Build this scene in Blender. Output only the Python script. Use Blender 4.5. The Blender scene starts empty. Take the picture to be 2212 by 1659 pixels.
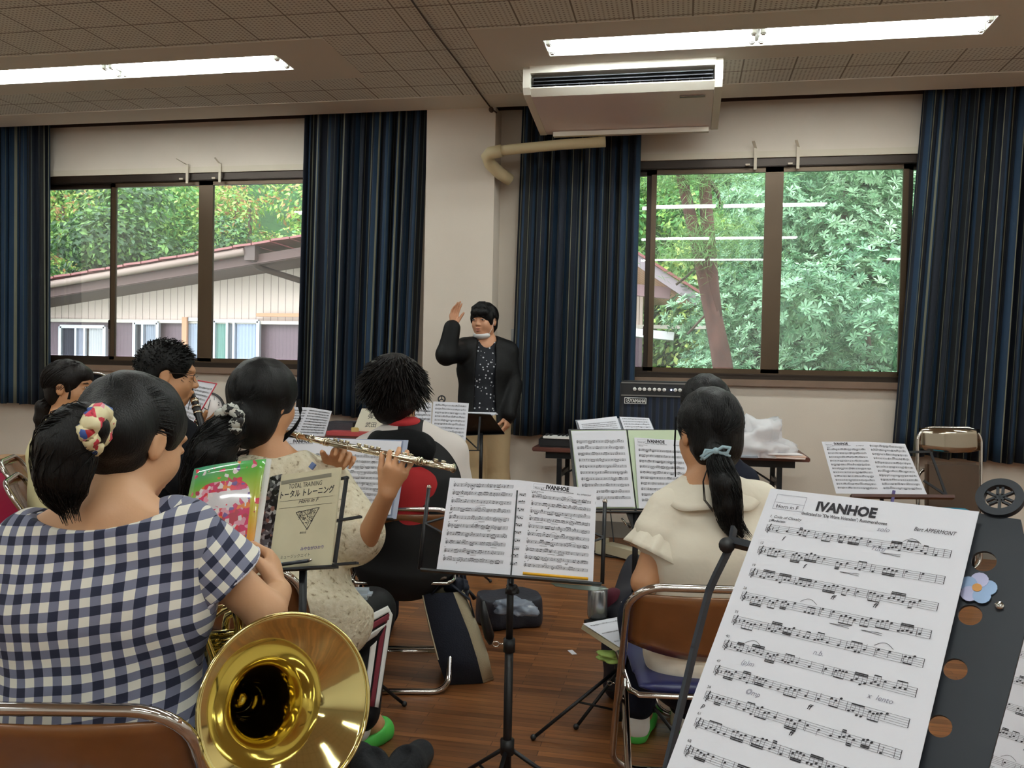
import bpy, math, random
import numpy as np
from mathutils import Vector, Matrix, noise
PI = math.pi
rng = random.Random(7)
nr = np.random.default_rng(7)
SC = bpy.context.scene
COL = SC.collection

# ------------------------------------------------------------------ camera
FPX, CX, CY, CH = 1850.0, 1106.0, 829.5, 1.22
RM = np.array([[0.98038122, -0.02414876, 0.1956259],
               [0.19608335, 0.01828345, -0.98041677],
               [0.02009913, 0.99954117, 0.02265992]])
CAM = np.array([0.0, 0.0, CH])
cd = bpy.data.cameras.new('camera')
cam = bpy.data.objects.new('camera', cd)
COL.objects.link(cam)
M4 = Matrix.Identity(4)
for i in range(3):
    for j in range(3):
        M4[i][j] = RM[i][j]
M4[2][3] = CH
cam.matrix_world = M4
cd.sensor_fit = 'HORIZONTAL'
cd.sensor_width = 36.0
cd.lens = 36.0 * FPX / 2212.0
cd.clip_start = 0.02
cd.clip_end = 300
SC.camera = cam

# ------------------------------------------------------------------ world, exposure
SC.view_settings.view_transform = 'Standard'
SC.view_settings.look = 'None'
SC.view_settings.gamma = 1.0
SC.view_settings.use_curve_mapping = False
SC.view_settings.exposure = 0.12
w = bpy.data.worlds.new('overcast_sky')
SC.world = w
w.use_nodes = True
wn = w.node_tree.nodes
wn['Background'].inputs[0].default_value = (0.86, 0.95, 1.0, 1)
wn['Background'].inputs[1].default_value = 6.0
TUBE_POWER = 40.0
SC.cycles.max_bounces = 9
SC.cycles.diffuse_bounces = 6
SC.cycles.glossy_bounces = 4
SC.cycles.transmission_bounces = 6
SC.cycles.transparent_max_bounces = 8
SC.cycles.caustics_reflective = False
SC.cycles.caustics_refractive = False
SC.cycles.sample_clamp_indirect = 4.0

# ------------------------------------------------------------------ picture <-> place
def ray(x, y):
    return RM @ np.array([(x - CX) / FPX, -(y - CY) / FPX, -1.0])
def at(x, y, d):
    return Vector(CAM + ray(x, y) * d)
def onz(x, y, z):
    r = ray(x, y)
    return Vector(CAM + r * ((z - CH) / r[2]))
def ony(x, y, Y):
    r = ray(x, y)
    return Vector(CAM + r * (Y / r[1]))
def onpl(x, y, p, n):
    r = Vector(ray(x, y)); c = Vector(CAM)
    return c + r * ((Vector(p) - c).dot(n) / r.dot(n))
RIGHT = Vector(RM[:, 0]); UPV = Vector(RM[:, 1]); FWD = -Vector(RM[:, 2])

# ------------------------------------------------------------------ materials
def srgb(c):
    return tuple(((v / 255) / 12.92 if v / 255 <= 0.04045 else ((v / 255 + 0.055) / 1.055) ** 2.4) for v in c)
MC = {}
def nt(name):
    m = bpy.data.materials.new(name); m.use_nodes = True
    n = m.node_tree.nodes; l = m.node_tree.links
    return m, n, l, n['Principled BSDF']
def setc(b, k, v):
    if k in b.inputs: b.inputs[k].default_value = v
def N(n, t, **kw):
    x = n.new(t)
    for k, v in kw.items():
        if hasattr(x, k): setattr(x, k, v)
    return x
def mat(name, rgb, rough=0.6, metal=0.0, bump=0.0, bscale=40, var=0.0, vscale=6, spec=0.5, stretch=None, coat=0.0, sss=0.0, trans=0.0):
    if name in MC: return MC[name]
    m, n, l, b = nt(name)
    c = srgb(rgb)
    b.inputs['Base Color'].default_value = (*c, 1)
    b.inputs['Roughness'].default_value = rough
    b.inputs['Metallic'].default_value = metal
    setc(b, 'Specular IOR Level', spec); setc(b, 'Coat Weight', coat)
    tc = N(n, 'ShaderNodeTexCoord'); mp = N(n, 'ShaderNodeMapping')
    l.new(tc.outputs['Object'], mp.inputs[0])
    if stretch: mp.inputs['Scale'].default_value = stretch
    if var > 0:
        t = N(n, 'ShaderNodeTexNoise'); t.inputs['Scale'].default_value = vscale; t.inputs['Detail'].default_value = 4
        l.new(mp.outputs[0], t.inputs['Vector'])
        r = N(n, 'ShaderNodeValToRGB')
        r.color_ramp.elements[0].position = 0.3; r.color_ramp.elements[1].position = 0.7
        r.color_ramp.elements[0].color = (*[v * (1 - var) for v in c], 1)
        r.color_ramp.elements[1].color = (*[min(1, v * (1 + var)) for v in c], 1)
        l.new(t.outputs['Fac'], r.inputs[0]); l.new(r.outputs[0], b.inputs['Base Color'])
    if bump > 0:
        t = N(n, 'ShaderNodeTexNoise'); t.inputs['Scale'].default_value = bscale; t.inputs['Detail'].default_value = 3
        l.new(mp.outputs[0], t.inputs['Vector'])
        bp = N(n, 'ShaderNodeBump'); bp.inputs['Strength'].default_value = bump; bp.inputs['Distance'].default_value = 0.01
        l.new(t.outputs['Fac'], bp.inputs['Height']); l.new(bp.outputs[0], b.inputs['Normal'])
    if trans > 0:
        tr = N(n, 'ShaderNodeBsdfTranslucent'); tr.inputs[0].default_value = (*c, 1)
        mx = N(n, 'ShaderNodeMixShader'); mx.inputs[0].default_value = trans
        l.new(b.outputs[0], mx.inputs[1]); l.new(tr.outputs[0], mx.inputs[2])
        l.new(mx.outputs[0], n['Material Output'].inputs[0])
    MC[name] = m
    return m
def emit(name, rgb, s):
    m, n, l, b = nt(name)
    b.inputs['Base Color'].default_value = (0.8, 0.8, 0.8, 1)
    b.inputs['Emission Color'].default_value = (*rgb, 1); b.inputs['Emission Strength'].default_value = s
    MC[name] = m
    return m
def glassmat(name, tint=(1, 1, 1), refl=1.0, haze=0.0):
    m, n, l, b = nt(name); n.remove(b)
    tr = N(n, 'ShaderNodeBsdfTransparent'); tr.inputs[0].default_value = (*tint, 1)
    gl = N(n, 'ShaderNodeBsdfGlossy'); gl.inputs['Roughness'].default_value = 0.01
    fr = N(n, 'ShaderNodeFresnel'); fr.inputs[0].default_value = 1.5
    mu = N(n, 'ShaderNodeMath', operation='MULTIPLY'); mu.inputs[1].default_value = refl
    l.new(fr.outputs[0], mu.inputs[0])
    mx = N(n, 'ShaderNodeMixShader')
    l.new(mu.outputs[0], mx.inputs[0]); l.new(tr.outputs[0], mx.inputs[1]); l.new(gl.outputs[0], mx.inputs[2])
    out = mx
    if haze > 0:
        df = N(n, 'ShaderNodeBsdfDiffuse'); df.inputs[0].default_value = (0.85, 0.87, 0.9, 1)
        m2 = N(n, 'ShaderNodeMixShader'); m2.inputs[0].default_value = haze
        l.new(mx.outputs[0], m2.inputs[1]); l.new(df.outputs[0], m2.inputs[2]); out = m2
    l.new(out.outputs[0], n['Material Output'].inputs[0])
    MC[name] = m
    return m
def ramp(n, stops, interp='CONSTANT'):
    r = N(n, 'ShaderNodeValToRGB'); cr = r.color_ramp; cr.interpolation = interp
    while len(cr.elements) < len(stops): cr.elements.new(0.5)
    for e, (p, c) in zip(cr.elements, stops):
        e.position = p
    for e, (p, c) in zip(cr.elements, stops):
        e.color = (*srgb(c), 1)
    return r
def math_(n, l, op, a, b=None):
    x = N(n, 'ShaderNodeMath', operation=op)
    for i, v in enumerate((a, b)):
        if v is None: continue
        if isinstance(v, (int, float)): x.inputs[i].default_value = v
        else: l.new(v, x.inputs[i])
    return x.outputs[0]
def sepxyz(n, l, out):
    s = N(n, 'ShaderNodeSeparateXYZ'); l.new(out, s.inputs[0]); return s.outputs

# ------------------------------------------------------------------ mesh builder
class MB:
    def __init__(s): s.v = []; s.f = []; s.m = []; s.sm = []; s.uv = None
    def add(s, vs, fs, mi=0, smooth=False):
        o = len(s.v)
        s.v.extend([tuple(p) for p in vs]); s.f.extend([tuple(i + o for i in f) for f in fs])
        s.m.extend([mi] * len(fs)); s.sm.extend([smooth] * len(fs))
        return s
    def box(s, c, d, R=None, mi=0, bev=0.0):
        hx, hy, hz = d[0] / 2, d[1] / 2, d[2] / 2
        c = Vector(c)
        if bev <= 0:
            vs = [Vector((x * hx, y * hy, z * hz)) for x in (-1, 1) for y in (-1, 1) for z in (-1, 1)]
            fs = [(0, 1, 3, 2), (4, 6, 7, 5), (0, 4, 5, 1), (2, 3, 7, 6), (0, 2, 6, 4), (1, 5, 7, 3)]
        else:
            bm = __import__('bmesh').new()
            import bmesh
            bmesh.ops.create_cube(bm, size=1.0)
            for v in bm.verts: v.co = Vector((v.co.x * d[0], v.co.y * d[1], v.co.z * d[2]))
            bmesh.ops.bevel(bm, geom=bm.edges[:], offset=bev, segments=2, affect='EDGES')
            bm.verts.index_update()
            vs = [v.co.copy() for v in bm.verts]; fs = [tuple(v.index for v in f.verts) for f in bm.faces]
            bm.free()
        if R is not None: vs = [R @ v for v in vs]
        return s.add([c + v for v in vs], fs, mi)
    def bar(s, a, b, w, t, up=Vector((0, 0, 1)), mi=0):
        a = Vector(a); b = Vector(b); z = (b - a); L = z.length; z.normalize()
        x = up.cross(z)
        if x.length < 1e-4: x = Vector((1, 0, 0)).cross(z)
        x.normalize(); y = z.cross(x)
        R = Matrix((x, y, z)).transposed()
        return s.box((a + b) / 2, (w, t, L), R, mi)
    def tube(s, pts, r, seg=10, mi=0, cap=True, closed=False):
        pts = [Vector(p) for p in pts]; n = len(pts)
        rs = r if hasattr(r, '__len__') else [r] * n
        vs = []; prev = None
        for i, p in enumerate(pts):
            if closed: t = pts[(i + 1) % n] - pts[i - 1]
            elif i == 0: t = pts[1] - pts[0]
            elif i == n - 1: t = pts[-1] - pts[-2]
            else: t = (pts[i + 1] - p).normalized() + (p - pts[i - 1]).normalized()
            if t.length < 1e-9: t = Vector((0, 0, 1))
            t.normalize()
            if prev is None:
                x = t.cross(Vector((0.13, 0.27, 0.95)))
                if x.length < 1e-3: x = t.cross(Vector((1, 0, 0)))
            else:
                x = prev - t * prev.dot(t)
                if x.length < 1e-6: x = t.cross(Vector((1, 0, 0.1)))
            x.normalize(); prev = x; y = t.cross(x)
            for k in range(seg):
                a = 2 * PI * k / seg
                vs.append(p + (x * math.cos(a) + y * math.sin(a)) * rs[i])
        fs = []
        for i in range(n if closed else n - 1):
            j = (i + 1) % n
            for k in range(seg):
                k2 = (k + 1) % seg
                fs.append((i * seg + k, i * seg + k2, j * seg + k2, j * seg + k))
        if cap and not closed:
            fs.append(tuple(range(seg))[::-1]); fs.append(tuple((n - 1) * seg + k for k in range(seg)))
        return s.add(vs, fs, mi, True)
    def lathe(s, prof, c, axis, seg=32, mi=0, close=False, smooth=True):
        c = Vector(c); z = Vector(axis).normalized()
        x = z.cross(Vector((0, 0, 1)))
        if x.length < 1e-3: x = Vector((1, 0, 0))
        x.normalize(); y = z.cross(x)
        vs = []
        for (r, h) in prof:
            for k in range(seg):
                a = 2 * PI * k / seg
                vs.append(c + z * h + (x * math.cos(a) + y * math.sin(a)) * r)
        n = len(prof); fs = []
        for i in range(n if close else n - 1):
            j = (i + 1) % n
            for k in range(seg):
                k2 = (k + 1) % seg
                fs.append((i * seg + k, i * seg + k2, j * seg + k2, j * seg + k))
        return s.add(vs, fs, mi, smooth)
    def ball(s, c, r, mi=0, seg=12, R=None):
        c = Vector(c); rx, ry, rz = r if hasattr(r, '__len__') else (r, r, r)
        vs = []; fs = []
        h = seg // 2
        for i in range(h + 1):
            th = PI * i / h
            for k in range(seg):
                a = 2 * PI * k / seg
                v = Vector((rx * math.sin(th) * math.cos(a), ry * math.sin(th) * math.sin(a), rz * math.cos(th)))
                vs.append(c + (R @ v if R is not None else v))
        for i in range(h):
            for k in range(seg):
                k2 = (k + 1) % seg
                fs.append((i * seg + k, (i + 1) * seg + k, (i + 1) * seg + k2, i * seg + k2))
        return s.add(vs, fs, mi, True)
    def plate(s, poly, nrm, th, mi=0):
        """solid plate: polygon (3D points, coplanar) extruded back along -nrm by th"""
        nrm = Vector(nrm).normalized(); n = len(poly)
        a = [Vector(p) for p in poly]; b = [p - nrm * th for p in a]
        fs = [tuple(range(n)), tuple(range(2 * n - 1, n - 1, -1))] + [(i, i + n, (i + 1) % n + n, (i + 1) % n) for i in range(n)]
        return s.add(a + b, fs, mi)
    def grid(s, P, mi=0, smooth=True):
        """P: 2D list of points"""
        a = len(P); b = len(P[0])
        vs = [p for row in P for p in row]
        fs = [(i * b + j, i * b + j + 1, (i + 1) * b + j + 1, (i + 1) * b + j) for i in range(a - 1) for j in range(b - 1)]
        return s.add(vs, fs, mi, smooth)
    def build(s, name, mats, parent=None, local=False, uv=None):
        me = bpy.data.meshes.new(name)
        off = Vector((0, 0, 0))
        if parent is not None and not local: off = Vector(parent.get('wl', (0, 0, 0)))
        V = np.array(s.v, dtype=np.float64).reshape(-1, 3) - np.array(off)
        me.from_pydata(V.tolist(), [], s.f)
        if not isinstance(mats, (list, tuple)): mats = [mats]
        for m in mats: me.materials.append(m)
        me.polygons.foreach_set('material_index', s.m)
        me.polygons.foreach_set('use_smooth', s.sm)
        if uv is not None:
            ul = me.uv_layers.new(name='UVMap')
            li = np.zeros(len(me.loops), dtype=np.int32); me.loops.foreach_get('vertex_index', li)
            ul.data.foreach_set('uv', np.array(uv)[li].ravel())
        me.update()
        o = bpy.data.objects.new(name, me); COL.objects.link(o)
        if parent is not None:
            o.parent = parent; o['wl'] = [float(q) for q in off] if not local else [0.0, 0.0, 0.0]
        return o
def clean_props():
    for o in bpy.data.objects:
        if 'wl' in o: del o['wl']
def tag(o, label=None, cat=None, group=None, kind=None):
    if label: o['label'] = label
    if cat: o['category'] = cat
    if group: o['group'] = group
    if kind: o['kind'] = kind
    return o
def thing(name, label, cat, loc, rz=0.0, group=None, kind=None):
    o = bpy.data.objects.new(name, None); COL.objects.link(o)
    o.location = loc; o.rotation_euler = (0, 0, rz); o.empty_display_size = 0.1
    o['wl'] = [float(q) for q in loc]
    return tag(o, label, cat, group, kind)
def nparr(name, V, F, mats, parent=None, smooth=True, mi=None):
    """numpy mesh"""
    me = bpy.data.meshes.new(name)
    off = np.array(parent.get('wl', (0, 0, 0))) if parent is not None else np.zeros(3)
    V = np.asarray(V, dtype=np.float64) - off; F = np.asarray(F, dtype=np.int32)
    k = F.shape[1]
    me.vertices.add(len(V)); me.vertices.foreach_set('co', V.ravel())
    me.loops.add(F.size); me.loops.foreach_set('vertex_index', F.ravel())
    me.polygons.add(len(F)); me.polygons.foreach_set('loop_start', np.arange(0, F.size, k, dtype=np.int32))
    me.update(calc_edges=True)
    me.polygons.foreach_set('use_smooth', np.full(len(F), smooth))
    if not isinstance(mats, (list, tuple)): mats = [mats]
    for m in mats: me.materials.append(m)
    if mi is not None: me.polygons.foreach_set('material_index', np.asarray(mi, dtype=np.int32))
    me.validate()
    o = bpy.data.objects.new(name, me); COL.objects.link(o)
    if parent is not None: o.parent = parent; o['wl'] = [float(q) for q in off]
    return o
def copy_tree(o, parent=None):
    c = o.copy(); COL.objects.link(c)
    if parent is not None: c.parent = parent
    for ch in list(o.children): copy_tree(ch, c)
    return c
_TX = {}
def text_polys(s, bold=0.0, shear=0.0):
    key = (s, bold, shear)
    if key in _TX: return _TX[key]
    cu = bpy.data.curves.new('t', 'FONT'); cu.body = s; cu.size = 1.0; cu.offset = bold; cu.shear = shear
    cu.resolution_u = 2; cu.align_x = 'CENTER'
    o = bpy.data.objects.new('t', cu)
    COL.objects.link(o)
    dg = bpy.context.evaluated_depsgraph_get()
    me = bpy.data.meshes.new_from_object(o.evaluated_get(dg))
    V = [tuple(v.co) for v in me.vertices]; F = [tuple(p.vertices) for p in me.polygons]
    bpy.data.objects.remove(o); bpy.data.meshes.remove(me); bpy.data.curves.remove(cu)
    _TX[key] = (V, F)
    return _TX[key]
def put_text(mb, s, org, ux, uy, size, nrm, mi=0, bold=0.0, shear=0.0, width=None, lift=0.0005):
    V, F = text_polys(s, bold, shear)
    if not V: return
    org = Vector(org) + Vector(nrm) * lift
    sx = size
    if width:
        xs = [v[0] for v in V]; sx = width / max(1e-6, max(xs) - min(xs))
    mb.add([org + ux * (v[0] * sx) + uy * (v[1] * size) for v in V], F, mi)

# ------------------------------------------------------------------ shared materials
M = dict(
 wall=mat('plaster', (212, 201, 187), 0.85, bump=0.12, bscale=260, var=0.02, vscale=3),
 trimw=mat('painted_trim', (205, 195, 176), 0.7),
 sillb=mat('sill_brown', (112, 90, 74), 0.5, var=0.08),
 bronze=mat('bronze_aluminium', (48, 37, 29), 0.4, 0.5),
 bronze2=mat('bronze_aluminium_light', (76, 60, 43), 0.35, 0.5),
 darkslot=mat('dark_board', (60, 44, 38), 0.8),
 chrome=mat('chrome', (205, 200, 195), 0.12, 1.0),
 steel=mat('brushed_steel', (150, 150, 148), 0.3, 1.0),
 blackm=mat('black_metal', (24, 25, 28), 0.42, 0.3),
 blackp=mat('black_plastic', (20, 20, 23), 0.45),
 paper=mat('white_paper', (226, 227, 235), 0.7),
 paperb=mat('cream_paper', (214, 208, 178), 0.75, var=0.03),
 ink=mat('printing_ink', (38, 36, 42), 0.8),
 inkg=mat('pencil_grey', (135, 135, 150), 0.8),
 skin=mat('skin', (203, 156, 118), 0.5, bump=0.05, bscale=120, var=0.03, vscale=10),
 skin2=mat('skin_tan', (196, 144, 104), 0.5, bump=0.05, bscale=120, var=0.03, vscale=10),
 hair=mat('black_hair', (8, 7, 7), 0.45, bump=0.3, bscale=60, stretch=(6, 6, 1), spec=0.22),
 hairb=mat('brown_black_hair', (19, 13, 11), 0.5, bump=0.3, bscale=60, stretch=(6, 6, 1), spec=0.2),
 white=mat('white_paint', (232, 232, 228), 0.5),
 acw=mat('unit_casing', (240, 236, 222), 0.4),
 acp=mat('unit_panel', (240, 228, 226), 0.3, spec=.4),
 beige=mat('pipe_beige', (214, 200, 160), 0.55),
 vinylb=mat('brown_vinyl', (72, 54, 40), 0.35, var=0.1),
 vinylblue=mat('navy_vinyl', (34, 38, 84), 0.35, var=0.1),
 panelb=mat('brown_back_panel', (120, 78, 44), 0.22, var=0.12, vscale=12, coat=0.4),
 wooddk=mat('table_top_brown', (92, 52, 42), 0.4, var=0.12, vscale=10),
 brass=mat('brass', (228, 214, 148), 0.07, 1.0),
 silver=mat('silver_plate', (226, 218, 196), 0.14, 1.0),
)
TAB = 6.143   # window wall plane (Y)
HC = 3.04    # ceiling height
YC = 5.943   # ceiling edge / column front
# ================================================================== SETTING
def struct(name, mb, mats):
    o = mb.build(name, mats); o['kind'] = 'structure'; return o
XL, XR, YB = -6.4, 5.4, -4.6
# floor: short hardwood strips laid along X
fm, n, l, b = nt('parquet')
tc = N(n, 'ShaderNodeTexCoord'); mp = N(n, 'ShaderNodeMapping'); l.new(tc.outputs['Object'], mp.inputs[0])
br = N(n, 'ShaderNodeTexBrick'); l.new(mp.outputs[0], br.inputs['Vector'])
br.inputs['Scale'].default_value = 1.0; br.inputs['Brick Width'].default_value = 0.42; br.inputs['Row Height'].default_value = 0.034
br.inputs['Mortar Size'].default_value = 0.0012; br.inputs['Bias'].default_value = 0.0; br.offset = 0.37; br.offset_frequency = 2
br.inputs['Color1'].default_value = (*srgb((112, 76, 46)), 1); br.inputs['Color2'].default_value = (*srgb((156, 108, 66)), 1)
br.inputs['Mortar'].default_value = (*srgb((70, 38, 22)), 1)
gn = N(n, 'ShaderNodeTexNoise'); mp2 = N(n, 'ShaderNodeMapping'); mp2.inputs['Scale'].default_value = (2.2, 40, 1)
l.new(tc.outputs['Object'], mp2.inputs[0]); l.new(mp2.outputs[0], gn.inputs['Vector']); gn.inputs['Scale'].default_value = 1.6; gn.inputs['Detail'].default_value = 5
rp = ramp(n, [(0.25, (170, 128, 96)), (0.75, (255, 240, 222))], 'LINEAR'); l.new(gn.outputs['Fac'], rp.inputs[0])
mx = N(n, 'ShaderNodeMix', data_type='RGBA', blend_type='MULTIPLY'); mx.inputs[0].default_value = 0.75
l.new(br.outputs['Color'], mx.inputs[6]); l.new(rp.outputs[0], mx.inputs[7]); l.new(mx.outputs[2], b.inputs['Base Color'])
b.inputs['Roughness'].default_value = 0.34
struct('floor', MB().box(((XL + XR) / 2, (YB + TAB) / 2, -0.05), (XR - XL, TAB - YB, 0.1)), fm)

# ceiling of perforated tiles, with openings for the recessed lamps
cm, n, l, b = nt('perforated_tiles')
tc = N(n, 'ShaderNodeTexCoord'); X, Y, Z = sepxyz(n, l, tc.outputs['Object'])
def gridline(src, step, wdt):
    q = math_(n, l, 'DIVIDE', src, step); q = math_(n, l, 'FRACT', math_(n, l, 'ADD', q, 100.0))
    return math_(n, l, 'LESS_THAN', q, wdt)
g = math_(n, l, 'MAXIMUM', gridline(X, 0.302, 0.03), gridline(Y, 0.302, 0.03))
hx = math_(n, l, 'SINE', math_(n, l, 'MULTIPLY', X, 2 * PI / 0.0252)); hy = math_(n, l, 'SINE', math_(n, l, 'MULTIPLY', Y, 2 * PI / 0.0252))
hole = math_(n, l, 'GREATER_THAN', math_(n, l, 'MULTIPLY', math_(n, l, 'ADD', hx, 1.0), math_(n, l, 'ADD', hy, 1.0)), 2.1)
c1 = N(n, 'ShaderNodeMix', data_type='RGBA'); c1.inputs[6].default_value = (*srgb((226, 229, 222)), 1); c1.inputs[7].default_value = (*srgb((166, 166, 158)), 1)
l.new(hole, c1.inputs[0])
c2 = N(n, 'ShaderNodeMix', data_type='RGBA'); c2.inputs[7].default_value = (*srgb((138, 134, 124)), 1)
l.new(g, c2.inputs[0]); l.new(c1.outputs[2], c2.inputs[6]); l.new(c2.outputs[2], b.inputs['Base Color'])
b.inputs['Roughness'].default_value = 0.9
plainc = mat('ceiling_plain', (224, 222, 212), 0.9)
LX = [(-4.77, -2.42), (-0.82, 1.53), (3.13, 5.2)]
LY = [(4.76, 5.02), (2.34, 2.60), (-0.08, 0.18), (-2.5, -2.24)]
xs = [XL] + sorted([v for a in LX for v in a]) + [XR]
ys = [YB] + sorted([v for a in LY for v in a]) + [YC - 0.0]
mb = MB()
for i in range(len(xs) - 1):
    for j in range(len(ys) - 1):
        if (xs[i], xs[i + 1]) in LX and (ys[j], ys[j + 1]) in LY: continue
        mb.box(((xs[i] + xs[i + 1]) / 2, (ys[j] + ys[j + 1]) / 2, HC + 0.01), (xs[i + 1] - xs[i], ys[j + 1] - ys[j], 0.02), mi=0)
struct('ceiling', mb, cm)
mb = MB()
for (a, c) in LX:   # plain board around each lamp opening, strip along the curtain slot
    for (p, q) in LY:
        z = HC - 0.002
        for (x0, x1, y0, y1) in ((a - .38, c + .38 if c < 5 else c, q, q + .2), (a - .38, c + .38 if c < 5 else c, p - .2, p), (a - .38, a, p, q), (c, c + .38 if c < 5 else c + .01, p, q)):
            mb.box(((x0 + x1) / 2, (y0 + y1) / 2, z), (x1 - x0, y1 - y0, 0.004))
mb.box(((XL + XR) / 2, YC - 0.14, HC - 0.003), (XR - XL, 0.28, 0.006))
struct('trim_1', mb, plainc)
# curtain slot above the windows
mb = MB(); mb.box(((XL + XR) / 2, TAB - 0.1, HC + 0.17), (XR - XL, 0.2, 0.02)); mb.box(((XL + XR) / 2, YC - 0.006, HC + 0.09), (XR - XL, 0.012, 0.16))
mb.box(((XL + XR) / 2, TAB - 0.006, HC + 0.1), (XR - XL, 0.012, 0.14))
struct('trim_2', mb, M['darkslot'])

# window wall
WZ0, WZ1 = 1.15, 2.675
W1 = (-5.4, -2.0); W2 = (-1.1, 2.3)
WT = 0.22
mb = MB()
def wbox(x0, x1, z0, z1): mb.box(((x0 + x1) / 2, TAB + WT / 2, (z0 + z1) / 2), (x1 - x0, WT, z1 - z0))
wbox(XL, XR, -0.1, WZ0); wbox(XL, XR, WZ1, HC + 0.2)
wbox(XL, W1[0], WZ0, WZ1); wbox(W1[1], W2[0], WZ0, WZ1); wbox(W2[1], XR, WZ0, WZ1)
struct('wall_front', mb, M['wall'])
mb = MB(); mb.box((-1.595, YC + 0.1, HC / 2), (0.505, 0.2, HC)); struct('wall_pillar', mb, M['wall'])
struct('wall_left', MB().box((XL - 0.1, (YB + TAB) / 2, 1.55), (0.2, TAB - YB, 3.3)), mat('plaster_light', (238, 236, 230), .85))
struct('wall_right', MB().box((XR + 0.1, (YB + TAB) / 2, 1.55), (0.2, TAB - YB, 3.3)), mat('plaster_light', (238, 236, 230), .85))
struct('wall_back', MB().box(((XL + XR) / 2, YB - 0.1, 1.55), (XR - XL, 0.2, 3.3)), mat('plaster_light', (238, 236, 230), .85))
base_m = mat('mortar_skirting', (128, 122, 114), 0.7, var=0.06)
mb = MB(); mb.box(((XL - 1.8475) / 2, TAB - 0.008, 0.055), (-1.8475 - XL, 0.016, 0.11)); mb.box(((XR - 1.3425) / 2, TAB - 0.008, 0.055), (XR + 1.3425, 0.016, 0.11))
mb.box((-1.595, YC - 0.008, 0.055), (0.52, 0.016, 0.11))
struct('baseboard_front', mb, base_m)
mb = MB()
for W in (W1, W2):
    mb.box(((W[0] + W[1]) / 2, TAB - 0.02, WZ0 - 0.022), (W[1] - W[0] + 0.1, 0.05, 0.045))
struct('trim_3', mb, M['sillb'])
mb = MB()
for W in (W1, W2):
    mb.box(((W[0] + W[1]) / 2, TAB - 0.006, WZ1 + 0.022), (W[1] - W[0] + 0.1, 0.016, 0.045))
struct('trim_4', mb, M['trimw'])
GL = glassmat('window_glass', (0.97, 0.985, 0.98), 1.7, 0.045)
def window(idx, W):
    root = thing('window_%d' % idx, None, None, ((W[0] + W[1]) / 2, TAB, WZ0)); root['kind'] = 'structure'
    f = MB(); y = TAB + 0.045; t = 0.09; xc = (W[0] + W[1]) / 2; wd = W[1] - W[0]
    f.box((xc, y, WZ1 - 0.03), (wd, t, 0.06)); f.box((xc, y, WZ0 + 0.015), (wd, t, 0.03))
    f.box((W[0] + 0.02, y, (WZ0 + WZ1) / 2), (0.04, t, WZ1 - WZ0)); f.box((W[1] - 0.02, y, (WZ0 + WZ1) / 2), (0.04, t, WZ1 - WZ0))
    f.box((xc, y - 0.048, WZ1 - 0.05), (wd, 0.01, 0.012)); f.box((xc, y - 0.048, WZ0 + 0.034), (wd, 0.01, 0.01))
    f.build('window_frame', M['bronze'], root)
    s = wd / 4
    for k in range(4):
        x0 = W[0] + s * k; x1 = x0 + s; yy = y - 0.012 if k in (1, 2) else y + 0.022
        stl = 0.075 if k == 2 else 0.035; str_ = 0.075 if k == 1 else 0.035
        if k == 2: stl = 0.045
        sh = MB()
        sh.box((x0 + stl / 2, yy, (WZ0 + WZ1) / 2), (stl, 0.028, WZ1 - WZ0 - 0.09)); sh.box((x1 - str_ / 2, yy, (WZ0 + WZ1) / 2), (str_, 0.028, WZ1 - WZ0 - 0.09))
        sh.box(((x0 + x1) / 2, yy, WZ1 - 0.075), (s, 0.028, 0.035)); sh.box(((x0 + x1) / 2, yy, WZ0 + 0.05), (s, 0.028, 0.045))
        so = sh.build('window_sash', M['bronze2' if k in (1, 2) else 'bronze'], root)
        g = MB(); g.box(((x0 + x1) / 2, yy, (WZ0 + WZ1) / 2), (s - 0.05, 0.004, WZ1 - WZ0 - 0.16)); g.build('window_pane', GL, so)
        if k in (0, 3):
            hb = MB(); hx = x1 - 0.03 if k == 0 else x0 + 0.03
            hb.box((hx, yy - 0.022, WZ0 + 0.33), (0.018, 0.016, 0.075), bev=0.005); hb.build('window_latch', M['bronze'], so)
    for dx in (-0.15, 0.13):   # white top catches for a blind
        h = MB(); x = xc + dx
        h.box((x, TAB - 0.03, WZ1 - 0.01), (0.02, 0.008, 0.15)); h.bar((x, TAB - 0.03, WZ1 + 0.06), (x - 0.07 if dx < 0 and idx == 1 else x - 0.02, TAB - 0.07, WZ1 + 0.1), 0.02, 0.004)
        h.box((x - 0.05, TAB - 0.03, WZ1 - 0.05), (0.03, 0.014, 0.012))
        h.build('blind_bracket', M['trimw'], root)
    return root
window(1, W1); window(2, W2)

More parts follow.
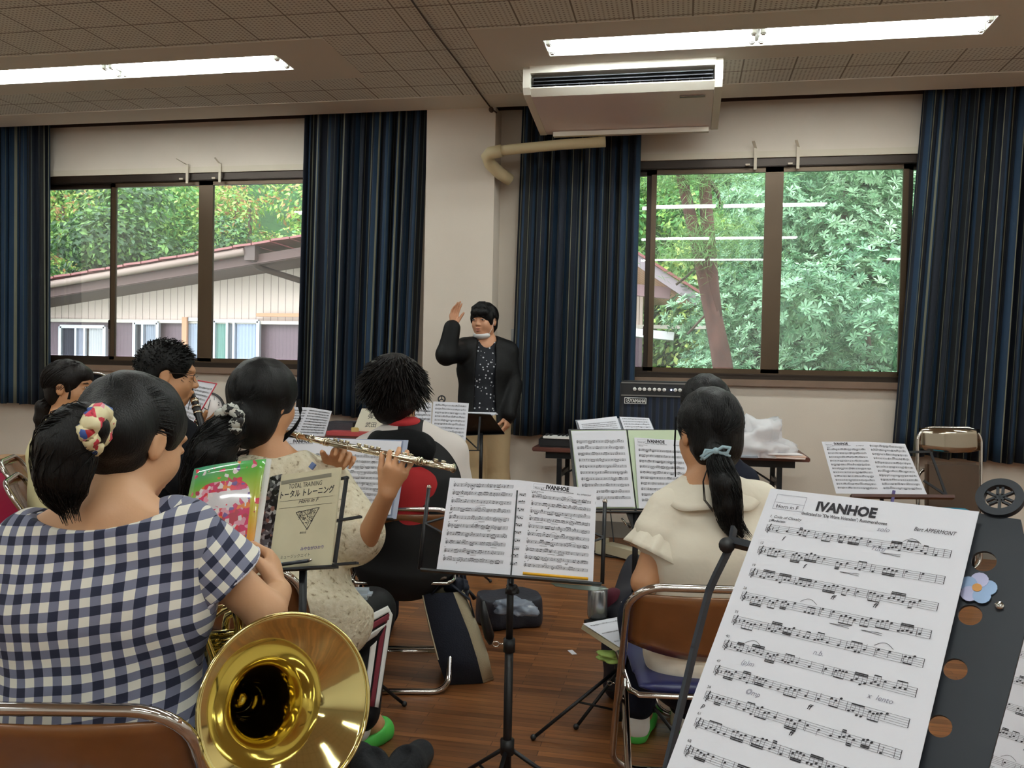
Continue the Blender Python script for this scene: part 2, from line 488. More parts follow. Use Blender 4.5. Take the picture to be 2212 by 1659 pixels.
# ------------------------------------------------------------------ curtains
def curtain_mat():
    m, n, l, b = nt('striped_curtain')
    uv = N(n, 'ShaderNodeUVMap'); U, V, _ = sepxyz(n, l, uv.outputs[0])
    fr = math_(n, l, 'FRACT', math_(n, l, 'DIVIDE', U, 0.30))
    nv = (12, 21, 36); bl = (16, 44, 68); cr = (116, 116, 98); bk = (10, 12, 16); gr = (64, 72, 68)
    st = [(0, nv), (.1, cr), (.125, nv), (.2, bl), (.29, gr), (.302, bl), (.36, bk), (.45, cr), (.475, bk), (.5, nv), (.58, gr), (.592, nv), (.64, bl), (.76, cr), (.8, bl), (.83, bk), (.9, gr), (.915, nv)]
    r = ramp(n, st); l.new(fr, r.inputs[0]); l.new(r.outputs[0], b.inputs['Base Color'])
    b.inputs['Roughness'].default_value = 0.8
    wv = N(n, 'ShaderNodeTexNoise'); wv.inputs['Scale'].default_value = 300
    bp = N(n, 'ShaderNodeBump'); bp.inputs['Strength'].default_value = 0.2; bp.inputs['Distance'].default_value = 0.003
    l.new(wv.outputs['Fac'], bp.inputs['Height']); l.new(bp.outputs[0], b.inputs['Normal'])
    tr = N(n, 'ShaderNodeBsdfTranslucent'); l.new(r.outputs[0], tr.inputs[0]); ms = N(n, 'ShaderNodeMixShader'); ms.inputs[0].default_value = 0.12
    l.new(b.outputs[0], ms.inputs[1]); l.new(tr.outputs[0], ms.inputs[2]); l.new(ms.outputs[0], n['Material Output'].inputs[0])
    return m
CUR = curtain_mat()
def curtain(x0t, x1t, x0b, x1b, zb0, zb1, seed, label):
    r = random.Random(seed); nu = 260; nv_ = 14
    pitch = 0.085; amp = 0.036
    ph = [r.uniform(0, 6) for _ in range(4)]
    mb = MB(); uvs = []; rows = []
    for j in range(nv_ + 1):
        v = j / nv_; row = []; ulen = 0; prev = None
        for i in range(nu + 1):
            t = i / nu
            x = (x0t + (x1t - x0t) * t) * (1 - v) + (x0b + (x1b - x0b) * t) * v
            L = (x1t - x0t)
            s = t * L / pitch * 2 * PI
            wob = math.sin(s + 1.2 * math.sin(s * 0.23 + ph[0]) + 0.5 * v * math.sin(t * 9 + ph[1]))
            y = TAB - 0.105 + amp * (0.75 + 0.35 * v) * wob + 0.012 * math.sin(s * 0.37 + ph[2])
            x += 0.012 * math.sin(2 * s + ph[3]) * 0.6
            z = 3.19 + ((zb0 + (zb1 - zb0) * t + 0.006 * math.sin(s * .5)) - 3.19) * v
            p = Vector((x, y, z)); row.append(p)
            uvs.append([t * L * 1.9, v])
        rows.append(row)
    mb.grid(rows)
    o = mb.build('curtain', CUR, uv=uvs)
    so = o.modifiers.new('thickness', 'SOLIDIFY'); so.thickness = 0.003
    tag(o, label, 'curtain', 'striped window curtains')
curtain(-6.1, -5.03, -6.1, -5.0, 0.83, 0.82, 1, 'blue striped curtain bunched left of the house window, at the left frame edge')
curtain(-2.83, -1.87, -2.86, -1.94, 0.85, 0.76, 2, 'blue striped curtain between the house window and the pillar')
curtain(-1.17, -0.33, -1.22, -0.34, 0.71, 0.73, 3, 'blue striped curtain right of the pillar, behind the black amplifier')
curtain(1.5, 2.75, 1.37, 2.7, 0.68, 0.62, 4, 'blue striped curtain at the right frame edge beside the shrub window')

# ------------------------------------------------------------------ ceiling lamps
TUBE = emit('fluorescent_tube', (0.93, 1.0, 0.985), TUBE_POWER)
refl = mat('lamp_reflector', (235, 235, 228), 0.4)
def lamp(a, c, p, q, label):
    root = thing('ceiling_lamp', label, 'lamp', ((a + c) / 2, (p + q) / 2, HC), group='recessed twin tube ceiling lamps')
    h = MB(); xc = (a + c) / 2; yc = (p + q) / 2; L = c - a; w_ = q - p
    h.box((xc, yc, HC + 0.095), (L, w_, 0.01)); h.box((a + 0.004, yc, HC + 0.045), (0.008, w_, 0.1)); h.box((c - 0.004, yc, HC + 0.045), (0.008, w_, 0.1))
    h.box((xc, p + 0.004, HC + 0.045), (L, 0.008, 0.1)); h.box((xc, q - 0.004, HC + 0.045), (L, 0.008, 0.1))
    h.build('lamp_housing', refl, root)
    for k in range(2):
        x0 = a + 0.03 + k * (L / 2 - 0.005); x1 = x0 + L / 2 - 0.055
        for yy in (yc - 0.065, yc + 0.065):
            MB().tube([(x0 + 0.02, yy, HC + 0.009), (x1 - 0.02, yy, HC + 0.009)], 0.0165, 12).build('lamp_tube', TUBE, root)
            for xe in (x0, x1):
                MB().box((xe, yy, HC + 0.03), (0.03, 0.036, 0.09), bev=0.006).build('lamp_holder', M['white'], root)
    h = MB(); h.box((xc, yc, HC + 0.05), (0.03, w_ - 0.02, 0.07), bev=0.008); h.build('lamp_bridge', M['white'], root)
names = [['lit twin tube lamp over the left window, cut by the left frame edge', 'lit twin tube lamp above the ceiling air conditioner', 'lit twin tube lamp beyond the right frame edge']]
for j, (p, q) in enumerate(LY):
    for i, (a, c) in enumerate(LX):
        lamp(a, c, p, q, names[0][i] if j == 0 else 'lit twin tube lamp behind the viewer, seen mirrored in the windows')

# ------------------------------------------------------------------ air conditioner
X0, X1 = -1.0, 0.185
ac = thing('air_conditioner', 'white ceiling hung air conditioner in front of the right window', 'air conditioner', ((X0 + X1) / 2, 5.4, HC))
b_ = MB()
yf, yb, zt, zb = 5.16, 5.88, HC - 0.004, HC - 0.245
prof = [(yf + 0.03, zt), (yf, zt - 0.03), (yf, zt - 0.06)]
def sidepoly(x): return [(x, yf + .02, zt), (x, yf, zt - .02), (x, yf, zt - 0.13), (x, yf + 0.03, zt - 0.165), (x, yb - .05, zb), (x, yb, zb + 0.02), (x, yb, zt)]
for (xa, xb) in ((X0, X0 + 0.045), (X1 - 0.045, X1)):
    pa = sidepoly(xa); pb = sidepoly(xb); k = len(pa)
    b_.add(pa + pb, [tuple(range(k))[::-1], tuple(range(k, 2 * k))] + [(i, (i + 1) % k, (i + 1) % k + k, i + k) for i in range(k)])
b_.box(((X0 + X1) / 2, yf + 0.012, zt - 0.022), (X1 - X0 - 0.08, 0.025, 0.044)); b_.box(((X0 + X1) / 2, (yf + yb) / 2 + .05, zt - 0.006), (X1 - X0 - 0.08, yb - yf - .12, 0.012))
b_.box(((X0 + X1) / 2, yb - 0.006, (zt + zb) / 2 + .01), (X1 - X0 - 0.08, 0.012, zt - zb - .02))
b_.build('casing', M['acw'], ac)
pn = MB(); pn.plate([(X0 + .045, yf + .004, zt - .135), (X0 + .045, yf + .05, zt - .172), (X1 - .045, yf + .05, zt - .172), (X1 - .045, yf + .004, zt - .135)], (0, -0.6, -0.8), 0.01)
pn.build('lower_lip', M['acw'], ac)
pn = MB(); pn.plate([(X0 + .047, yf + .052, zt - .172), (X0 + .047, yb - .055, zb + .002), (X1 - .047, yb - .055, zb + .002), (X1 - .047, yf + .052, zt - .172)], (0, -0.12, -0.99), 0.01)
pl = pn.build('underside_panel', M['acp'], ac)
g_ = MB(); g_.box(((X0 + X1) / 2, yf + 0.1, zt - 0.09), (X1 - X0 - 0.1, 0.01, 0.1)); g_.build('outlet_back', M['blackp'], ac)
for k in range(3):
    MB().box(((X0 + X1) / 2, yf + 0.035, zt - 0.062 - 0.022 * k), (X1 - X0 - 0.11, 0.04, 0.005), Matrix.Rotation(0.35, 3, 'X')).build('louver', mat('louver_grey', (70, 72, 78), .5), ac)
for k in range(14):
    MB().box((X0 + 0.12 + k * 0.073, yf + 0.06, zt - 0.115), (0.004, 0.04, 0.03)).build('vane', M['steel'], ac)
mb = MB(); mb.box((X1 - 0.17, yf + .13, zt - .1845), (0.15, 0.03, 0.004)); mb.build('badge', mat('badge_grey', (120, 112, 105), .4), ac)
mb = MB(); mb.box(((X0 + X1) / 2 + .02, yb - .1, zb - 0.012), (X1 - X0 - .16, 0.04, 0.03)); mb.build('drain_strip', M['acw'], ac)
# pipe cover from unit to pillar
pc = MB()
e0 = Vector((-1.365, 5.76, 2.66)); pc.tube([(-0.55, 5.80, 2.73), (-0.85, 5.80, 2.72), (-1.2, 5.79, 2.695), (-1.29, 5.785, 2.685)], 0.035, 14)
pc.tube([(-1.26, 5.785, 2.687), (-1.34, 5.79, 2.675), (-1.37, 5.82, 2.66), (-1.36, 5.87, 2.62), (-1.30, 5.93, 2.565), (-1.24, 5.99, 2.53)], 0.043, 14)
tag(pc.build('pipe', M['beige']), 'beige pipe with an elbow between the air conditioner and pillar', 'pipe')
cb = MB(); pts = [Vector((-1.375 + 0.003 * math.sin(i), 3.6 + i * 0.19, HC - 0.012)) for i in range(13)]
cb.tube(pts + [Vector((-1.36, 5.92, HC - .03)), Vector((-1.33, 5.93, HC - 0.05))], 0.005, 6); cb.ball((-1.365, 5.9, HC - .035), (0.018, 0.03, 0.02))
tag(cb.build('ceiling_cable', mat('cable_brown', (70, 52, 40), .6)), 'thin brown cable knotted at the pillar, running along the ceiling', 'cable')
sw = MB(); sw.box((-1.2, TAB - 0.012, 1.42), (0.07, 0.02, 0.12), bev=0.003); tag(sw.build('switch_box', M['steel']), 'grey metal switch plate on the wall beside the conductor', 'switch')

# ================================================================== OUTSIDE
gnd = MB(); gnd.add([(-30, TAB + .3, -0.5), (30, TAB + .3, -0.5), (30, 15, -0.2), (-30, 15, -.2), (30, 40, 24), (-30, 40, 24)], [(0, 1, 2, 3), (3, 2, 4, 5)])
go = gnd.build('hillside', mat('hill_undergrowth', (52, 84, 44), 0.9, var=0.4, vscale=3)); go['kind'] = 'structure'
# timber house
siding, n, l, b = nt('board_siding')
tc = N(n, 'ShaderNodeTexCoord'); X, Y, Z = sepxyz(n, l, tc.outputs['Object'])
fr = math_(n, l, 'LESS_THAN', math_(n, l, 'FRACT', math_(n, l, 'ADD', math_(n, l, 'DIVIDE', X, 0.12), 50)), 0.07)
c1 = N(n, 'ShaderNodeMix', data_type='RGBA'); c1.inputs[6].default_value = (*srgb((212, 190, 178)), 1); c1.inputs[7].default_value = (*srgb((120, 100, 90)), 1)
l.new(fr, c1.inputs[0]); l.new(c1.outputs[2], b.inputs['Base Color'])
sid2, n, l, b = nt('dark_siding')
tc = N(n, 'ShaderNodeTexCoord'); X, Y, Z = sepxyz(n, l, tc.outputs['Object'])
fr = math_(n, l, 'LESS_THAN', math_(n, l, 'FRACT', math_(n, l, 'ADD', math_(n, l, 'DIVIDE', X, 0.06), 50)), 0.12)
c1 = N(n, 'ShaderNodeMix', data_type='RGBA'); c1.inputs[6].default_value = (*srgb((112, 88, 98)), 1); c1.inputs[7].default_value = (*srgb((92, 70, 80)), 1)
l.new(fr, c1.inputs[0]); l.new(c1.outputs[2], b.inputs['Base Color'])
HY = 12.0
house = thing('timber_house', 'cream and brown boarded house with sloping eaves outside the left window', 'house', (-6.5, HY, -0.3))
a0 = ony(60, 640, HY); a1 = ony(700, 560, HY); m0 = ony(60, 705, HY); m1 = ony(700, 684, HY)
zm = (m0.z + m1.z) / 2
xr_ = ony(1390, 600, HY).x + 0.0
apx = Vector((a1.x + 3.0, HY, a1.z + 0.55 + .1))
MB().plate([(a0.x - 2, HY, zm), (xr_, HY, zm), (xr_, HY, ony(1390, 640, HY).z), tuple(apx), (a1.x, HY, a1.z), (a0.x, HY, a0.z), (a0.x - 2, HY, a0.z - .3)], (0, -1, 0), 0.2).build('gable_wall', siding, house)
MB().plate([(a0.x - 2, HY + .05, -0.5), (xr_, HY + .05, -0.5), (xr_, HY + .05, zm), (a0.x - 2, HY + .05, zm)], (0, -1, 0), 0.15).build('lower_wall', sid2, house)
mb = MB(); mb.box(((a0.x + xr_) / 2, HY - 0.03, zm), (xr_ - a0.x + 2, 0.08, 0.05)); mb.build('ledge', mat('ledge_cream', (220, 206, 196), .6), house)
# eaves: fascia, gutter and roof edge follow the slope
RY = HY - 0.9
r0 = ony(40, 618, RY); r1 = ony(645, 517, RY); dr = (r1 - r0)
r2 = r1 + dr * 0.62
fas = MB()
for (u, v_) in ((r0 - dr * .3, r2),):
    fas.bar(u + Vector((0, .1, -0.17)), v_ + Vector((0, .1, -0.17)), 0.05, 0.14); fas.bar(u + Vector((0, .5, -.22)), v_ + Vector((0, .5, -.22)), .9, .02)
fas.build('eave_board', mat('eave_brown', (92, 68, 62), .6), house)
MB().tube([r0 - dr * .3 + Vector((0, -.02, -.06)), r1 * 0.15 + r0 * .85 + Vector((0, -.02, -.06)), r0 + dr * .82 + Vector((0, -.02, -.05))], 0.055, 10).build('gutter', mat('gutter_grey', (150, 128, 118), .5), house)
rf = MB()
for k in range(30):
    p = r0 - dr * .3 + (r2 - r0 + dr * .3) * (k / 30); q = r0 - dr * .3 + (r2 - r0 + dr * .3) * ((k + .93) / 30)
    rf.bar(p + Vector((0, .5, .03 + .01 * (k % 2))), q + Vector((0, .5, .03)), 1.15, 0.03)
rf.build('roof_edge', mat('red_roof', (142, 84, 82), .45), house)
dp0 = ony(545, 545, RY + .05); dp1 = ony(552, 572, RY + .1); dp2 = ony(565, 580, RY + .3); dp3 = ony(700, 622, HY - .1)
dpo = MB(); dpo.tube([dp0, dp1, dp2, dp3], 0.045, 10); dpo.bar(dp0 + Vector((0, 0, .1)), dp0 - Vector((0, 0, .12)), .16, .16); dpo.build('downpipe', mat('pipe_brown', (84, 66, 60), .5), house)
def hwin(x0, x1, y0, y1, cols, nm='window'):
    P0 = ony(x0, y0, HY - .1); P1 = ony(x1, y1, HY - .1); z1 = P0.z; z0 = P1.z
    f = MB(); xa, xb = P0.x, P1.x; y = HY - .08
    f.box(((xa + xb) / 2, y, z1), (xb - xa, .06, .05)); f.box(((xa + xb) / 2, y, z0), (xb - xa, .06, .05)); f.box((xa, y, (z0 + z1) / 2), (.05, .06, z1 - z0)); f.box((xb, y, (z0 + z1) / 2), (.05, .06, z1 - z0))
    for c, (u0, u1) in cols:
        f.box((xa + (xb - xa) * u1, y, (z0 + z1) / 2), (.035, .05, z1 - z0))
    fo = f.build('house_window', mat('alu_frame', (190, 192, 200), .4, .4), house)
    for c, (u0, u1) in cols:
        g = MB(); P = []
        na = 30
        for j in range(2):
            P.append([(xa + (xb - xa) * (u0 + (u1 - u0) * i / na), y + .03 + .012 * math.sin(i * 1.5), z1 if j == 0 else z0) for i in range(na + 1)])
        g.grid(P); g.build('house_curtain', mat('hc_%d%d%d' % c, tuple(int(q * .86) for q in c), .6), fo)
hwin(130, 224, 705, 900, [((64, 60, 78), (0, .35)), ((205, 205, 225), (.35, .55)), ((228, 226, 232), (.6, 1))])
hwin(290, 338, 697, 900, [((52, 50, 64), (0, .35)), ((190, 196, 214), (.4, 1))])
hwin(400, 440, 690, 900, [((196, 204, 226), (0, 1))])
hwin(462, 555, 693, 900, [((150, 196, 186), (0, .3)), ((160, 164, 176), (.3, .45)), ((196, 208, 236), (.45, 1))])
p0 = ony(400, 685, HY - .12); p1 = ony(408, 1000, HY - .12); mb = MB(); mb.box((p0.x, HY - .12, (p0.z - .5) / 2), (.08, .05, p0.z + .5))
p0 = ony(555, 680, HY - .12); p1 = ony(660, 683, HY - .12); mb.box(((p0.x + p1.x) / 2, HY - .12, p0.z), (p1.x - p0.x, .05, .05)); mb.build('orange_post', mat('orange_wood', (206, 150, 116), .6), house)
# right eave of the same house, seen under its soffit
Q = [ony(1340, 545, 11.2), ony(1512, 652, 11.2)]
sof, n, l, b = nt('soffit_boards')
tc = N(n, 'ShaderNodeTexCoord'); X, Y, Z = sepxyz(n, l, tc.outputs['Object'])
fr = math_(n, l, 'LESS_THAN', math_(n, l, 'FRACT', math_(n, l, 'ADD', math_(n, l, 'DIVIDE', Y, 0.14), 50)), 0.12)
c1 = N(n, 'ShaderNodeMix', data_type='RGBA'); c1.inputs[6].default_value = (*srgb((196, 152, 122)), 1); c1.inputs[7].default_value = (*srgb((120, 84, 70)), 1)
l.new(fr, c1.inputs[0]); l.new(c1.outputs[2], b.inputs['Base Color'])
ev = MB(); A = ony(1330, 535, 10.6); B = ony(1510, 655, 10.6); Bb = ony(1375, 662, 14.0); Ab = A + (Bb - B)
ev.add([A, B, Bb, Ab, A + Vector((0, 0, .06)), B + Vector((0, 0, .06)), Bb + Vector((0, 0, .06)), Ab + Vector((0, 0, .06))], [(0, 3, 2, 1), (4, 5, 6, 7), (0, 1, 5, 4), (1, 2, 6, 5), (2, 3, 7, 6), (3, 0, 4, 7)])
eo = ev.build('soffit', sof, house)
mb = MB(); mb.bar(A + Vector((0, -.03, .02)), B + Vector((0, -.03, .02)), .04, .12); mb.build('verge_board', mat('verge_grey', (150, 134, 140), .6), house)
mb = MB(); mb.bar(A + Vector((0, -.03, .1)), B + Vector((0.05, -.03, .1)), .1, .03); mb.build('verge_cap', mat('red_roof', (142, 84, 82)), house)
mb = MB(); mb.bar(ony(1330, 622, 10.8), ony(1448, 634, 10.8), .12, .14); mb.build('beam', mat('beam_mauve', (150, 116, 120), .6), house)
lw = MB(); A = ony(1340, 716, 11); B = ony(1456, 728, 11); lw.bar(A, B, .5, .1); tag(lw.build('canopy', mat('canopy_white', (225, 216, 220), .5)), 'small white canopy edge at the lower left of the shrub window', 'canopy')

def leafmat(name, rgb, tr=0.35, var=0.5):
    m, n, l, b = nt(name)
    oi = N(n, 'ShaderNodeObjectInfo'); geo = N(n, 'ShaderNodeNewGeometry')
    wn_ = N(n, 'ShaderNodeTexWhiteNoise', noise_dimensions='1D')
    l.new(geo.outputs['Random Per Island'], wn_.inputs['W'])
    hsv = N(n, 'ShaderNodeHueSaturation'); c = srgb(rgb); hsv.inputs['Color'].default_value = (*c, 1)
    v = math_(n, l, 'ADD', math_(n, l, 'MULTIPLY', wn_.outputs['Value'], var * 1.6), 1 - var * .8); l.new(v, hsv.inputs['Value'])
    h = math_(n, l, 'ADD', math_(n, l, 'MULTIPLY', oi.outputs['Random'], 0.05), 0.47); l.new(h, hsv.inputs['Hue'])
    l.new(hsv.outputs[0], b.inputs['Base Color']); b.inputs['Roughness'].default_value = 0.45
    t = N(n, 'ShaderNodeBsdfTranslucent'); l.new(hsv.outputs[0], t.inputs[0]); mx = N(n, 'ShaderNodeMixShader'); mx.inputs[0].default_value = tr
    l.new(b.outputs[0], mx.inputs[1]); l.new(t.outputs[0], mx.inputs[2]); l.new(mx.outputs[0], n['Material Output'].inputs[0])
    return m
def leaves(P, Nn, size, asp, up=0.3):
    """P centres, Nn rough normals -> bent leaf: two quads"""
    k = len(P); a = nr.normal(size=(k, 3)); a -= (a * Nn).sum(1)[:, None] * Nn * (1 - up); a /= np.linalg.norm(a, axis=1)[:, None]
    nn = Nn + nr.normal(size=(k, 3)) * 0.5; nn /= np.linalg.norm(nn, axis=1)[:, None]
    b = np.cross(nn, a); b /= np.linalg.norm(b, axis=1)[:, None] + 1e-9
    s = size * nr.uniform(.6, 1.3, k)[:, None]
    V = np.stack([P - a * s * .5, P + b * s * asp * .5 + nn * s * .05, P + a * s * .5, P - b * s * asp * .5 + nn * s * .05], 1).reshape(-1, 3)
    F = np.arange(4 * k).reshape(k, 4)
    return V, F
def blob_tree(name, mats, H_, R_, nblob, nleaf, size, asp=.55, trunk=True, rosette=False):
    P = []; Nn = []
    for i in range(nblob):
        th = nr.uniform(0, 2 * PI); hh = nr.uniform(.25, 1) if trunk else nr.uniform(.05, 1); rr = R_ * nr.uniform(.1, .75) * math.sqrt(max(.1, 1 - (hh - .5) ** 2 * 2))
        c = np.array([rr * math.cos(th), rr * math.sin(th), hh * H_]); br = R_ * nr.uniform(.28, .5)
        d = nr.normal(size=(nleaf // nblob, 3)); d /= np.linalg.norm(d, axis=1)[:, None]
        P.append(c + d * br * nr.uniform(.75, 1.05, (len(d), 1)) * np.array([1, 1, .75])); Nn.append(d * .6 + np.array([0, 0, .5]))
    P = np.concatenate(P); Nn = np.concatenate(Nn); Nn /= np.linalg.norm(Nn, axis=1)[:, None]
    if rosette:
        k = 8; PP = []; VV = []
        base = np.repeat(P, k, 0); nb = np.repeat(Nn, k, 0)
        ang = np.tile(np.arange(k) * 2 * PI / k, len(P)) + np.repeat(nr.uniform(0, 6, len(P)), k)
        t1 = np.cross(nb, nr.normal(size=nb.shape)[np.repeat(np.arange(len(P)) * k, k)]); t1 /= np.linalg.norm(t1, axis=1)[:, None]; t2 = np.cross(nb, t1)
        d = t1 * np.cos(ang)[:, None] + t2 * np.sin(ang)[:, None] + nb * nr.uniform(.2, .7, (len(nb), 1)); d /= np.linalg.norm(d, axis=1)[:, None]
        sd = np.cross(nb, d); sd /= np.linalg.norm(sd, axis=1)[:, None]
        s = size * nr.uniform(.7, 1.2, (len(nb), 1))
        V = np.stack([base, base + d * s * .6 + sd * s * asp * .5, base + d * s - nb * s * .1, base + d * s * .6 - sd * s * asp * .5], 1).reshape(-1, 3)
        F = np.arange(len(V)).reshape(-1, 4)
    else:
        V, F = leaves(P, Nn, size, asp)
    mi = nr.integers(0, len(mats), len(F) // (8 if rosette else 1)); mi = np.repeat(mi, 8) if rosette else mi
    return V, F, mi
L1m = leafmat('leaf_mid', (100, 150, 78)); L2m = leafmat('leaf_yellow', (168, 196, 104)); L3m = leafmat('leaf_dark', (56, 96, 56), .25); L4m = leafmat('leaf_rhodo', (150, 190, 150), .25); L5m = leafmat('leaf_rhodo_dark', (78, 124, 84), .2); LRm = leafmat('leaf_rust', (190, 140, 100))
bark = mat('bark_grey', (84, 70, 58), .9, bump=.6, bscale=20)
def tree_proto(nm, mats, H_, R_, nb, nl, size, asp):
    V, F, mi = blob_tree(nm, mats, H_, R_, nb, nl, size, asp)
    root = thing(nm, 'x', 'tree', (0, 0, 0))
    nparr('foliage', V, F, mats, root, False, mi)
    MB().tube([(0, 0, -.5), (.05, 0, H_ * .3), (-.05, .05, H_ * .6), (0, 0, H_ * .9)], [.1, .08, .05, .02], 8).build('trunk', bark, root)
    return root
protos = [tree_proto('broadleaf_tree', [L1m, L2m, L1m], 3.4, 1.7, 18, 10500, .115, .5), tree_proto('broadleaf_tree', [L3m, L1m, L3m], 4.2, 1.7, 18, 10500, .11, .5), tree_proto('broadleaf_tree', [L2m, L1m, L2m, L2m, LRm], 3.0, 1.5, 16, 9000, .105, .45)]
kinds = ['mid green leafy tree on the slope', 'dark green leafy tree on the slope', 'yellow green leafy tree on the slope']
def hz(y): return -0.2 + max(0, y - 15) * 24.2 / 25
tl = []
rt = random.Random(3)
for (y0, step) in ((15.2, 1.9), (17.0, 2.2), (19.0, 2.5), (21.5, 2.9), (24.5, 3.3)):
    xl = ony(40, 600, y0).x - 1; xh = ony(2010, 600, y0).x + 1.5
    x = xl
    while x < xh:
        px_w1 = x < ony(720, 600, y0).x + 1.5; px_w2 = x > ony(1330, 600, y0).x - 1.5
        if px_w1 or px_w2:
            k = rt.choice([0, 2, 0, 1, 2] if px_w1 else [0, 1, 1, 1])
            tl.append((x + rt.uniform(-.4, .4), y0 + rt.uniform(-.5, .5), k, rt.uniform(.8, 1.25), px_w1))
        x += step
used = [False] * 3
for (x, y, k, s, w1) in tl:
    o = protos[k] if not used[k] else copy_tree(protos[k]); used[k] = True
    o.location = (x, y, hz(y) - 0.4); o.scale = (s, s, s); o.rotation_euler = (0, 0, rt.uniform(0, 6))
    o['label'] = kinds[k] + (' beyond the boarded house' if w1 else ' behind the pine'); o['group'] = o['label']; 
# rhododendron-like shrub masses in the right window
V, F, mi = blob_tree('s', [L4m, L4m, L5m], 2.6, 1.15, 20, 3600, .08, .3, trunk=False, rosette=True)
sh0 = thing('broadleaf_shrub', 'x', 'shrub', (0, 0, 0)); nparr('foliage', V, F, [L4m, L4m, L5m], sh0, False, mi)
MB().tube([(0, 0, -.4), (.1, 0, .8), (0, .1, 1.8)], [.06, .05, .02], 8).build('stem', bark, sh0)
spots = [(1790, 9.6, -.3, 1.0, 'pale leaved bush at the lower middle of the right window'), (1900, 9.0, -.1, 1.15, 'pale leaved bush at the right edge of the right window'), (1830, 11.0, 1.6, 1.25, 'pale leaved bush rising in the upper right of the right window'), (1665, 10.6, 1.2, 1.0, 'pale leaved bush behind the middle of the right window'), (1960, 11.5, 1.7, 1.2, 'pale leaved bush highest at the right curtain'), (1720, 12.2, 1.7, 1.2, 'pale leaved bush reaching the window top beside the mullion'), (1625, 10.4, -.1, .8, 'pale leaved bush lowest beside the pine trunk'), (1890, 12.6, 3.0, 1.2, 'pale leaved bush farthest and highest in the right window')]
for i, (px, Y_, z, s, lab) in enumerate(spots):
    o = sh0 if i == 0 else copy_tree(sh0)
    o.location = (ony(px, 700, Y_).x, Y_, z - .3); o.scale = (s, s, s); o.rotation_euler = (0, 0, i * 1.3); o['label'] = lab; o['group'] = 'pale leaved bushes outside the right window'
# red pine
pm = mat('pine_bark', (92, 60, 52), .9, bump=.8, bscale=14, var=.35, vscale=9, stretch=(1, 1, .5))
pine = thing('pine_tree', 'reddish forked pine trunk leaning in the right window', 'tree', tuple(ony(1585, 1000, 8.8)))
PY = 8.8
tr = MB(); tr.tube([ony(x, y, PY) for x, y in ((1590, 1000), (1572, 860), (1556, 760), (1540, 680), (1522, 600), (1506, 530), (1490, 460), (1474, 390), (1466, 340))], [.13, .11, .098, .088, .075, .065, .06, .056, .05], 12)
tr.tube([ony(x, y, PY) for x, y in ((1545, 700), (1537, 620), (1532, 540), (1526, 460), (1523, 390), (1520, 330))], [.08, .075, .07, .065, .06, .055], 12)
tr.build('trunk', pm, pine)
br_ = MB(); br_.tube([ony(x, y, PY) for x, y in ((1508, 380), (1535, 395), (1550, 415), (1556, 440))], [.03, .025, .02, .012], 6); br_.tube([ony(x, y, PY) for x, y in ((1508, 575), (1480, 600), (1460, 615))], .012, 6); br_.tube([ony(x, y, PY) for x, y in ((1532, 672), (1505, 700), (1485, 722))], .012, 6)
br_.build('branch', bark, pine)
pn_ = leafmat('pine_needles', (110, 150, 88), .3)
P = []; 
for (x, y, s_, kk) in ((1560, 505, .45, 900), (1500, 545, .4, 700), (1470, 365, .6, 1100), (1560, 350, .6, 900), (1520, 360, .5, 700), (1410, 350, .5, 700)):
    c = np.array(ony(x, y, PY - .2)); P.append(c + nr.normal(size=(kk, 3)) * np.array([s_ * .5, s_ * .4, s_ * .28]))
P = np.concatenate(P); Nn = nr.normal(size=P.shape); Nn /= np.linalg.norm(Nn, axis=1)[:, None]
V, F = leaves(P, Nn, .14, .05); nparr('needles', V, F, pn_, pine, False)
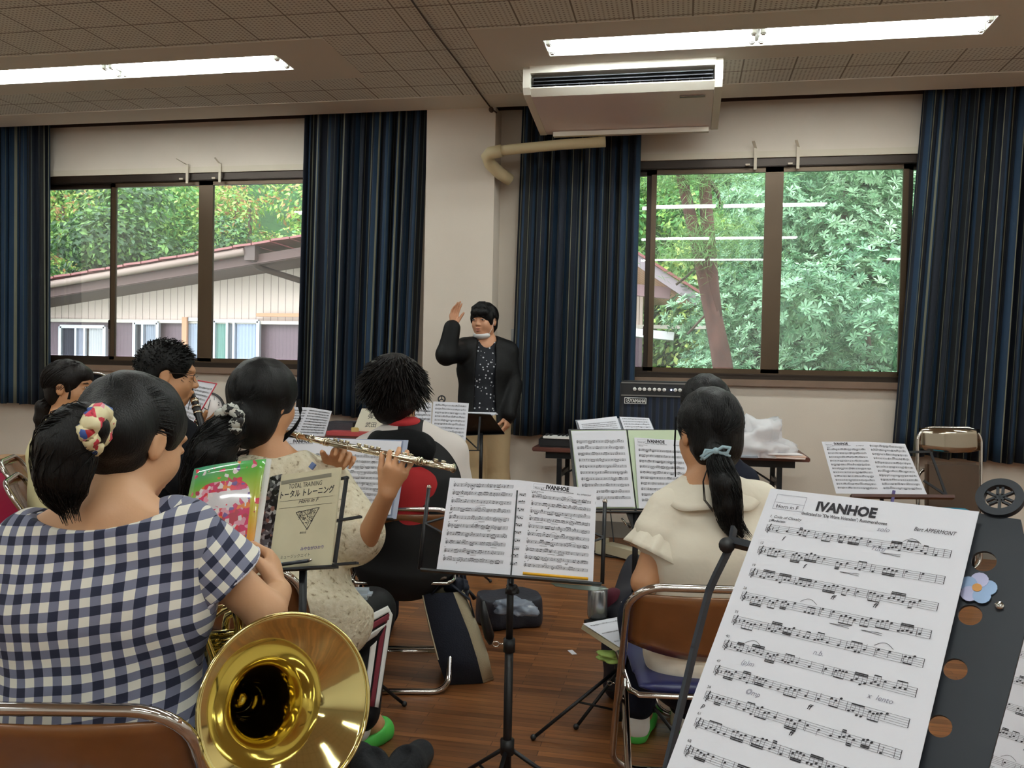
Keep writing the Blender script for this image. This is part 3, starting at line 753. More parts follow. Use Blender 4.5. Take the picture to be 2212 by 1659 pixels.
# ================================================================== IMPLICIT BODIES
class SDF:
    """union / subtraction of smooth primitives -> one closed mesh (surface nets)"""
    def __init__(s, vox=0.005): s.p = []; s.vox = vox; s.warp = None
    def cap(s, a, b, ra, rb=None, k=0.02, sub=False):
        s.p.append(('c', np.array(a, float), np.array(b, float), ra, ra if rb is None else rb, k, sub)); return s
    def ell(s, c, r, R=None, k=0.02, sub=False):
        r = np.array(r if hasattr(r, '__len__') else (r, r, r), float)
        s.p.append(('e', np.array(c, float), r, np.eye(3) if R is None else np.array(R), k, sub)); return s
    def eca(s, a, b, xa, ya, xb, yb, right, k=0.03, sub=False):
        """elliptic cone between a and b; x radii along 'right', y radii across"""
        a = np.array(a, float); b = np.array(b, float); z = b - a; L = np.linalg.norm(z); z /= L
        x = np.array(right, float); x -= z * x.dot(z); x /= np.linalg.norm(x); y = np.cross(z, x)
        s.p.append(('x', a, b, xa, ya, xb, yb, x, y, z, L, k, sub)); return s
    def cut(s, p, n): s.p.append(('h', np.array(p, float), np.array(n, float) / np.linalg.norm(np.array(n, float)))); return s
    def mesh(s):
        lo = np.full(3, 1e9); hi = -lo
        for p in s.p:
            if p[0] == 'c' and not p[6]: m = max(p[3], p[4]); q = np.stack([p[1], p[2]])
            elif p[0] == 'e' and not p[5]: m = max(p[2]); q = p[1][None]
            elif p[0] == 'x' and not p[12]: m = max(p[3:7]); q = np.stack([p[1], p[2]])
            else: continue
            lo = np.minimum(lo, q.min(0) - m); hi = np.maximum(hi, q.max(0) + m)
        h = s.vox; lo -= 4 * h + .01; hi += 4 * h + .01
        n = np.ceil((hi - lo) / h).astype(int) + 1
        F = np.full(n, 0.2, np.float32)
        ax = [lo[i] + h * np.arange(n[i]) for i in range(3)]
        for p in s.p:
            if p[0] == 'h':
                G = (ax[0][:, None, None] - p[1][0]) * p[2][0] + (ax[1][None, :, None] - p[1][1]) * p[2][1] + (ax[2][None, None, :] - p[1][2]) * p[2][2]
                F = np.maximum(F, G.astype(np.float32)); continue
            if p[0] == 'c': m = max(p[3], p[4]); q = np.stack([p[1], p[2]]); k = p[5]; sub = p[6]
            elif p[0] == 'e': m = max(p[2]); q = p[1][None]; k = p[4]; sub = p[5]
            else: m = max(p[3:7]); q = np.stack([p[1], p[2]]); k = p[11]; sub = p[12]
            m += 3 * h + k * 1.2
            i0 = np.clip(np.floor((q.min(0) - m - lo) / h).astype(int), 0, n - 1); i1 = np.clip(np.ceil((q.max(0) + m - lo) / h).astype(int) + 1, 1, n)
            if (i1 <= i0).any(): continue
            sl = tuple(slice(i0[i], i1[i]) for i in range(3))
            x = ax[0][sl[0]][:, None, None]; y = ax[1][sl[1]][None, :, None]; z = ax[2][sl[2]][None, None, :]
            if p[0] == 'c':
                a, b = p[1], p[2]; ba = b - a; L2 = max(1e-9, ba.dot(ba))
                px, py, pz = x - a[0], y - a[1], z - a[2]
                t = np.clip((px * ba[0] + py * ba[1] + pz * ba[2]) / L2, 0, 1)
                D = np.sqrt((px - t * ba[0]) ** 2 + (py - t * ba[1]) ** 2 + (pz - t * ba[2]) ** 2) - (p[3] + t * (p[4] - p[3]))
            elif p[0] == 'e':
                px, py, pz = x - p[1][0], y - p[1][1], z - p[1][2]; R = p[3]; r = p[2]
                u = [px * R[0][i] + py * R[1][i] + pz * R[2][i] for i in range(3)]
                k0 = np.sqrt(sum((u[i] / r[i]) ** 2 for i in range(3))); k1 = np.sqrt(sum((u[i] / r[i] ** 2) ** 2 for i in range(3)))
                D = k0 * (k0 - 1) / np.maximum(k1, 1e-6)
            else:
                _, a, b, xa, ya, xb, yb, X, Y, Z, L, _, _ = p
                px, py, pz = x - a[0], y - a[1], z - a[2]
                u = px * X[0] + py * X[1] + pz * X[2]; v = px * Y[0] + py * Y[1] + pz * Y[2]; ww = px * Z[0] + py * Z[1] + pz * Z[2]
                t = np.clip(ww / L, 0, 1); rx = xa + (xb - xa) * t; ry = ya + (yb - ya) * t
                e = ww - t * L; rz = np.minimum(rx, ry)
                k0 = np.sqrt((u / rx) ** 2 + (v / ry) ** 2 + (e / rz) ** 2); k1 = np.sqrt((u / rx ** 2) ** 2 + (v / ry ** 2) ** 2 + (e / rz ** 2) ** 2)
                D = k0 * (k0 - 1) / np.maximum(k1, 1e-6)
            D = D.astype(np.float32); f = F[sl]
            if sub:
                g = -D; hh = np.clip(0.5 - 0.5 * (f - g) / k, 0, 1) if k > 0 else (g > f).astype(np.float32)
                F[sl] = f * (1 - hh) + g * hh + k * hh * (1 - hh)
            else:
                hh = np.clip(0.5 + 0.5 * (f - D) / k, 0, 1) if k > 0 else (D < f).astype(np.float32)
                F[sl] = f * (1 - hh) + D * hh - k * hh * (1 - hh)
        if s.warp is not None:
            F += s.warp(ax[0][:, None, None], ax[1][None, :, None], ax[2][None, None, :]).astype(np.float32)
        return surf_nets(F, lo, h)
def surf_nets(F, lo, h):
    S = F < 0
    cx = S[:-1, :-1, :-1].astype(np.int8)
    cnt = np.zeros(cx.shape, np.int8)
    for dx in (0, 1):
        for dy in (0, 1):
            for dz in (0, 1):
                cnt += S[dx:dx + cx.shape[0], dy:dy + cx.shape[1], dz:dz + cx.shape[2]]
    act = np.argwhere((cnt > 0) & (cnt < 8))
    idx = np.full(cx.shape, -1, np.int32); idx[act[:, 0], act[:, 1], act[:, 2]] = np.arange(len(act))
    acc = np.zeros((len(act), 3)); num = np.zeros(len(act))
    cs = [(i, j, k) for i in (0, 1) for j in (0, 1) for k in (0, 1)]
    for a in cs:
        for d in range(3):
            if a[d]: continue
            b = list(a); b[d] = 1
            fa = F[act[:, 0] + a[0], act[:, 1] + a[1], act[:, 2] + a[2]]; fb = F[act[:, 0] + b[0], act[:, 1] + b[1], act[:, 2] + b[2]]
            mk = (fa < 0) != (fb < 0)
            t = fa / np.where(mk, fa - fb, 1)
            for c in range(3):
                acc[:, c] += np.where(mk, a[c] + (t if c == d else 0), 0)
            num += mk
    V = lo + h * (act + acc / num[:, None])
    Q = []
    for d in range(3):
        sl0 = [slice(1, -1)] * 3; sl0[d] = slice(0, -1); sl1 = [slice(1, -1)] * 3; sl1[d] = slice(1, None)
        A = S[tuple(sl0)]; B = S[tuple(sl1)]
        for sgn in (0, 1):
            e = np.argwhere((A & ~B) if sgn == 0 else (~A & B))
            off = np.ones(3, int); off[d] = 0; e = e + off
            u, v = (d + 1) % 3, (d + 2) % 3
            def gi(du, dv):
                q = e.copy(); q[:, u] -= du; q[:, v] -= dv
                return idx[q[:, 0], q[:, 1], q[:, 2]]
            q = np.stack([gi(0, 0), gi(1, 0), gi(1, 1), gi(0, 1)], 1)
            if sgn: q = q[:, ::-1]
            Q.append(q)
    Q = np.concatenate(Q); Q = Q[(Q >= 0).all(1)]
    # light relaxation
    for _ in range(2):
        sm = np.zeros_like(V); c = np.zeros(len(V))
        for i in range(4):
            a = Q[:, i]; b = Q[:, (i + 1) % 4]
            np.add.at(sm, a, V[b]); np.add.at(c, a, 1)
        V = V * .5 + sm / np.maximum(c, 1)[:, None] * .5
    return V, Q
def folds(amp, seed, fx=14, fz=7, axis=None):
    r = random.Random(seed); T = [(r.uniform(.5, 1.4) * fx, r.uniform(.5, 1.4) * fx, r.uniform(.3, 1.2) * fz, r.uniform(0, 6)) for _ in range(5)]
    def f(x, y, z):
        o = 0
        for a, b, c, p in T: o = o + np.sin(a * x + b * y * (1 if p > 3 else -1) + c * z + p + 1.3 * np.sin(z * c * .6 + x * 5))
        return amp * o / 2.2
    return f
def frame(fwd, up=(0, 0, 1)):
    f = Vector(fwd).normalized(); r = f.cross(Vector(up)).normalized(); u = r.cross(f)
    return np.array([[r.x, f.x, u.x], [r.y, f.y, u.y], [r.z, f.z, u.z]])   # columns right, fwd, up
def hand(S, wrist, d, pn, side, curl=(20, 25, 30, 35), spread=1.0, thumb=0.6, s=1.0, tc=20, tips=None):
    """d: direction of the fingers, pn: palm normal (the way fingers curl), side: +1 if the thumb lies along d x pn"""
    w = Vector(wrist); d = Vector(d).normalized(); pn = Vector(pn); pn = (pn - d * pn.dot(d)).normalized(); x = d.cross(pn) * side
    kn = w + d * .085 * s
    S.eca(w + d * .005, kn - d * .012 * s, .026 * s, .016 * s, .038 * s, .0135 * s, x, k=.012)
    L = [(.042, .026, .021), (.046, .030, .022), (.042, .028, .021), (.033, .021, .019)]
    for i in range(4):
        off = (1.5 - i) * .0192 * s
        b = kn + x * off - d * abs(1.4 - i) * .004 * s
        dd = (d + x * (1.5 - i) * .09 * spread).normalized(); ang = 0
        p = b - d * .012 * s; rr = [.0092, .0088, .0078, .0068]
        if i == 3: rr = [v * .88 for v in rr]
        S.cap(p, b, rr[0] * s, rr[0] * s, k=.008)
        p = b
        ax = dd.cross(pn).normalized()
        for j in range(3):
            ang += math.radians(curl[i]) * (1.0 if j < 2 else .7)
            e = (dd * math.cos(ang) + pn * math.sin(ang)).normalized()
            q = p + e * L[i][j] * s
            S.cap(p, q, rr[j] * s, rr[j + 1] * s, k=.004); p = q
    tb = w + d * .022 * s + x * .022 * s + pn * .006 * s
    td = (d * math.cos(thumb) + x * math.sin(thumb) + pn * .35).normalized()
    q = tb + td * .042 * s; S.cap(tb, q, .0135 * s, .011 * s, k=.012)
    td2 = (td + pn * math.radians(tc) * .9 - x * .15).normalized(); q2 = q + td2 * .030 * s; S.cap(q, q2, .0105 * s, .0095 * s, k=.004)
    td3 = (td2 + pn * math.radians(tc) * .5).normalized(); S.cap(q2, q2 + td3 * .022 * s, .0095 * s, .0078 * s, k=.004)
def head_prims(S, c, R, s=1.0, face=True):
    c = np.array(c)
    def P(x, y, z): return c + R @ (np.array([x, y, z]) * s)
    def E(x, y, z, r, k=.02, sub=False): S.ell(P(x, y, z), np.array(r) * s, R, k * s, sub)
    E(0, -.015, .035, (.073, .09, .078)); E(0, .022, -.02, (.064, .064, .082), .02)
    E(0, .045, -.082, (.034, .036, .028), .03); E(.032, .055, -.03, (.03, .028, .035)); E(-.032, .055, -.03, (.03, .028, .035))
    E(.045, .01, -.06, (.02, .035, .03), .03); E(-.045, .01, -.06, (.02, .035, .03), .03)
    if face:
        for sx in (1, -1): E(sx * .031, .1, .002, (.022, .02, .012), .012, True)
        E(0, .078, .025, (.05, .014, .012), .02)
        S.cap(P(0, .084, .004), P(0, .099, -.028), .0075 * s, .0115 * s, k=.012 * s)
        for sx in (1, -1): E(sx * .011, .092, -.032, (.009, .01, .007), .006)
        E(0, .088, -.054, (.022, .011, .007), .006); E(0, .086, -.067, (.019, .011, .008), .006)
        S.cap(P(-.018, .1, -.0605), P(.018, .1, -.0605), .003 * s, .003 * s, k=.004 * s, sub=True)
        for sx in (1, -1): E(sx * .031, .081, .001, (.017, .010, .0085), .004)
    for sx in (1, -1):
        E(sx * .076, -.008, -.008, (.009, .019, .031), .008); E(sx * .086, -.004, -.004, (.006, .009, .017), .004, True)
def person_sdf(J, s=1.0, vox=.005, face=True, hands=True, thick=1.0):
    S = SDF(vox); g = s * thick
    rt = Vector(J['shR']) - Vector(J['shL']); rt.normalize()
    S.eca(J['pel'], J['waist'], .15 * g, .105 * g, .122 * g, .092 * g, rt, k=.05)
    S.eca(J['waist'], J['chest'], .122 * g, .092 * g, .15 * g, .105 * g, rt, k=.05)
    S.eca(J['chest'], Vector(J['neck']) * .8 + Vector(J['chest']) * .2, .15 * g, .1 * g, .1 * g, .06 * g, rt, k=.05)
    for q in 'LR':
        S.cap(J['neck'], J['sh' + q], .045 * g, .047 * g, k=.05)
        S.cap(J['sh' + q], J['el' + q], .044 * g, .036 * g, k=.02); S.cap(J['el' + q], J['wr' + q], .037 * g, .0245 * s, k=.012)
        if 'hip' + q in J:
            S.cap(J['hip' + q], J['kn' + q], .083 * g, .055 * g, k=.03); S.cap(J['kn' + q], J['an' + q], .053 * g, .035 * s, k=.015)
            S.cap(J['an' + q], Vector(J['an' + q]) * .4 + Vector(J['to' + q]) * .6, .037 * s, .034 * s, k=.02); S.cap(Vector(J['an' + q]) * .4 + Vector(J['to' + q]) * .6, J['to' + q], .034 * s, .026 * s, k=.02)
    S.cap(J['neck'], Vector(J['head']) + Vector(J['R'][:, 2]) * -.05 + Vector(J['R'][:, 1]) * -.02, .052 * s, .05 * s, k=.035)
    head_prims(S, J['head'], J['R'], s, face)
    if hands:
        for q in 'LR':
            if 'hand' + q in J: hand(S, J['wr' + q], s=s * .97, **J['hand' + q])
    return S
def sdf_obj(S, name, mats, parent):
    V, Q = S.mesh(); return nparr(name, V, Q, mats, parent)
def torso_cloth(S, J, infl=.018, g=1.0, hem=None, k=.05, flare=0.0, low=None):
    rt = (Vector(J['shR']) - Vector(J['shL'])).normalized()
    pel = Vector(low) if low is not None else Vector(J['pel'])
    S.eca(pel, J['waist'], (.155 + infl + flare) * g, (.11 + infl + flare * .6) * g, (.128 + infl) * g, (.096 + infl) * g, rt, k=k)
    S.eca(J['waist'], J['chest'], (.128 + infl) * g, (.096 + infl) * g, (.152 + infl) * g, (.106 + infl) * g, rt, k=k)
    S.eca(J['chest'], Vector(J['neck']) * .7 + Vector(J['chest']) * .3, (.152 + infl) * g, (.104 + infl) * g, (.1 + infl) * g, (.06 + infl) * g, rt, k=k)
    nk_ = Vector(J['neck']) * .86 + Vector(J['chest']) * .14
    for q in 'LR': S.cap(nk_, J['sh' + q], (.036 + infl) * g, (.047 + infl) * g, k=k)
def sleeve(S, J, q, infl=.016, upto=1.0, k=.02, g=1.0, flare=0.0):
    a = Vector(J['sh' + q]); e = Vector(J['el' + q]); w_ = Vector(J['wr' + q])
    if upto <= 1: S.cap(a, a + (e - a) * upto, (.046 + infl) * g, (.046 - .01 * upto + infl + flare) * g, k=k)
    else:
        S.cap(a, e, (.045 + infl) * g, (.037 + infl) * g, k=k); S.cap(e, e + (w_ - e) * (upto - 1), (.038 + infl) * g, (.03 + infl + flare) * g, k=k)
def pants(S, J, infl=.014, upto=1.0, g=1.0, k=.03):
    rt = (Vector(J['hipR']) - Vector(J['hipL'])).normalized()
    S.eca(J['pel'], Vector(J['pel']) * .5 + Vector(J['waist']) * .5, (.156 + infl) * g, (.112 + infl) * g, (.136 + infl * .4) * g, (.1 + infl * .3) * g, rt, k=k)
    for q in 'LR':
        S.cap(J['hip' + q], J['kn' + q], (.086 + infl) * g, (.058 + infl) * g, k=k)
        e = Vector(J['kn' + q]); a = Vector(J['an' + q]); S.cap(e, e + (a - e) * upto, (.057 + infl) * g, (.045 + infl) * g, k=k)
def strand_bundle(mb, path, n, rad, r=.0013, seed=0, taper=.25, endspread=1.0, seg=3, wave=.004, mi=0):
    """hair strands around a path (list of points); rad(t) radius of the bundle"""
    rr = random.Random(seed); P = [Vector(p) for p in path]
    def pt(t):
        u = t * (len(P) - 1); i = min(int(u), len(P) - 2); f = u - i
        p0 = P[max(0, i - 1)]; p1 = P[i]; p2 = P[i + 1]; p3 = P[min(len(P) - 1, i + 2)]
        return .5 * ((2 * p1) + (p2 - p0) * f + (2 * p0 - 5 * p1 + 4 * p2 - p3) * f * f + (3 * p1 - p0 - 3 * p2 + p3) * f ** 3)
    for _ in range(n):
        a = rr.uniform(0, 2 * PI); q = math.sqrt(rr.uniform(.3, 1)); ln = rr.uniform(.82, 1.06); ph = rr.uniform(0, 6); pts = []; rs = []
        for j in range(11):
            t = j / 10 * ln; tt = min(t, 1); c = pt(tt); d = (pt(min(1, tt + .02)) - pt(max(0, tt - .02))).normalized()
            if t > 1: c = c + d * (t - 1) * .3
            x = d.cross(Vector((.2, .5, .9))).normalized(); y = d.cross(x); R_ = rad(tt) * q
            aa = a + .6 * math.sin(ph + t * 3)
            pts.append(c + (x * math.cos(aa) + y * math.sin(aa)) * R_ + x * wave * math.sin(ph + t * 9)); rs.append(r * (1 - t * (1 - taper)))
        mb.tube(pts, rs, seg, mi, cap=False)
def cap_strands(mb, c, R, rad, gather, n, seed, r=.0012, ymax=.5, s=1.0, mi=0, lift=0.0, zmin=-.4):
    """combed strands lying on the skull ellipsoid and running to a gather point (local coordinates)"""
    rr = random.Random(seed); c = np.array(c); g = np.array(gather, float) / np.array(rad); g /= np.linalg.norm(g)
    cnt = 0
    while cnt < n:
        v = np.array([rr.gauss(0, 1) for _ in range(3)]); v /= np.linalg.norm(v)
        if (v[1] > ymax and v[2] < .75) or v[1] > .9 or v[2] < zmin: continue
        cnt += 1; om = math.acos(max(-1, min(1, v.dot(g)))); pts = []
        if om < .15: continue
        for j in range(9):
            t = j / 8; q = (math.sin((1 - t) * om) * v + math.sin(t * om) * g) / math.sin(om)
            k = 1.0 + lift + .006 * math.sin(t * 5 + cnt)
            pts.append(Vector(c + R @ (q * np.array(rad) * k * s + np.array([0, -.012, .03]) * s)))
        mb.tube(pts, r, 3, mi, cap=False)
# ================================================================== PEOPLE
def dirv(r, f, u=0.0): return (RIGHT * r + FWD * f + Vector((0, 0, u))).normalized()
def cloth(name, rgb, rough=.85, bump=.25, bscale=30, **kw):
    kw.setdefault('spec', .2)
    return mat(name, rgb, rough, bump=bump, bscale=bscale, **kw)
def L2W(J, x, y, z): return Vector(np.array(J['head']) + J['R'] @ np.array([x, y, z]))
def base_of(J): return (J['pel'].x, J['pel'].y, 0.0)
def eyes(J, p, brow=True):
    R3 = Matrix(J['R'].tolist())
    for sx in (1, -1):
        e = MB(); e.ball(L2W(J, sx * .031, .0835, .002), (.0115, .0045, .0042), R=R3); e.build('eye', mat('eye_white', (214, 206, 200), .3), p)
        e = MB(); e.ball(L2W(J, sx * .031, .0868, .002), (.0052, .0022, .0045), R=R3); e.tube([L2W(J, sx * .019, .086, .003), L2W(J, sx * .031, .088, .0068), L2W(J, sx * .044, .083, .004)], .0012, 5); e.build('iris', mat('iris_dark', (22, 16, 14), .2), p)
        if brow:
            e = MB(); e.tube([L2W(J, sx * .017, .089, .018), L2W(J, sx * .031, .089, .023), L2W(J, sx * .048, .078, .019)], [.0018, .0024, .001], 6); e.build('eyebrow', M['hair'], p)
    e = MB(); e.ball(L2W(J, 0, .0935, -.0545), (.019, .0055, .0042), R=R3); e.ball(L2W(J, 0, .0925, -.0675), (.017, .006, .005), R=R3); e.build('lips', mat('lips', (176, 104, 92), .4), p)
def hair_cap(J, r=(.088, .105, .09), face=(.075, .075, .088), fz=-.045, fy=.093, nape=(.07, .05, .06), nz=-.035, ears=True, extra=None, vox=.004):
    S = SDF(vox); c = np.array(J['head']); R = J['R']
    P = lambda x, y, z: c + R @ np.array([x, y, z])
    S.ell(P(0, -.012, .032), r, R, 0.0); S.ell(P(0, -.045, nz), nape, R, .03)
    if extra: extra(S, P, R)
    S.ell(P(0, fy, fz), face, R, .012, True)
    if ears:
        for sx in (1, -1): S.ell(P(sx * .09, .0, -.02), (.03, .026, .04), R, .01, True)
    S.warp = folds(.0016, 5, 90, 25)
    return S
def hair_obj(S, mb, m, parent):
    V, Q = S.mesh()
    mb2 = MB(); mb2.v = V.tolist(); mb2.f = [tuple(int(i) for i in q) for q in Q]; mb2.m = [0] * len(Q); mb2.sm = [True] * len(Q)
    mb2.add(mb.v, mb.f, 0, True)
    return mb2.build('hair', m, parent)

# ---------------------------------------------------------- horn player, front left
J = dict(pel=at(215, 1700, 1.50), waist=at(215, 1500, 1.50), chest=at(228, 1290, 1.50), neck=at(240, 1120, 1.48), head=at(286, 948, 1.57),
         shL=at(78, 1180, 1.49), shR=at(392, 1160, 1.52), elL=at(5, 1400, 1.62), wrL=at(210, 1450, 1.85), elR=at(574, 1322, 1.57), wrR=at(603, 1278, 1.69),
         hipL=at(140, 1720, 1.58), hipR=at(300, 1720, 1.58), R=frame(dirv(.44, .88, -.34)))
for q, px in (('L', 170), ('R', 420)):
    k = J['hip' + q] + FWD * .40; k.z = .46; J['kn' + q] = k; J['an' + q] = Vector((k.x, k.y, .08)) + FWD * .02; J['to' + q] = J['an' + q] + FWD * .16 - Vector((0, 0, .05))
J['handR'] = dict(d=(at(588, 1200, 1.75) - J['wrR']), pn=-RIGHT * 1.0 + FWD * .15, side=1, curl=(42, 46, 50, 52), thumb=.6, spread=1.3)
J['handL'] = dict(d=dirv(.8, .5, 0), pn=dirv(.1, -.9, 0), side=-1, curl=(40, 40, 40, 40))
p = thing('person', 'seated person in a navy and white gingham blouse holding a brass horn', 'person', base_of(J))
sdf_obj(person_sdf(J, 1.0, .0045), 'body', M['skin'], p)
GB = Vector(J['pel'])
def gingham(name, ax_u, ax_v, per=.030, wob=.006):
    m, n, l, b = nt(name); tc = N(n, 'ShaderNodeTexCoord')
    ns = N(n, 'ShaderNodeTexNoise'); ns.inputs['Scale'].default_value = 5; l.new(tc.outputs['Object'], ns.inputs['Vector'])
    def st(ax):
        d = N(n, 'ShaderNodeVectorMath', operation='DOT_PRODUCT'); d.inputs[1].default_value = ax; l.new(tc.outputs['Object'], d.inputs[0])
        u = math_(n, l, 'ADD', d.outputs['Value'], math_(n, l, 'MULTIPLY', ns.outputs['Fac'], wob * 4))
        return math_(n, l, 'LESS_THAN', math_(n, l, 'FRACT', math_(n, l, 'ADD', math_(n, l, 'DIVIDE', u, per), 200)), .5)
    s = math_(n, l, 'MULTIPLY', math_(n, l, 'ADD', st(ax_u), st(ax_v)), .5)
    r = ramp(n, [(0, (230, 228, 216)), (.3, (118, 121, 142)), (.75, (30, 34, 56))]); l.new(s, r.inputs[0]); l.new(r.outputs[0], b.inputs['Base Color']); b.inputs['Roughness'].default_value = .9
    w_ = N(n, 'ShaderNodeTexNoise'); w_.inputs['Scale'].default_value = 14; l.new(tc.outputs['Object'], w_.inputs['Vector']); bp = N(n, 'ShaderNodeBump'); bp.inputs['Strength'].default_value = .25; bp.inputs['Distance'].default_value = .02
    l.new(w_.outputs['Fac'], bp.inputs['Height']); l.new(bp.outputs[0], b.inputs['Normal'])
    return m
S = SDF(.005); torso_cloth(S, J, .026, 1.0, low=at(222, 1690, 1.47), flare=.03)
S.ell(J['neck'] + Vector((0, 0, .045)) + FWD * .02 - RIGHT * .012, (.135, .13, .068), frame(FWD), .01, True)
S.warp = folds(.0045, 21, 17, 5)
sdf_obj(S, 'blouse', gingham('gingham', tuple(RIGHT * .99 + Vector((0, 0, .03))), (-.10, -.02, 1)), p)
a = Vector(J['shR']); e = Vector(J['elR'])
S = SDF(.004); tip = a + (e - a) * .62
S.cap(a - (e - a) * .06 + Vector((0, 0, .004)), tip, .062, .074, k=.02); S.cut(tip - (e - a).normalized() * .012, (e - a)); S.cap(tip - (e - a) * .25, tip + (e - a) * .4, .05, .062, k=.004, sub=True); S.warp = folds(.003, 8, 30, 20)
ax = (e - a).normalized(); bx = ax.cross(FWD).normalized()
sdf_obj(S, 'sleeve', gingham('gingham_sleeve', tuple(ax), tuple(bx)), p)
rim = MB(); cpt = tip - ax * .012; by = ax.cross(bx)
rim.tube([cpt + (bx * math.cos(t) + by * math.sin(t)) * .0725 + ax * .003 * math.sin(3 * t) for t in np.linspace(0, 2 * PI, 33)[:-1]], .003, 6, closed=True)
rim.build('sleeve_hem', mat('hem_white', (214, 214, 224), .8), p)
a = Vector(J['shL']); e = Vector(J['elL'])
S = SDF(.005); S.cap(a, a + (e - a) * .7, .06, .07); S.cut(a + (e - a) * .65, (e - a)); sdf_obj(S, 'sleeve', gingham('gingham_sleeve_left', tuple((e - a).normalized()), (1, 0, 0)), p)
S = SDF(.008); pants(S, J, .02, .9); sdf_obj(S, 'trousers', cloth('navy_cloth', (28, 32, 50)), p)
tie = at(204, 926, 1.385)
def ex(S, P, R):
    S.ell(np.array(at(240, 930, 1.47)), (.045, .05, .045), None, .05)
S = hair_cap(J, r=(.084, .102, .09), extra=ex, nape=(.074, .055, .062), nz=-.035)
hm = MB()
path = [tie, at(172, 918, 1.385), at(146, 958, 1.38), at(136, 1025, 1.38), at(142, 1080, 1.38)]
S2 = [(path[0], .024), (path[1], .033), (path[2], .043), (path[3], .040), (path[4], .015)]
for (q0, r0_), (q1, r1_) in zip(S2, S2[1:]): S.cap(q0, q1, r0_, r1_, k=.02)
S.p = [x for x in S.p if not ((x[0] == 'e' and x[5]))] + [x for x in S.p if (x[0] == 'e' and x[5])]
strand_bundle(hm, path + [at(150, 1110, 1.38)], 420, lambda t: .022 + .027 * math.sin(PI * min(1, t * 1.1)) - .02 * max(0, t - .8) * 5 * .4, .0012, 3)
loc_tie = np.array(J['R']).T @ (np.array(tie) - np.array(J['head']))
cap_strands(hm, J['head'], J['R'], (.084, .102, .09), loc_tie, 800, 4, ymax=.3, r=.0007)
for k in range(0):
    x0 = 215 + k * 9 + rng.uniform(-4, 4); hm.tube([at(x0, 1040 + rng.uniform(-10, 10), 1.43), at(x0 + rng.uniform(-12, 14), 1065, 1.42), at(x0 + rng.uniform(-22, 24), 1085 + rng.uniform(-5, 20), 1.43)], [.0005, .0004, .0002], 3, cap=False)
hair_obj(S, hm, M['hair'], p)
# floral scrunchie
fm_, n, l, b = nt('floral_fabric'); tc = N(n, 'ShaderNodeTexCoord'); vo = N(n, 'ShaderNodeTexVoronoi'); vo.inputs['Scale'].default_value = 70; l.new(tc.outputs['Object'], vo.inputs['Vector'])
sx_ = sepxyz(n, l, vo.outputs['Color']); r = ramp(n, [(0, (232, 222, 178)), (.55, (205, 60, 80)), (.68, (232, 222, 178)), (.78, (60, 90, 160)), (.86, (226, 150, 160)), (.93, (170, 30, 40))]); l.new(sx_[0], r.inputs[0]); l.new(r.outputs[0], b.inputs['Base Color'])
sc = MB(); tz = (path[1] - path[0]).normalized(); tx = tz.cross(Vector((0, 0, 1))).normalized(); ty = tz.cross(tx)
sc.tube([tie - tz * .002 + (tx * math.cos(t) + ty * math.sin(t)) * (.025 + .003 * math.sin(9 * t)) + tz * .003 * math.sin(7 * t) for t in np.linspace(0, 2 * PI, 49)[:-1]], [.016 + .002 * math.sin(i * 1.7) for i in range(48)], 10, closed=True)
sc.build('scrunchie', fm_, p)
PB = p

# ---------------------------------------------------------- flute player
fl0, fl1 = at(606, 934, 2.70), at(981, 1012, 2.34)
J = dict(pel=at(645, 1370, 2.58), waist=at(640, 1265, 2.6), chest=at(615, 1140, 2.62), neck=at(592, 1000, 2.60), head=at(572, 868, 2.62),
         shL=at(515, 1050, 2.56), shR=at(703, 1045, 2.68), elL=at(640, 1150, 2.90), wrL=at(716, 1020, 2.66), elR=at(782, 1185, 2.60), wrR=at(836, 1066, 2.44),
         hipL=at(590, 1385, 2.62), hipR=at(690, 1375, 2.62), knR=at(800, 1322, 2.82), anR=at(772, 1552, 2.68), toR=at(822, 1588, 2.78), knL=at(640, 1330, 3.0), anL=at(640, 1520, 2.9), toL=at(660, 1540, 3.0), R=frame(dirv(.52, .84, -.08)))
J['toR'].z = .035; J['toL'].z = .035
J['handR'] = dict(d=(at(862, 1000, 2.42) - J['wrR']), pn=dirv(-.1, 1, .1), side=1, curl=(48, 42, 38, 34), spread=1.6, thumb=.5)
J['handL'] = dict(d=(at(752, 965, 2.62) - J['wrL']), pn=dirv(.35, -.9, .1), side=-1, curl=(40, 46, 50, 50), thumb=.7)
p = thing('person', 'seated flute player in a cream speckled knit top with a black and white scrunchie', 'person', base_of(J))
sdf_obj(person_sdf(J, 1.0, .0045), 'body', M['skin2'], p)
km, n, l, b = nt('speckled_knit'); tc = N(n, 'ShaderNodeTexCoord'); t1 = N(n, 'ShaderNodeTexNoise'); t1.inputs['Scale'].default_value = 60; t1.inputs['Detail'].default_value = 6; l.new(tc.outputs['Object'], t1.inputs['Vector'])
r = ramp(n, [(.0, (106, 90, 72)), (.33, (160, 146, 120)), (.39, (214, 204, 176)), (.6, (226, 218, 194))], 'LINEAR'); l.new(t1.outputs['Fac'], r.inputs[0]); l.new(r.outputs[0], b.inputs['Base Color']); b.inputs['Roughness'].default_value = .95
bp = N(n, 'ShaderNodeBump'); bp.inputs['Strength'].default_value = .8; bp.inputs['Distance'].default_value = .01; l.new(t1.outputs['Fac'], bp.inputs['Height']); l.new(bp.outputs[0], b.inputs['Normal'])
S = SDF(.0055); torso_cloth(S, J, .028, 1.0, low=at(640, 1330, 2.55), flare=.05); sleeve(S, J, 'R', .034, .78, flare=.024); sleeve(S, J, 'L', .03, .9, flare=.02)
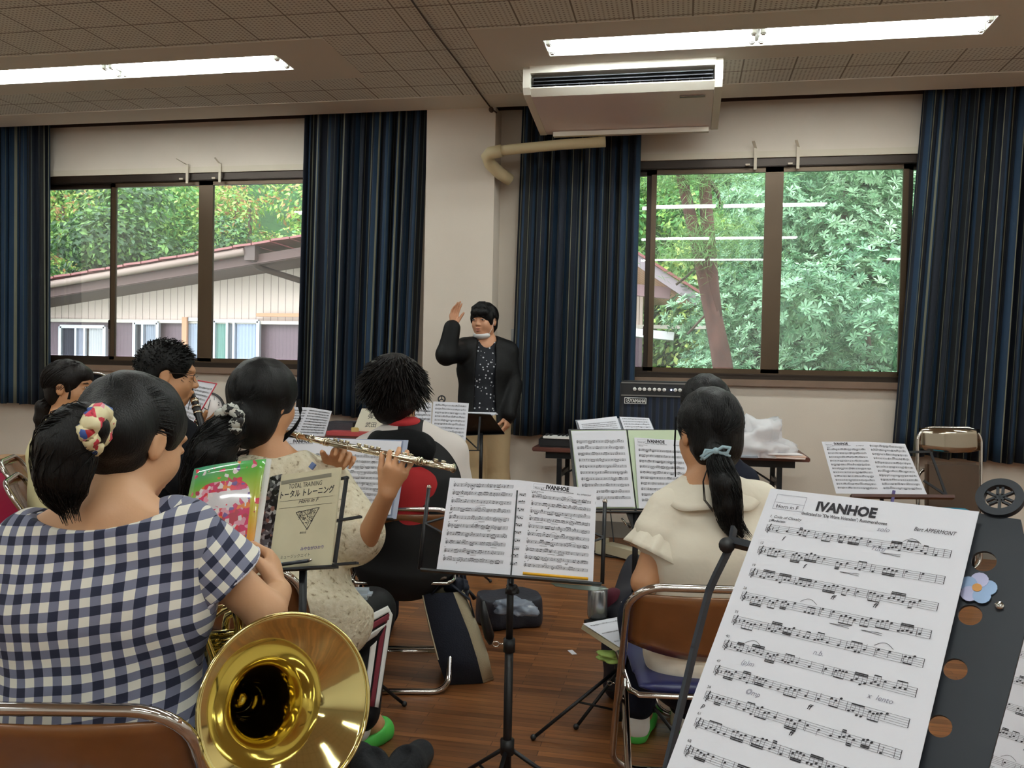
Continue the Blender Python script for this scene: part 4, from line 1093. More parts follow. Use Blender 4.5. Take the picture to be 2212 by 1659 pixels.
S.ell(J['neck'] + Vector((0, 0, .06)) + FWD * .02, (.10, .09, .05), frame(FWD), .01, True); S.warp = folds(.005, 31, 26, 14)
sdf_obj(S, 'knit_top', km, p)
S = SDF(.006); pants(S, J, .022, .93); S.warp = folds(.005, 17, 22, 16)
sdf_obj(S, 'track_pants', cloth('black_sport_cloth', (14, 14, 16), .6), p)
st = MB(); R0 = .108
hp, kp, ap = J['hipR'], J['knR'], J['anR']
def sidestripe(off, wd, nm, m):
    g = []
    for i in range(26):
        t = i / 25
        if t < .5: c0 = hp + (kp - hp) * (t * 2); ax_ = (kp - hp).normalized(); rr_ = R0 + (.083 - R0) * t * 2
        else: c0 = kp + (ap - kp) * ((t - .5) * 2) * .9; ax_ = (ap - kp).normalized(); rr_ = .083 + (.068 - .083) * (t - .5) * 2
        o_ = RIGHT * .62 - FWD * .78; o_ = (o_ - ax_ * o_.dot(ax_)).normalized(); s_ = ax_.cross(o_)
        row = []
        for k in range(5):
            th = off + wd * (k / 4 - .5); row.append(c0 + (o_ * math.cos(th) + s_ * math.sin(th)) * (rr_ + .006))
        g.append(row)
    m_ = MB(); m_.grid(g); o = m_.build(nm, m, p); so = o.modifiers.new('t', 'SOLIDIFY'); so.thickness = .004; so.offset = 0
sidestripe(.30, .22, 'white_stripe', M['white']); sidestripe(.0, .2, 'maroon_stripe', mat('maroon_cloth', (110, 28, 44), .8)); sidestripe(-.26, .22, 'white_stripe', M['white'])
pk = MB(); pk.box(at(765, 1282, 2.62), (.11, .06, .03), Matrix.Rotation(.2, 3, 'Z'), bev=.012); pk.build('pocket_cloth', mat('pale_blue_cloth', (172, 184, 196), .8), p)
def slipper(J, q, p, nm='slipper', col=(72, 176, 70)):
    S = SDF(.005); a = Vector(J['an' + q]); t = Vector(J['to' + q]); a0 = Vector((a.x, a.y, .03)) * .85 + Vector((t.x, t.y, .03)) * .15
    S.cap(a0 * .3 + Vector((t.x, t.y, .035)) * .7, Vector((t.x, t.y, .03)), .047, .038, k=.02); S.cap(Vector((a.x, a.y, .02)), Vector((t.x, t.y, .02)), .04, .042, k=.02); S.cut((0, 0, .0), (0, 0, -1))
    f = (t - a); f.z = 0; f.normalize()
    S.cap(Vector((a.x, a.y, .08)) - f * .04, Vector((a.x, a.y, .08)) + f * .07, .045, .045, k=.01, sub=True)
    return sdf_obj(S, nm, mat('slipper_green', col, .55), p)
for q in 'RL': slipper(J, q, p)
S = SDF(.005); S.cap(J['anR'] + Vector((0, 0, .03)), Vector((J['anR'].x, J['anR'].y, .07)), .046, .043); sdf_obj(S, 'sock', M['white'], p)
tie = at(507, 905, 2.50)
S = hair_cap(J, r=(.096, .114, .104), ears=False, nape=(.086, .066, .085), nz=-.062, face=(.078, .07, .088), fy=.106)
path = [tie, at(484, 935, 2.48), at(460, 980, 2.46), at(442, 1035, 2.46), at(436, 1110, 2.48)]
for (q0, r0_), (q1, r1_) in zip(list(zip(path, (.042, .052, .06, .052, .03))), list(zip(path, (.042, .052, .06, .052, .03)))[1:]): S.cap(q0, q1, r0_, r1_, k=.02)
S.p = [x for x in S.p if not ((x[0] == 'e' and x[5]))] + [x for x in S.p if (x[0] == 'e' and x[5])]
hm = MB(); strand_bundle(hm, path + [at(425, 1150, 2.48)], 360, lambda t: .044 + .026 * math.sin(PI * min(1, t)), .0014, 5, wave=.007)
cap_strands(hm, J['head'], J['R'], (.094, .113, .1), np.array(J['R']).T @ (np.array(tie) - np.array(J['head'])), 350, 6, ymax=.4)
for k in range(9):
    hm.tube([at(640 + k, 862, 2.56), at(646 + k * .8, 885, 2.56), at(650 - k * .5, 905, 2.56), at(640 - k, 925, 2.56), at(628 - k * 1.5, 938, 2.56), at(620 - k, 947 + k, 2.56)], .0014, 3, cap=False)
hair_obj(S, hm, M['hair'], p)
fm2, n, l, b = nt('black_white_fabric'); tc = N(n, 'ShaderNodeTexCoord'); vo = N(n, 'ShaderNodeTexNoise'); vo.inputs['Scale'].default_value = 55; l.new(tc.outputs['Object'], vo.inputs['Vector'])
r = ramp(n, [(0, (24, 24, 24)), (.47, (196, 198, 190))]); l.new(vo.outputs['Fac'], r.inputs[0]); l.new(r.outputs[0], b.inputs['Base Color'])
sc = MB(); tz = -FWD * .9 - RIGHT * .3; tz.normalize(); tx = tz.cross(Vector((0, 0, 1))).normalized(); ty = tz.cross(tx)
tie = tie - FWD * .035 + RIGHT * .004
sc.tube([tie + (tx * math.cos(t) + ty * math.sin(t)) * (.031 + .004 * math.sin(9 * t)) + tz * (.005 * math.sin(7 * t) + .012) for t in np.linspace(0, 2 * PI, 49)[:-1]], [.015 + .003 * math.sin(i * 1.9) for i in range(48)], 8, closed=True)
sc.tube([tie + tz * .012, at(514, 925, 2.47), at(517, 945, 2.47)], [.014, .012, .006], 8)
sc.build('scrunchie', fm2, p)

# flute
fl = thing('flute', 'silver flute held up to the right by the player in the cream top', 'flute', tuple((fl0 + fl1) / 2))
D_ = (fl1 - fl0); Ld = D_.length; dn = D_.normalized(); upf = (Vector((0, 0, 1)) - dn * dn.z).normalized(); sdv = dn.cross(upf)
F_ = lambda t, u=0, s_=0: fl0 + D_ * t + upf * u + sdv * s_
MB().tube([F_(0), F_(.28)], .0095, 20).build('head_joint', M['silver'], fl)
MB().tube([F_(.28), F_(.82)], .0098, 20).build('middle_joint', M['silver'], fl)
MB().tube([F_(.82), F_(1)], .0095, 20).build('foot_joint', M['silver'], fl)
mb = MB(); mb.ball(F_(.06, .008), (.016, .01, .006)); mb.build('lip_plate', M['silver'], fl)
mb = MB()
for t in (.12, .20, .285, .30, .815, .83, .995): mb.lathe([(.0096, -.003), (.0125, -.002), (.0125, .002), (.0096, .003)], F_(t), dn, 20)
mb.build('ring', M['silver'], fl)
for i, t in enumerate((.34, .375, .41, .445, .48, .52, .555, .59, .63, .665, .70, .735, .77, .86, .9, .94)):
    mb = MB(); dd_ = (upf * .9 - sdv * .35).normalized() if i % 5 != 3 else (upf * .2 + sdv * .95).normalized()
    mb.lathe([(.0001, .0155), (.007, .0155), (.0075, .014), (.0075, .012), (.0001, .012)], F_(t), dd_, 16); mb.tube([F_(t) + dd_ * .009, F_(t) + dd_ * .012], .006, 10)
    mb.build('key', M['silver'], fl)
mb = MB(); mb.tube([F_(.32, .003, .0145), F_(.8, .003, .0145)], .002, 8); mb.tube([F_(.32, -.006, .013), F_(.8, -.006, .013)], .0015, 8); mb.tube([F_(.84, -.002, .014), F_(.97, -.002, .014)], .002, 8)
for t in np.linspace(.32, .8, 9): mb.tube([F_(t, 0, .008), F_(t, .003, .0145)], .0018, 6)
mb.build('key_rod', M['silver'], fl)

# ---------------------------------------------------------- clarinet player
fw = dirv(.78, .62); rt_ = fw.cross(Vector((0, 0, 1)))
nk = at(356, 905, 3.2)
J = dict(pel=at(362, 1215, 3.2), waist=at(362, 1120, 3.2), chest=at(362, 1010, 3.2), neck=nk, head=at(362, 812, 3.2) + Vector((0, 0, .005)),
         shL=nk - rt_ * .16 - Vector((0, 0, .055)), shR=nk + rt_ * .16 - Vector((0, 0, .055)), R=frame(dirv(.93, .36, -.12)))
J['elR'] = at(408, 1062, 3.02); J['wrR'] = at(436, 985, 3.16); J['elL'] = J['shL'] + fw * .1 - Vector((0, 0, .24)); J['wrL'] = at(430, 950, 3.22)
J['hipL'] = J['pel'] - rt_ * .09; J['hipR'] = J['pel'] + rt_ * .09
for q in 'LR': k = J['hip' + q] + fw * .42; J['kn' + q] = k; J['an' + q] = Vector((k.x, k.y, .08)); J['to' + q] = J['an' + q] + fw * .16 - Vector((0, 0, .05))
J['handR'] = dict(d=dirv(.3, .5, .8), pn=dirv(-.5, .6, 0), side=1, curl=(40, 40, 40, 40)); J['handL'] = dict(d=dirv(.5, .2, .5), pn=dirv(.3, -.8, 0), side=-1, curl=(45, 45, 45, 45))
p = thing('person', 'seated person with short black hair and glasses playing clarinet in a black T-shirt', 'person', base_of(J))
sdf_obj(person_sdf(J, 1.04, .005), 'body', M['skin2'], p)
eyes(J, p)
S = SDF(.006); torso_cloth(S, J, .02, 1.06); sleeve(S, J, 'R', .022, .72, flare=.012, g=1.05); sleeve(S, J, 'L', .022, .72, flare=.012, g=1.05); S.ell(J['neck'] + Vector((0, 0, .07)) + fw * .02, (.07, .07, .045), None, .01, True); S.warp = folds(.004, 41, 22, 10)
sdf_obj(S, 't_shirt', cloth('black_cotton', (13, 14, 19), .9), p)
S = SDF(.008); pants(S, J, .015, .95, 1.03); sdf_obj(S, 'trousers', cloth('dark_trousers', (24, 25, 32)), p)
S = hair_cap(J, r=(.087, .104, .096), face=(.08, .07, .095), fy=.108, fz=-.04, nape=(.076, .052, .05), nz=-.02)
hm = MB(); rr = random.Random(9)
for k in range(1500):
    v = Vector((rr.gauss(0, 1), rr.gauss(0, 1), rr.gauss(0, 1))).normalized()
    if v.z < -.45 or (v.y > .72 and v.z < .35): continue
    if abs(v.x) > .75 and v.z < -.1 and v.y > -.3: continue
    q = Vector((v.x * .083, v.y * .1, v.z * .092)); d = (v + Vector((rr.uniform(-.4, .4), rr.uniform(-.1, .5), rr.uniform(-.3, .5)))).normalized()
    ln = rr.uniform(.010, .024); o_ = Vector((0, -.012, .032))
    hm.tube([L2W(J, *(q + o_)), L2W(J, *(q + o_ + d * ln * .6)), L2W(J, *(q + o_ + d * ln + Vector((0, .006, -.004))))], [.0022, .0016, .0004], 3, cap=False)
hair_obj(S, hm, M['hair'], p)
gb = MB()
for sx in (1, -1):
    gb.tube([L2W(J, sx * (.034 + .024 * math.cos(t)), .100 - abs(.01 * math.cos(t)), .0 + .016 * math.sin(t)) for t in np.linspace(0, 2 * PI, 21)[:-1]], .0012, 6, closed=True)
    gb.tube([L2W(J, sx * .058, .095, .008), L2W(J, sx * .078, .05, .01), L2W(J, sx * .082, -.005, .008), L2W(J, sx * .08, -.02, -.01)], .0014, 6)
gb.tube([L2W(J, -.01, .102, .003), L2W(J, 0, .106, .006), L2W(J, .01, .102, .003)], .0012, 6)
gb.build('glasses', mat('glasses_frame', (60, 46, 40), .3, .5), p)
c0 = L2W(J, 0, .094, -.058); c1 = at(449, 968, 3.12)
cl = thing('clarinet', 'black clarinet with silver keys played by the person in glasses', 'clarinet', tuple(c1))
dc = (c1 - c0).normalized(); Lc = .56
tb = lambda t: c0 + dc * (Lc * t)
MB().tube([tb(-.02), tb(.02), tb(.12)], [.004, .009, .0125], 14).build('mouthpiece', M['blackp'], cl)
MB().tube([tb(.12), tb(.15), tb(.16), tb(.9), tb(.96), tb(1.02)], [.0135, .016, .0135, .0145, .02, .032], 16).build('tube_body', M['blackp'], cl)
MB().lathe([(.0126, -.008), (.0146, -.008), (.0146, .008), (.0126, .008)], tb(.07), dc, 16).build('ligature', M['silver'], cl)
for t in (.12, .17, .42, .88): MB().lathe([(.0138, -.004), (.0168, -.003), (.0168, .003), (.0138, .004)], tb(t), dc, 16).build('ring', M['silver'], cl)
for i in range(12):
    t = .22 + i * .055; sd = (dc.cross(FWD)).normalized() * (1 if i % 3 else -.6) - FWD * .7
    mb = MB(); mb.ball(tb(t) + sd.normalized() * .017, (.007, .007, .004)); mb.tube([tb(t) + sd.normalized() * .016, tb(t + .06) + sd.normalized() * .016], .0018, 6); mb.build('key', M['silver'], cl)

# ---------------------------------------------------------- far left, profile
fw = dirv(.86, .5); rt_ = fw.cross(Vector((0, 0, 1))); nk = at(140, 906, 3.8)
J = dict(pel=at(126, 1130, 3.8), waist=at(126, 1060, 3.8), chest=at(130, 985, 3.8), neck=nk, head=at(150, 836, 3.8), shL=nk - rt_ * .15 - Vector((0, 0, .05)), shR=nk + rt_ * .15 - Vector((0, 0, .05)), R=frame(dirv(1, .06, -.05)))
J['elR'] = at(163, 1058, 3.62); J['wrR'] = at(205, 1070, 3.7); J['elL'] = J['shL'] + fw * .08 - Vector((0, 0, .24)); J['wrL'] = J['elL'] + fw * .2
J['hipL'] = J['pel'] - rt_ * .085; J['hipR'] = J['pel'] + rt_ * .085
for q in 'LR': k = J['hip' + q] + fw * .4; J['kn' + q] = k; J['an' + q] = Vector((k.x, k.y, .08)); J['to' + q] = J['an' + q] + fw * .15 - Vector((0, 0, .05))
J['handR'] = dict(d=dirv(.9, .3, .2), pn=dirv(-.3, .6, .4), side=1, curl=(30, 30, 30, 30)); J['handL'] = dict(d=dirv(.9, .3, .2), pn=dirv(.3, -.6, .4), side=-1, curl=(30, 30, 30, 30))
p = thing('person', 'seated person with a ponytail and pale yellow T-shirt, farthest left, in profile', 'person', base_of(J))
sdf_obj(person_sdf(J, .97, .005), 'body', M['skin2'], p)
eyes(J, p)
S = SDF(.006); torso_cloth(S, J, .02, .97, low=J['pel'] + Vector((0, 0, .03))); sleeve(S, J, 'R', .022, .6, flare=.012); sleeve(S, J, 'L', .022, .6); S.ell(J['neck'] + Vector((0, 0, .065)) + fw * .02, (.07, .07, .045), None, .01, True); S.cut(J['pel'] + Vector((0, 0, .06)), (0, 0, -1)); S.warp = folds(.004, 51, 22, 12)
sdf_obj(S, 't_shirt', cloth('pale_yellow_cotton', (214, 206, 160), .9), p)
S = SDF(.008); pants(S, J, .024, .9, .97, k=.08); sdf_obj(S, 'skirt', cloth('black_skirt_cloth', (24, 25, 32)), p)
tie = at(108, 870, 3.8)
def ex(S, P, R): S.ell(P(0, .062, .058), (.06, .03, .03), R, .02)
S = hair_cap(J, r=(.086, .104, .092), face=(.085, .08, .088), fy=.102, fz=-.05, nape=(.07, .05, .055), extra=ex)
path = [tie, at(94, 880, 3.8), at(90, 905, 3.8), at(92, 935, 3.8)]
for (a_, ra), (b_2, rb) in zip(list(zip(path, (.02, .032, .03, .012))), list(zip(path, (.02, .032, .03, .012)))[1:]): S.cap(a_, b_2, ra, rb, k=.02)
hm = MB(); strand_bundle(hm, path, 120, lambda t: .034 - .01 * t, .0016, 8); cap_strands(hm, J['head'], J['R'], (.088, .108, .094), np.array(J['R']).T @ (np.array(tie) - np.array(J['head'])), 200, 6, ymax=.4, r=.0014)
for k in range(8): hm.tube([L2W(J, .078, .03, .03), L2W(J, .08, .035 + k * .001, -.02), L2W(J, .078, .028 + k * .0015, -.05)], .0012, 3, cap=False)
hair_obj(S, hm, M['hairb'], p)
P2J = J

# ---------------------------------------------------------- hooded jacket, centre
fw = dirv(.3, .95)
J = dict(pel=at(876, 1222, 3.32), waist=at(882, 1140, 3.3), chest=at(888, 1040, 3.3), neck=at(872, 935, 3.3), head=at(858, 842, 3.3), shL=at(800, 985, 3.26), shR=at(966, 980, 3.36),
         elL=at(775, 1080, 3.3), wrL=at(830, 1110, 3.6), elR=at(992, 1085, 3.35), wrR=at(960, 1110, 3.65), hipL=at(835, 1225, 3.36), hipR=at(915, 1222, 3.36),
         knL=at(828, 1172, 3.78), knR=at(965, 1172, 3.75), anL=at(832, 1330, 3.84), anR=at(985, 1325, 3.84), toL=at(845, 1320, 4.0), toR=at(1000, 1318, 4.0), R=frame(dirv(.45, .88, -.1)))
J['toL'].z = J['toR'].z = .035
J['handR'] = dict(d=dirv(-.3, .8, .2), pn=dirv(-.6, 0, -.6), side=1); J['handL'] = dict(d=dirv(.3, .8, .2), pn=dirv(.6, 0, -.6), side=-1)
p = thing('person', 'seated person with fluffy brown-black hair in a black hooded jacket with red print', 'person', base_of(J))
sdf_obj(person_sdf(J, 1.02, .0055), 'body', M['skin2'], p)
hj, n, l, b = nt('hooded_jacket_print'); geo = N(n, 'ShaderNodeTexCoord')
org = at(878, 1060, 3.2) - Vector(base_of(J))
def dotp(ax, o=org):
    sb = N(n, 'ShaderNodeVectorMath', operation='SUBTRACT'); sb.inputs[1].default_value = tuple(o); l.new(geo.outputs['Object'], sb.inputs[0])
    d = N(n, 'ShaderNodeVectorMath', operation='DOT_PRODUCT'); d.inputs[1].default_value = tuple(ax); l.new(sb.outputs[0], d.inputs[0]); return d.outputs['Value']
u = dotp(RIGHT); v_ = dotp((0, 0, 1)); f_ = dotp(FWD)
wo = N(n, 'ShaderNodeTexNoise'); wo.inputs['Scale'].default_value = 9; l.new(geo.outputs['Object'], wo.inputs['Vector'])
def circ(cx_, cz_, rx, rz):
    a_ = math_(n, l, 'POWER', math_(n, l, 'ABSOLUTE', math_(n, l, 'DIVIDE', math_(n, l, 'SUBTRACT', u, cx_), rx)), 2.0); c_ = math_(n, l, 'POWER', math_(n, l, 'ABSOLUTE', math_(n, l, 'DIVIDE', math_(n, l, 'SUBTRACT', v_, cz_), rz)), 2.0)
    return math_(n, l, 'LESS_THAN', math_(n, l, 'ADD', math_(n, l, 'ADD', a_, c_), math_(n, l, 'MULTIPLY', wo.outputs['Fac'], .9)), 1.35)
red = math_(n, l, 'MAXIMUM', circ(.035, .03, .085, .07), math_(n, l, 'MAXIMUM', circ(-.005, -.02, .09, .05), circ(.03, -.085, .06, .04)))
_el = math_(n, l, 'ADD', math_(n, l, 'POWER', math_(n, l, 'ABSOLUTE', math_(n, l, 'DIVIDE', math_(n, l, 'SUBTRACT', u, .0), .203)), 2.0), math_(n, l, 'POWER', math_(n, l, 'ABSOLUTE', math_(n, l, 'DIVIDE', v_, .212)), 2.0))
red = math_(n, l, 'MULTIPLY', red, math_(n, l, 'LESS_THAN', f_, .1))
wh = math_(n, l, 'MULTIPLY', math_(n, l, 'GREATER_THAN', math_(n, l, 'ABSOLUTE', math_(n, l, 'SUBTRACT', u, .01)), .045), math_(n, l, 'MULTIPLY', math_(n, l, 'GREATER_THAN', _el, 1.0), math_(n, l, 'GREATER_THAN', v_, -.02)))
c1 = N(n, 'ShaderNodeMix', data_type='RGBA'); c1.inputs[6].default_value = (*srgb((11, 11, 13)), 1); c1.inputs[7].default_value = (*srgb((160, 26, 30)), 1); l.new(red, c1.inputs[0])
c2 = N(n, 'ShaderNodeMix', data_type='RGBA'); c2.inputs[7].default_value = (*srgb((214, 206, 200)), 1); l.new(wh, c2.inputs[0]); l.new(c1.outputs[2], c2.inputs[6]); l.new(c2.outputs[2], b.inputs['Base Color']); b.inputs['Roughness'].default_value = .85
S = SDF(.006); torso_cloth(S, J, .034, 1.02, low=J['pel'] + Vector((0, 0, .02)), flare=.01); sleeve(S, J, 'R', .03, 1.9); sleeve(S, J, 'L', .03, 1.9); S.warp = folds(.005, 61, 18, 9)
sdf_obj(S, 'jacket', hj, p)
S = SDF(.005); S.ell(at(868, 962, 3.2), (.125, .045, .062), frame(FWD), .02); S.cap(at(818, 946, 3.24), at(830, 980, 3.18), .03, .04, k=.05); S.cap(at(926, 944, 3.28), at(912, 980, 3.2), .03, .04, k=.05); S.ell(J['neck'] + Vector((0, 0, .03)), (.07, .075, .07), frame(FWD), .015, True); S.warp = folds(.004, 3, 30, 20)
sdf_obj(S, 'hood', cloth('black_jersey', (11, 11, 13), .85), p)
S = SDF(.005); S.ell(J['neck'] + Vector((0, 0, .04)) - FWD * .012, (.07, .068, .03), frame(FWD), .01); sdf_obj(S, 'collar', mat('red_cloth', (176, 40, 44), .85), p)
S = SDF(.008); pants(S, J, .016, .95); sdf_obj(S, 'trousers', cloth('navy_trousers', (16, 20, 34)), p)
def ex(S, P, R): S.ell(P(.02, -.035, -.03), (.09, .075, .085), R, .03); S.ell(P(-.02, -.02, .03), (.1, .11, .1), R, .03); S.ell(P(0, -.05, -.09), (.06, .04, .045), R, .03)
S = hair_cap(J, r=(.1, .118, .105), face=(.078, .07, .095), fy=.11, ears=False, extra=ex)
hm = MB(); rr = random.Random(19)
for k in range(1900):
    v = Vector((rr.gauss(0, 1), rr.gauss(0, 1), rr.gauss(0, 1))).normalized()
    if v.y > .6 and v.z < .4: continue
    sp = 1.0; q = Vector((v.x * .101, v.y * .118, v.z * .112)); o_ = Vector((0, -.018, .026))
    dn_ = Vector((v.x * .5, v.y * .5 - .1, -1 + max(0, v.z) * .6)).normalized() * .9 + v * .16 + Vector((rr.uniform(-.2, .2), rr.uniform(-.2, .2), rr.uniform(-.1, .1)))
    ln = rr.uniform(.03, .06) if v.z > -.5 else .03
    hm.tube([L2W(J, *(q + o_)), L2W(J, *(q + o_ + v * .006 + dn_ * ln * .5)), L2W(J, *(q + o_ + dn_ * ln + v * .01))], [.003, .0024, .0005], 3, cap=False)
for k in range(40):   # flicked tips on the right
    y = 815 + rr.uniform(-14, 26); hm.tube([at(890, y - 12, 3.26), at(910, y - 4, 3.25), at(921 + rr.uniform(-4, 5), y + rr.uniform(-3, 5), 3.25)], [.004, .003, .0005], 3, cap=False)
hair_obj(S, hm, M['hairb'], p)

# ---------------------------------------------------------- white blouse, right
J = dict(pel=at(1525, 1440, 2.34), waist=at(1532, 1330, 2.32), chest=at(1540, 1195, 2.32), neck=at(1532, 1048, 2.33), head=at(1531, 936, 2.36), shL=at(1448, 1105, 2.33), shR=at(1632, 1095, 2.37),
         elL=at(1393, 1258, 2.30), wrL=at(1465, 1262, 2.55), elR=at(1680, 1260, 2.4), wrR=at(1590, 1270, 2.6), hipL=at(1475, 1430, 2.42), hipR=at(1585, 1430, 2.42),
         knL=at(1388, 1335, 2.78), anL=at(1374, 1548, 2.80), toL=at(1392, 1568, 2.95), knR=at(1505, 1340, 2.85), anR=at(1478, 1545, 2.85), toR=at(1480, 1560, 3.0), R=frame(dirv(-.24, .97, -.12)))
J['toL'].z = J['toR'].z = .035
J['handR'] = dict(d=dirv(-.6, .7, .1), pn=dirv(-.6, -.2, .4), side=1, curl=(40, 40, 40, 40)); J['handL'] = dict(d=dirv(.6, .7, .1), pn=dirv(.6, -.2, .4), side=-1, curl=(40, 40, 40, 40))
p = thing('person', 'seated person in a cream ruffle-sleeved blouse, long ponytail tied with a pale blue bow', 'person', base_of(J))
sdf_obj(person_sdf(J, .98, .0045), 'body', M['skin2'], p)
cb_ = cloth('cream_linen', (228, 220, 202), .9, .35, 16)
S = SDF(.005); torso_cloth(S, J, .016, .95, low=at(1527, 1405, 2.32), flare=.012); sleeve(S, J, 'R', .024, .38, flare=.02); sleeve(S, J, 'L', .024, .30, flare=.012)
S.ell(at(1420, 1325, 2.35), (.035, .07, .05), None, .06); S.ell(J['neck'] + Vector((0, 0, .05)) + FWD * .01, (.078, .078, .052), None, .01, True); S.cut(at(1525, 1440, 2.3), (.25, 0, -1)); S.warp = folds(.006, 71, 17, 8)
sdf_obj(S, 'blouse', cb_, p)
# ruffle sleeve
a = J['shL']; e = J['elL']; ax = (e - a).normalized(); bx = ax.cross(FWD).normalized(); by = ax.cross(bx)
g = []
for i in range(7):
    t = i / 6; row = []
    for k in range(61):
        th = 2 * PI * k / 60; rr_ = .068 + .022 * t + .005 * t * math.sin(11 * th) + .004 * t * math.sin(17 * th + 1)
        row.append(a + ax * (.052 + .075 * t + .01 * t * math.cos(th)) + (bx * math.cos(th) + by * math.sin(th)) * rr_)
    g.append(row)
mb = MB(); mb.grid(g); o = mb.build('sleeve_ruffle', cb_, p); so = o.modifiers.new('t', 'SOLIDIFY'); so.thickness = .003
# flat collar
g = []
nk_ = J['neck'] - Vector((0, 0, .002)) + FWD * .005
for i in range(7):
    t = i / 6; row = []
    for k in range(57):
        th = -PI / 2 + .1 + (2 * PI - .2) * k / 56; x = math.cos(th); y = math.sin(th); rr_ = .062 + .062 * t
        row.append(nk_ + RIGHT * x * rr_ * 1.12 + FWD * y * rr_ * .92 + Vector((0, 0, .026 - t * (.042 * abs(x) + .07 * abs(y)) + .002 * math.sin(9 * th) * t)))
    g.append(row)
mb = MB(); mb.grid(g); o = mb.build('collar', cb_, p); so = o.modifiers.new('t', 'SOLIDIFY'); so.thickness = .003
S = SDF(.006); pants(S, J, .018, .84); S.warp = folds(.004, 81, 22, 12); sdf_obj(S, 'trousers', cloth('navy_trousers', (16, 20, 34)), p)
cd_ = MB(); cd_.tube([at(1362, 1316, 2.70), at(1374, 1315, 2.68), at(1386, 1322, 2.67)], .003, 6); cd_.tube([at(1392, 1350, 2.66), at(1396, 1366, 2.66), at(1406, 1372, 2.66)], .003, 6); cd_.build('white_cord', M['white'], p)
for q in 'RL':
    slipper(J, q, p)
    S = SDF(.005); A_ = Vector(J['an' + q]); S.cap(A_ + Vector((0, 0, .0)), Vector((A_.x, A_.y, .05)), .044, .046); sdf_obj(S, 'sock', M['white'], p)
tie = at(1546, 978, 2.245)
S = hair_cap(J, r=(.086, .107, .096), nape=(.072, .056, .062), nz=-.04, face=(.076, .07, .09), fy=.1)
path = [tie, at(1553, 1000, 2.225), at(1566, 1045, 2.20), at(1572, 1090, 2.20), at(1580, 1130, 2.20), at(1604, 1160, 2.20)]
rs_ = (.022, .027, .036, .034, .022, .004)
for k in range(5): S.cap(path[k], path[k + 1], rs_[k], rs_[k + 1], k=.015)
hm = MB(); strand_bundle(hm, path, 380, lambda t: .022 + .02 * math.sin(PI * min(1, t)) * (1 - t * .3), .0012, 15, wave=.002)
cap_strands(hm, J['head'], J['R'], (.086, .107, .096), np.array(J['R']).T @ (np.array(tie) - np.array(J['head'])), 420, 16, ymax=.45)
for k in range(6): hm.tube([at(1462 - k * .6, 900, 2.34), at(1459 - k * .6, 960, 2.33), at(1460 - k * .4, 1030, 2.33)], .0006, 3, cap=False)
for k in range(3): hm.tube([at(1535, 990, 2.23), at(1520 - k, 1040, 2.2), at(1524 - k * 2, 1080, 2.2), at(1540, 1100 + 3 * k, 2.2)], .001, 3, cap=False)
hair_obj(S, hm, M['hair'], p)
bw = MB(); bc = at(1546, 974, 2.205)
for sx in (1, -1):
    bw.tube([bc, bc + RIGHT * sx * .018 + UPV * (.010 if sx > 0 else -.002), bc + RIGHT * sx * .036 + UPV * (.008 if sx > 0 else -.014), bc + RIGHT * sx * .03 + UPV * (-.006 if sx > 0 else -.02), bc + RIGHT * sx * .012 - UPV * .006, bc], [.003, .005, .006, .005, .004, .003], 8)
    bw.tube([bc, bc + RIGHT * sx * .026 + UPV * (.002 if sx < 0 else -.010), bc + RIGHT * sx * .038 + UPV * (-.024 if sx < 0 else -.014)], [.003, .0045, .003], 8)
bw.ball(bc, (.009, .006, .009)); bw.build('hair_bow', mat('bow_pale_blue', (150, 176, 186), .7), p)

# ---------------------------------------------------------- person behind the white blouse
J = dict(pel=at(1545, 1230, 3.15), waist=at(1545, 1160, 3.15), chest=at(1540, 1070, 3.15), neck=at(1530, 975, 3.15), head=at(1522, 885, 3.15), shL=at(1470, 1035, 3.15), shR=at(1605, 1040, 3.15), elL=at(1468, 1130, 3.2), elR=at(1610, 1140, 3.2), wrL=at(1500, 1150, 3.4), wrR=at(1570, 1150, 3.4),
         hipL=at(1510, 1240, 3.2), hipR=at(1580, 1240, 3.2), knL=at(1510, 1200, 3.6), knR=at(1580, 1200, 3.6), anL=at(1510, 1370, 3.7), anR=at(1580, 1370, 3.7), toL=at(1510, 1360, 3.85), toR=at(1580, 1360, 3.85), R=frame(dirv(-.1, 1, -.1)))
p = thing('person', 'person almost hidden behind the ponytailed one, only the dark crown showing', 'person', base_of(J))
sdf_obj(person_sdf(J, .95, .007, hands=False, thick=.9), 'body', M['skin2'], p)
S = SDF(.008); torso_cloth(S, J, .014, .88); sleeve(S, J, 'R', .014, 1.3, g=.9); sleeve(S, J, 'L', .014, 1.3, g=.9); pants(S, J, .01, .9, .9); sdf_obj(S, 'clothing', cloth('navy_trousers', (16, 20, 34)), p)
S = hair_cap(J, r=(.09, .108, .1), ears=False); hm = MB(); cap_strands(hm, J['head'], J['R'], (.09, .108, .1), (0, -1, -.3), 200, 26, ymax=.5); hair_obj(S, hm, M['hair'], p)

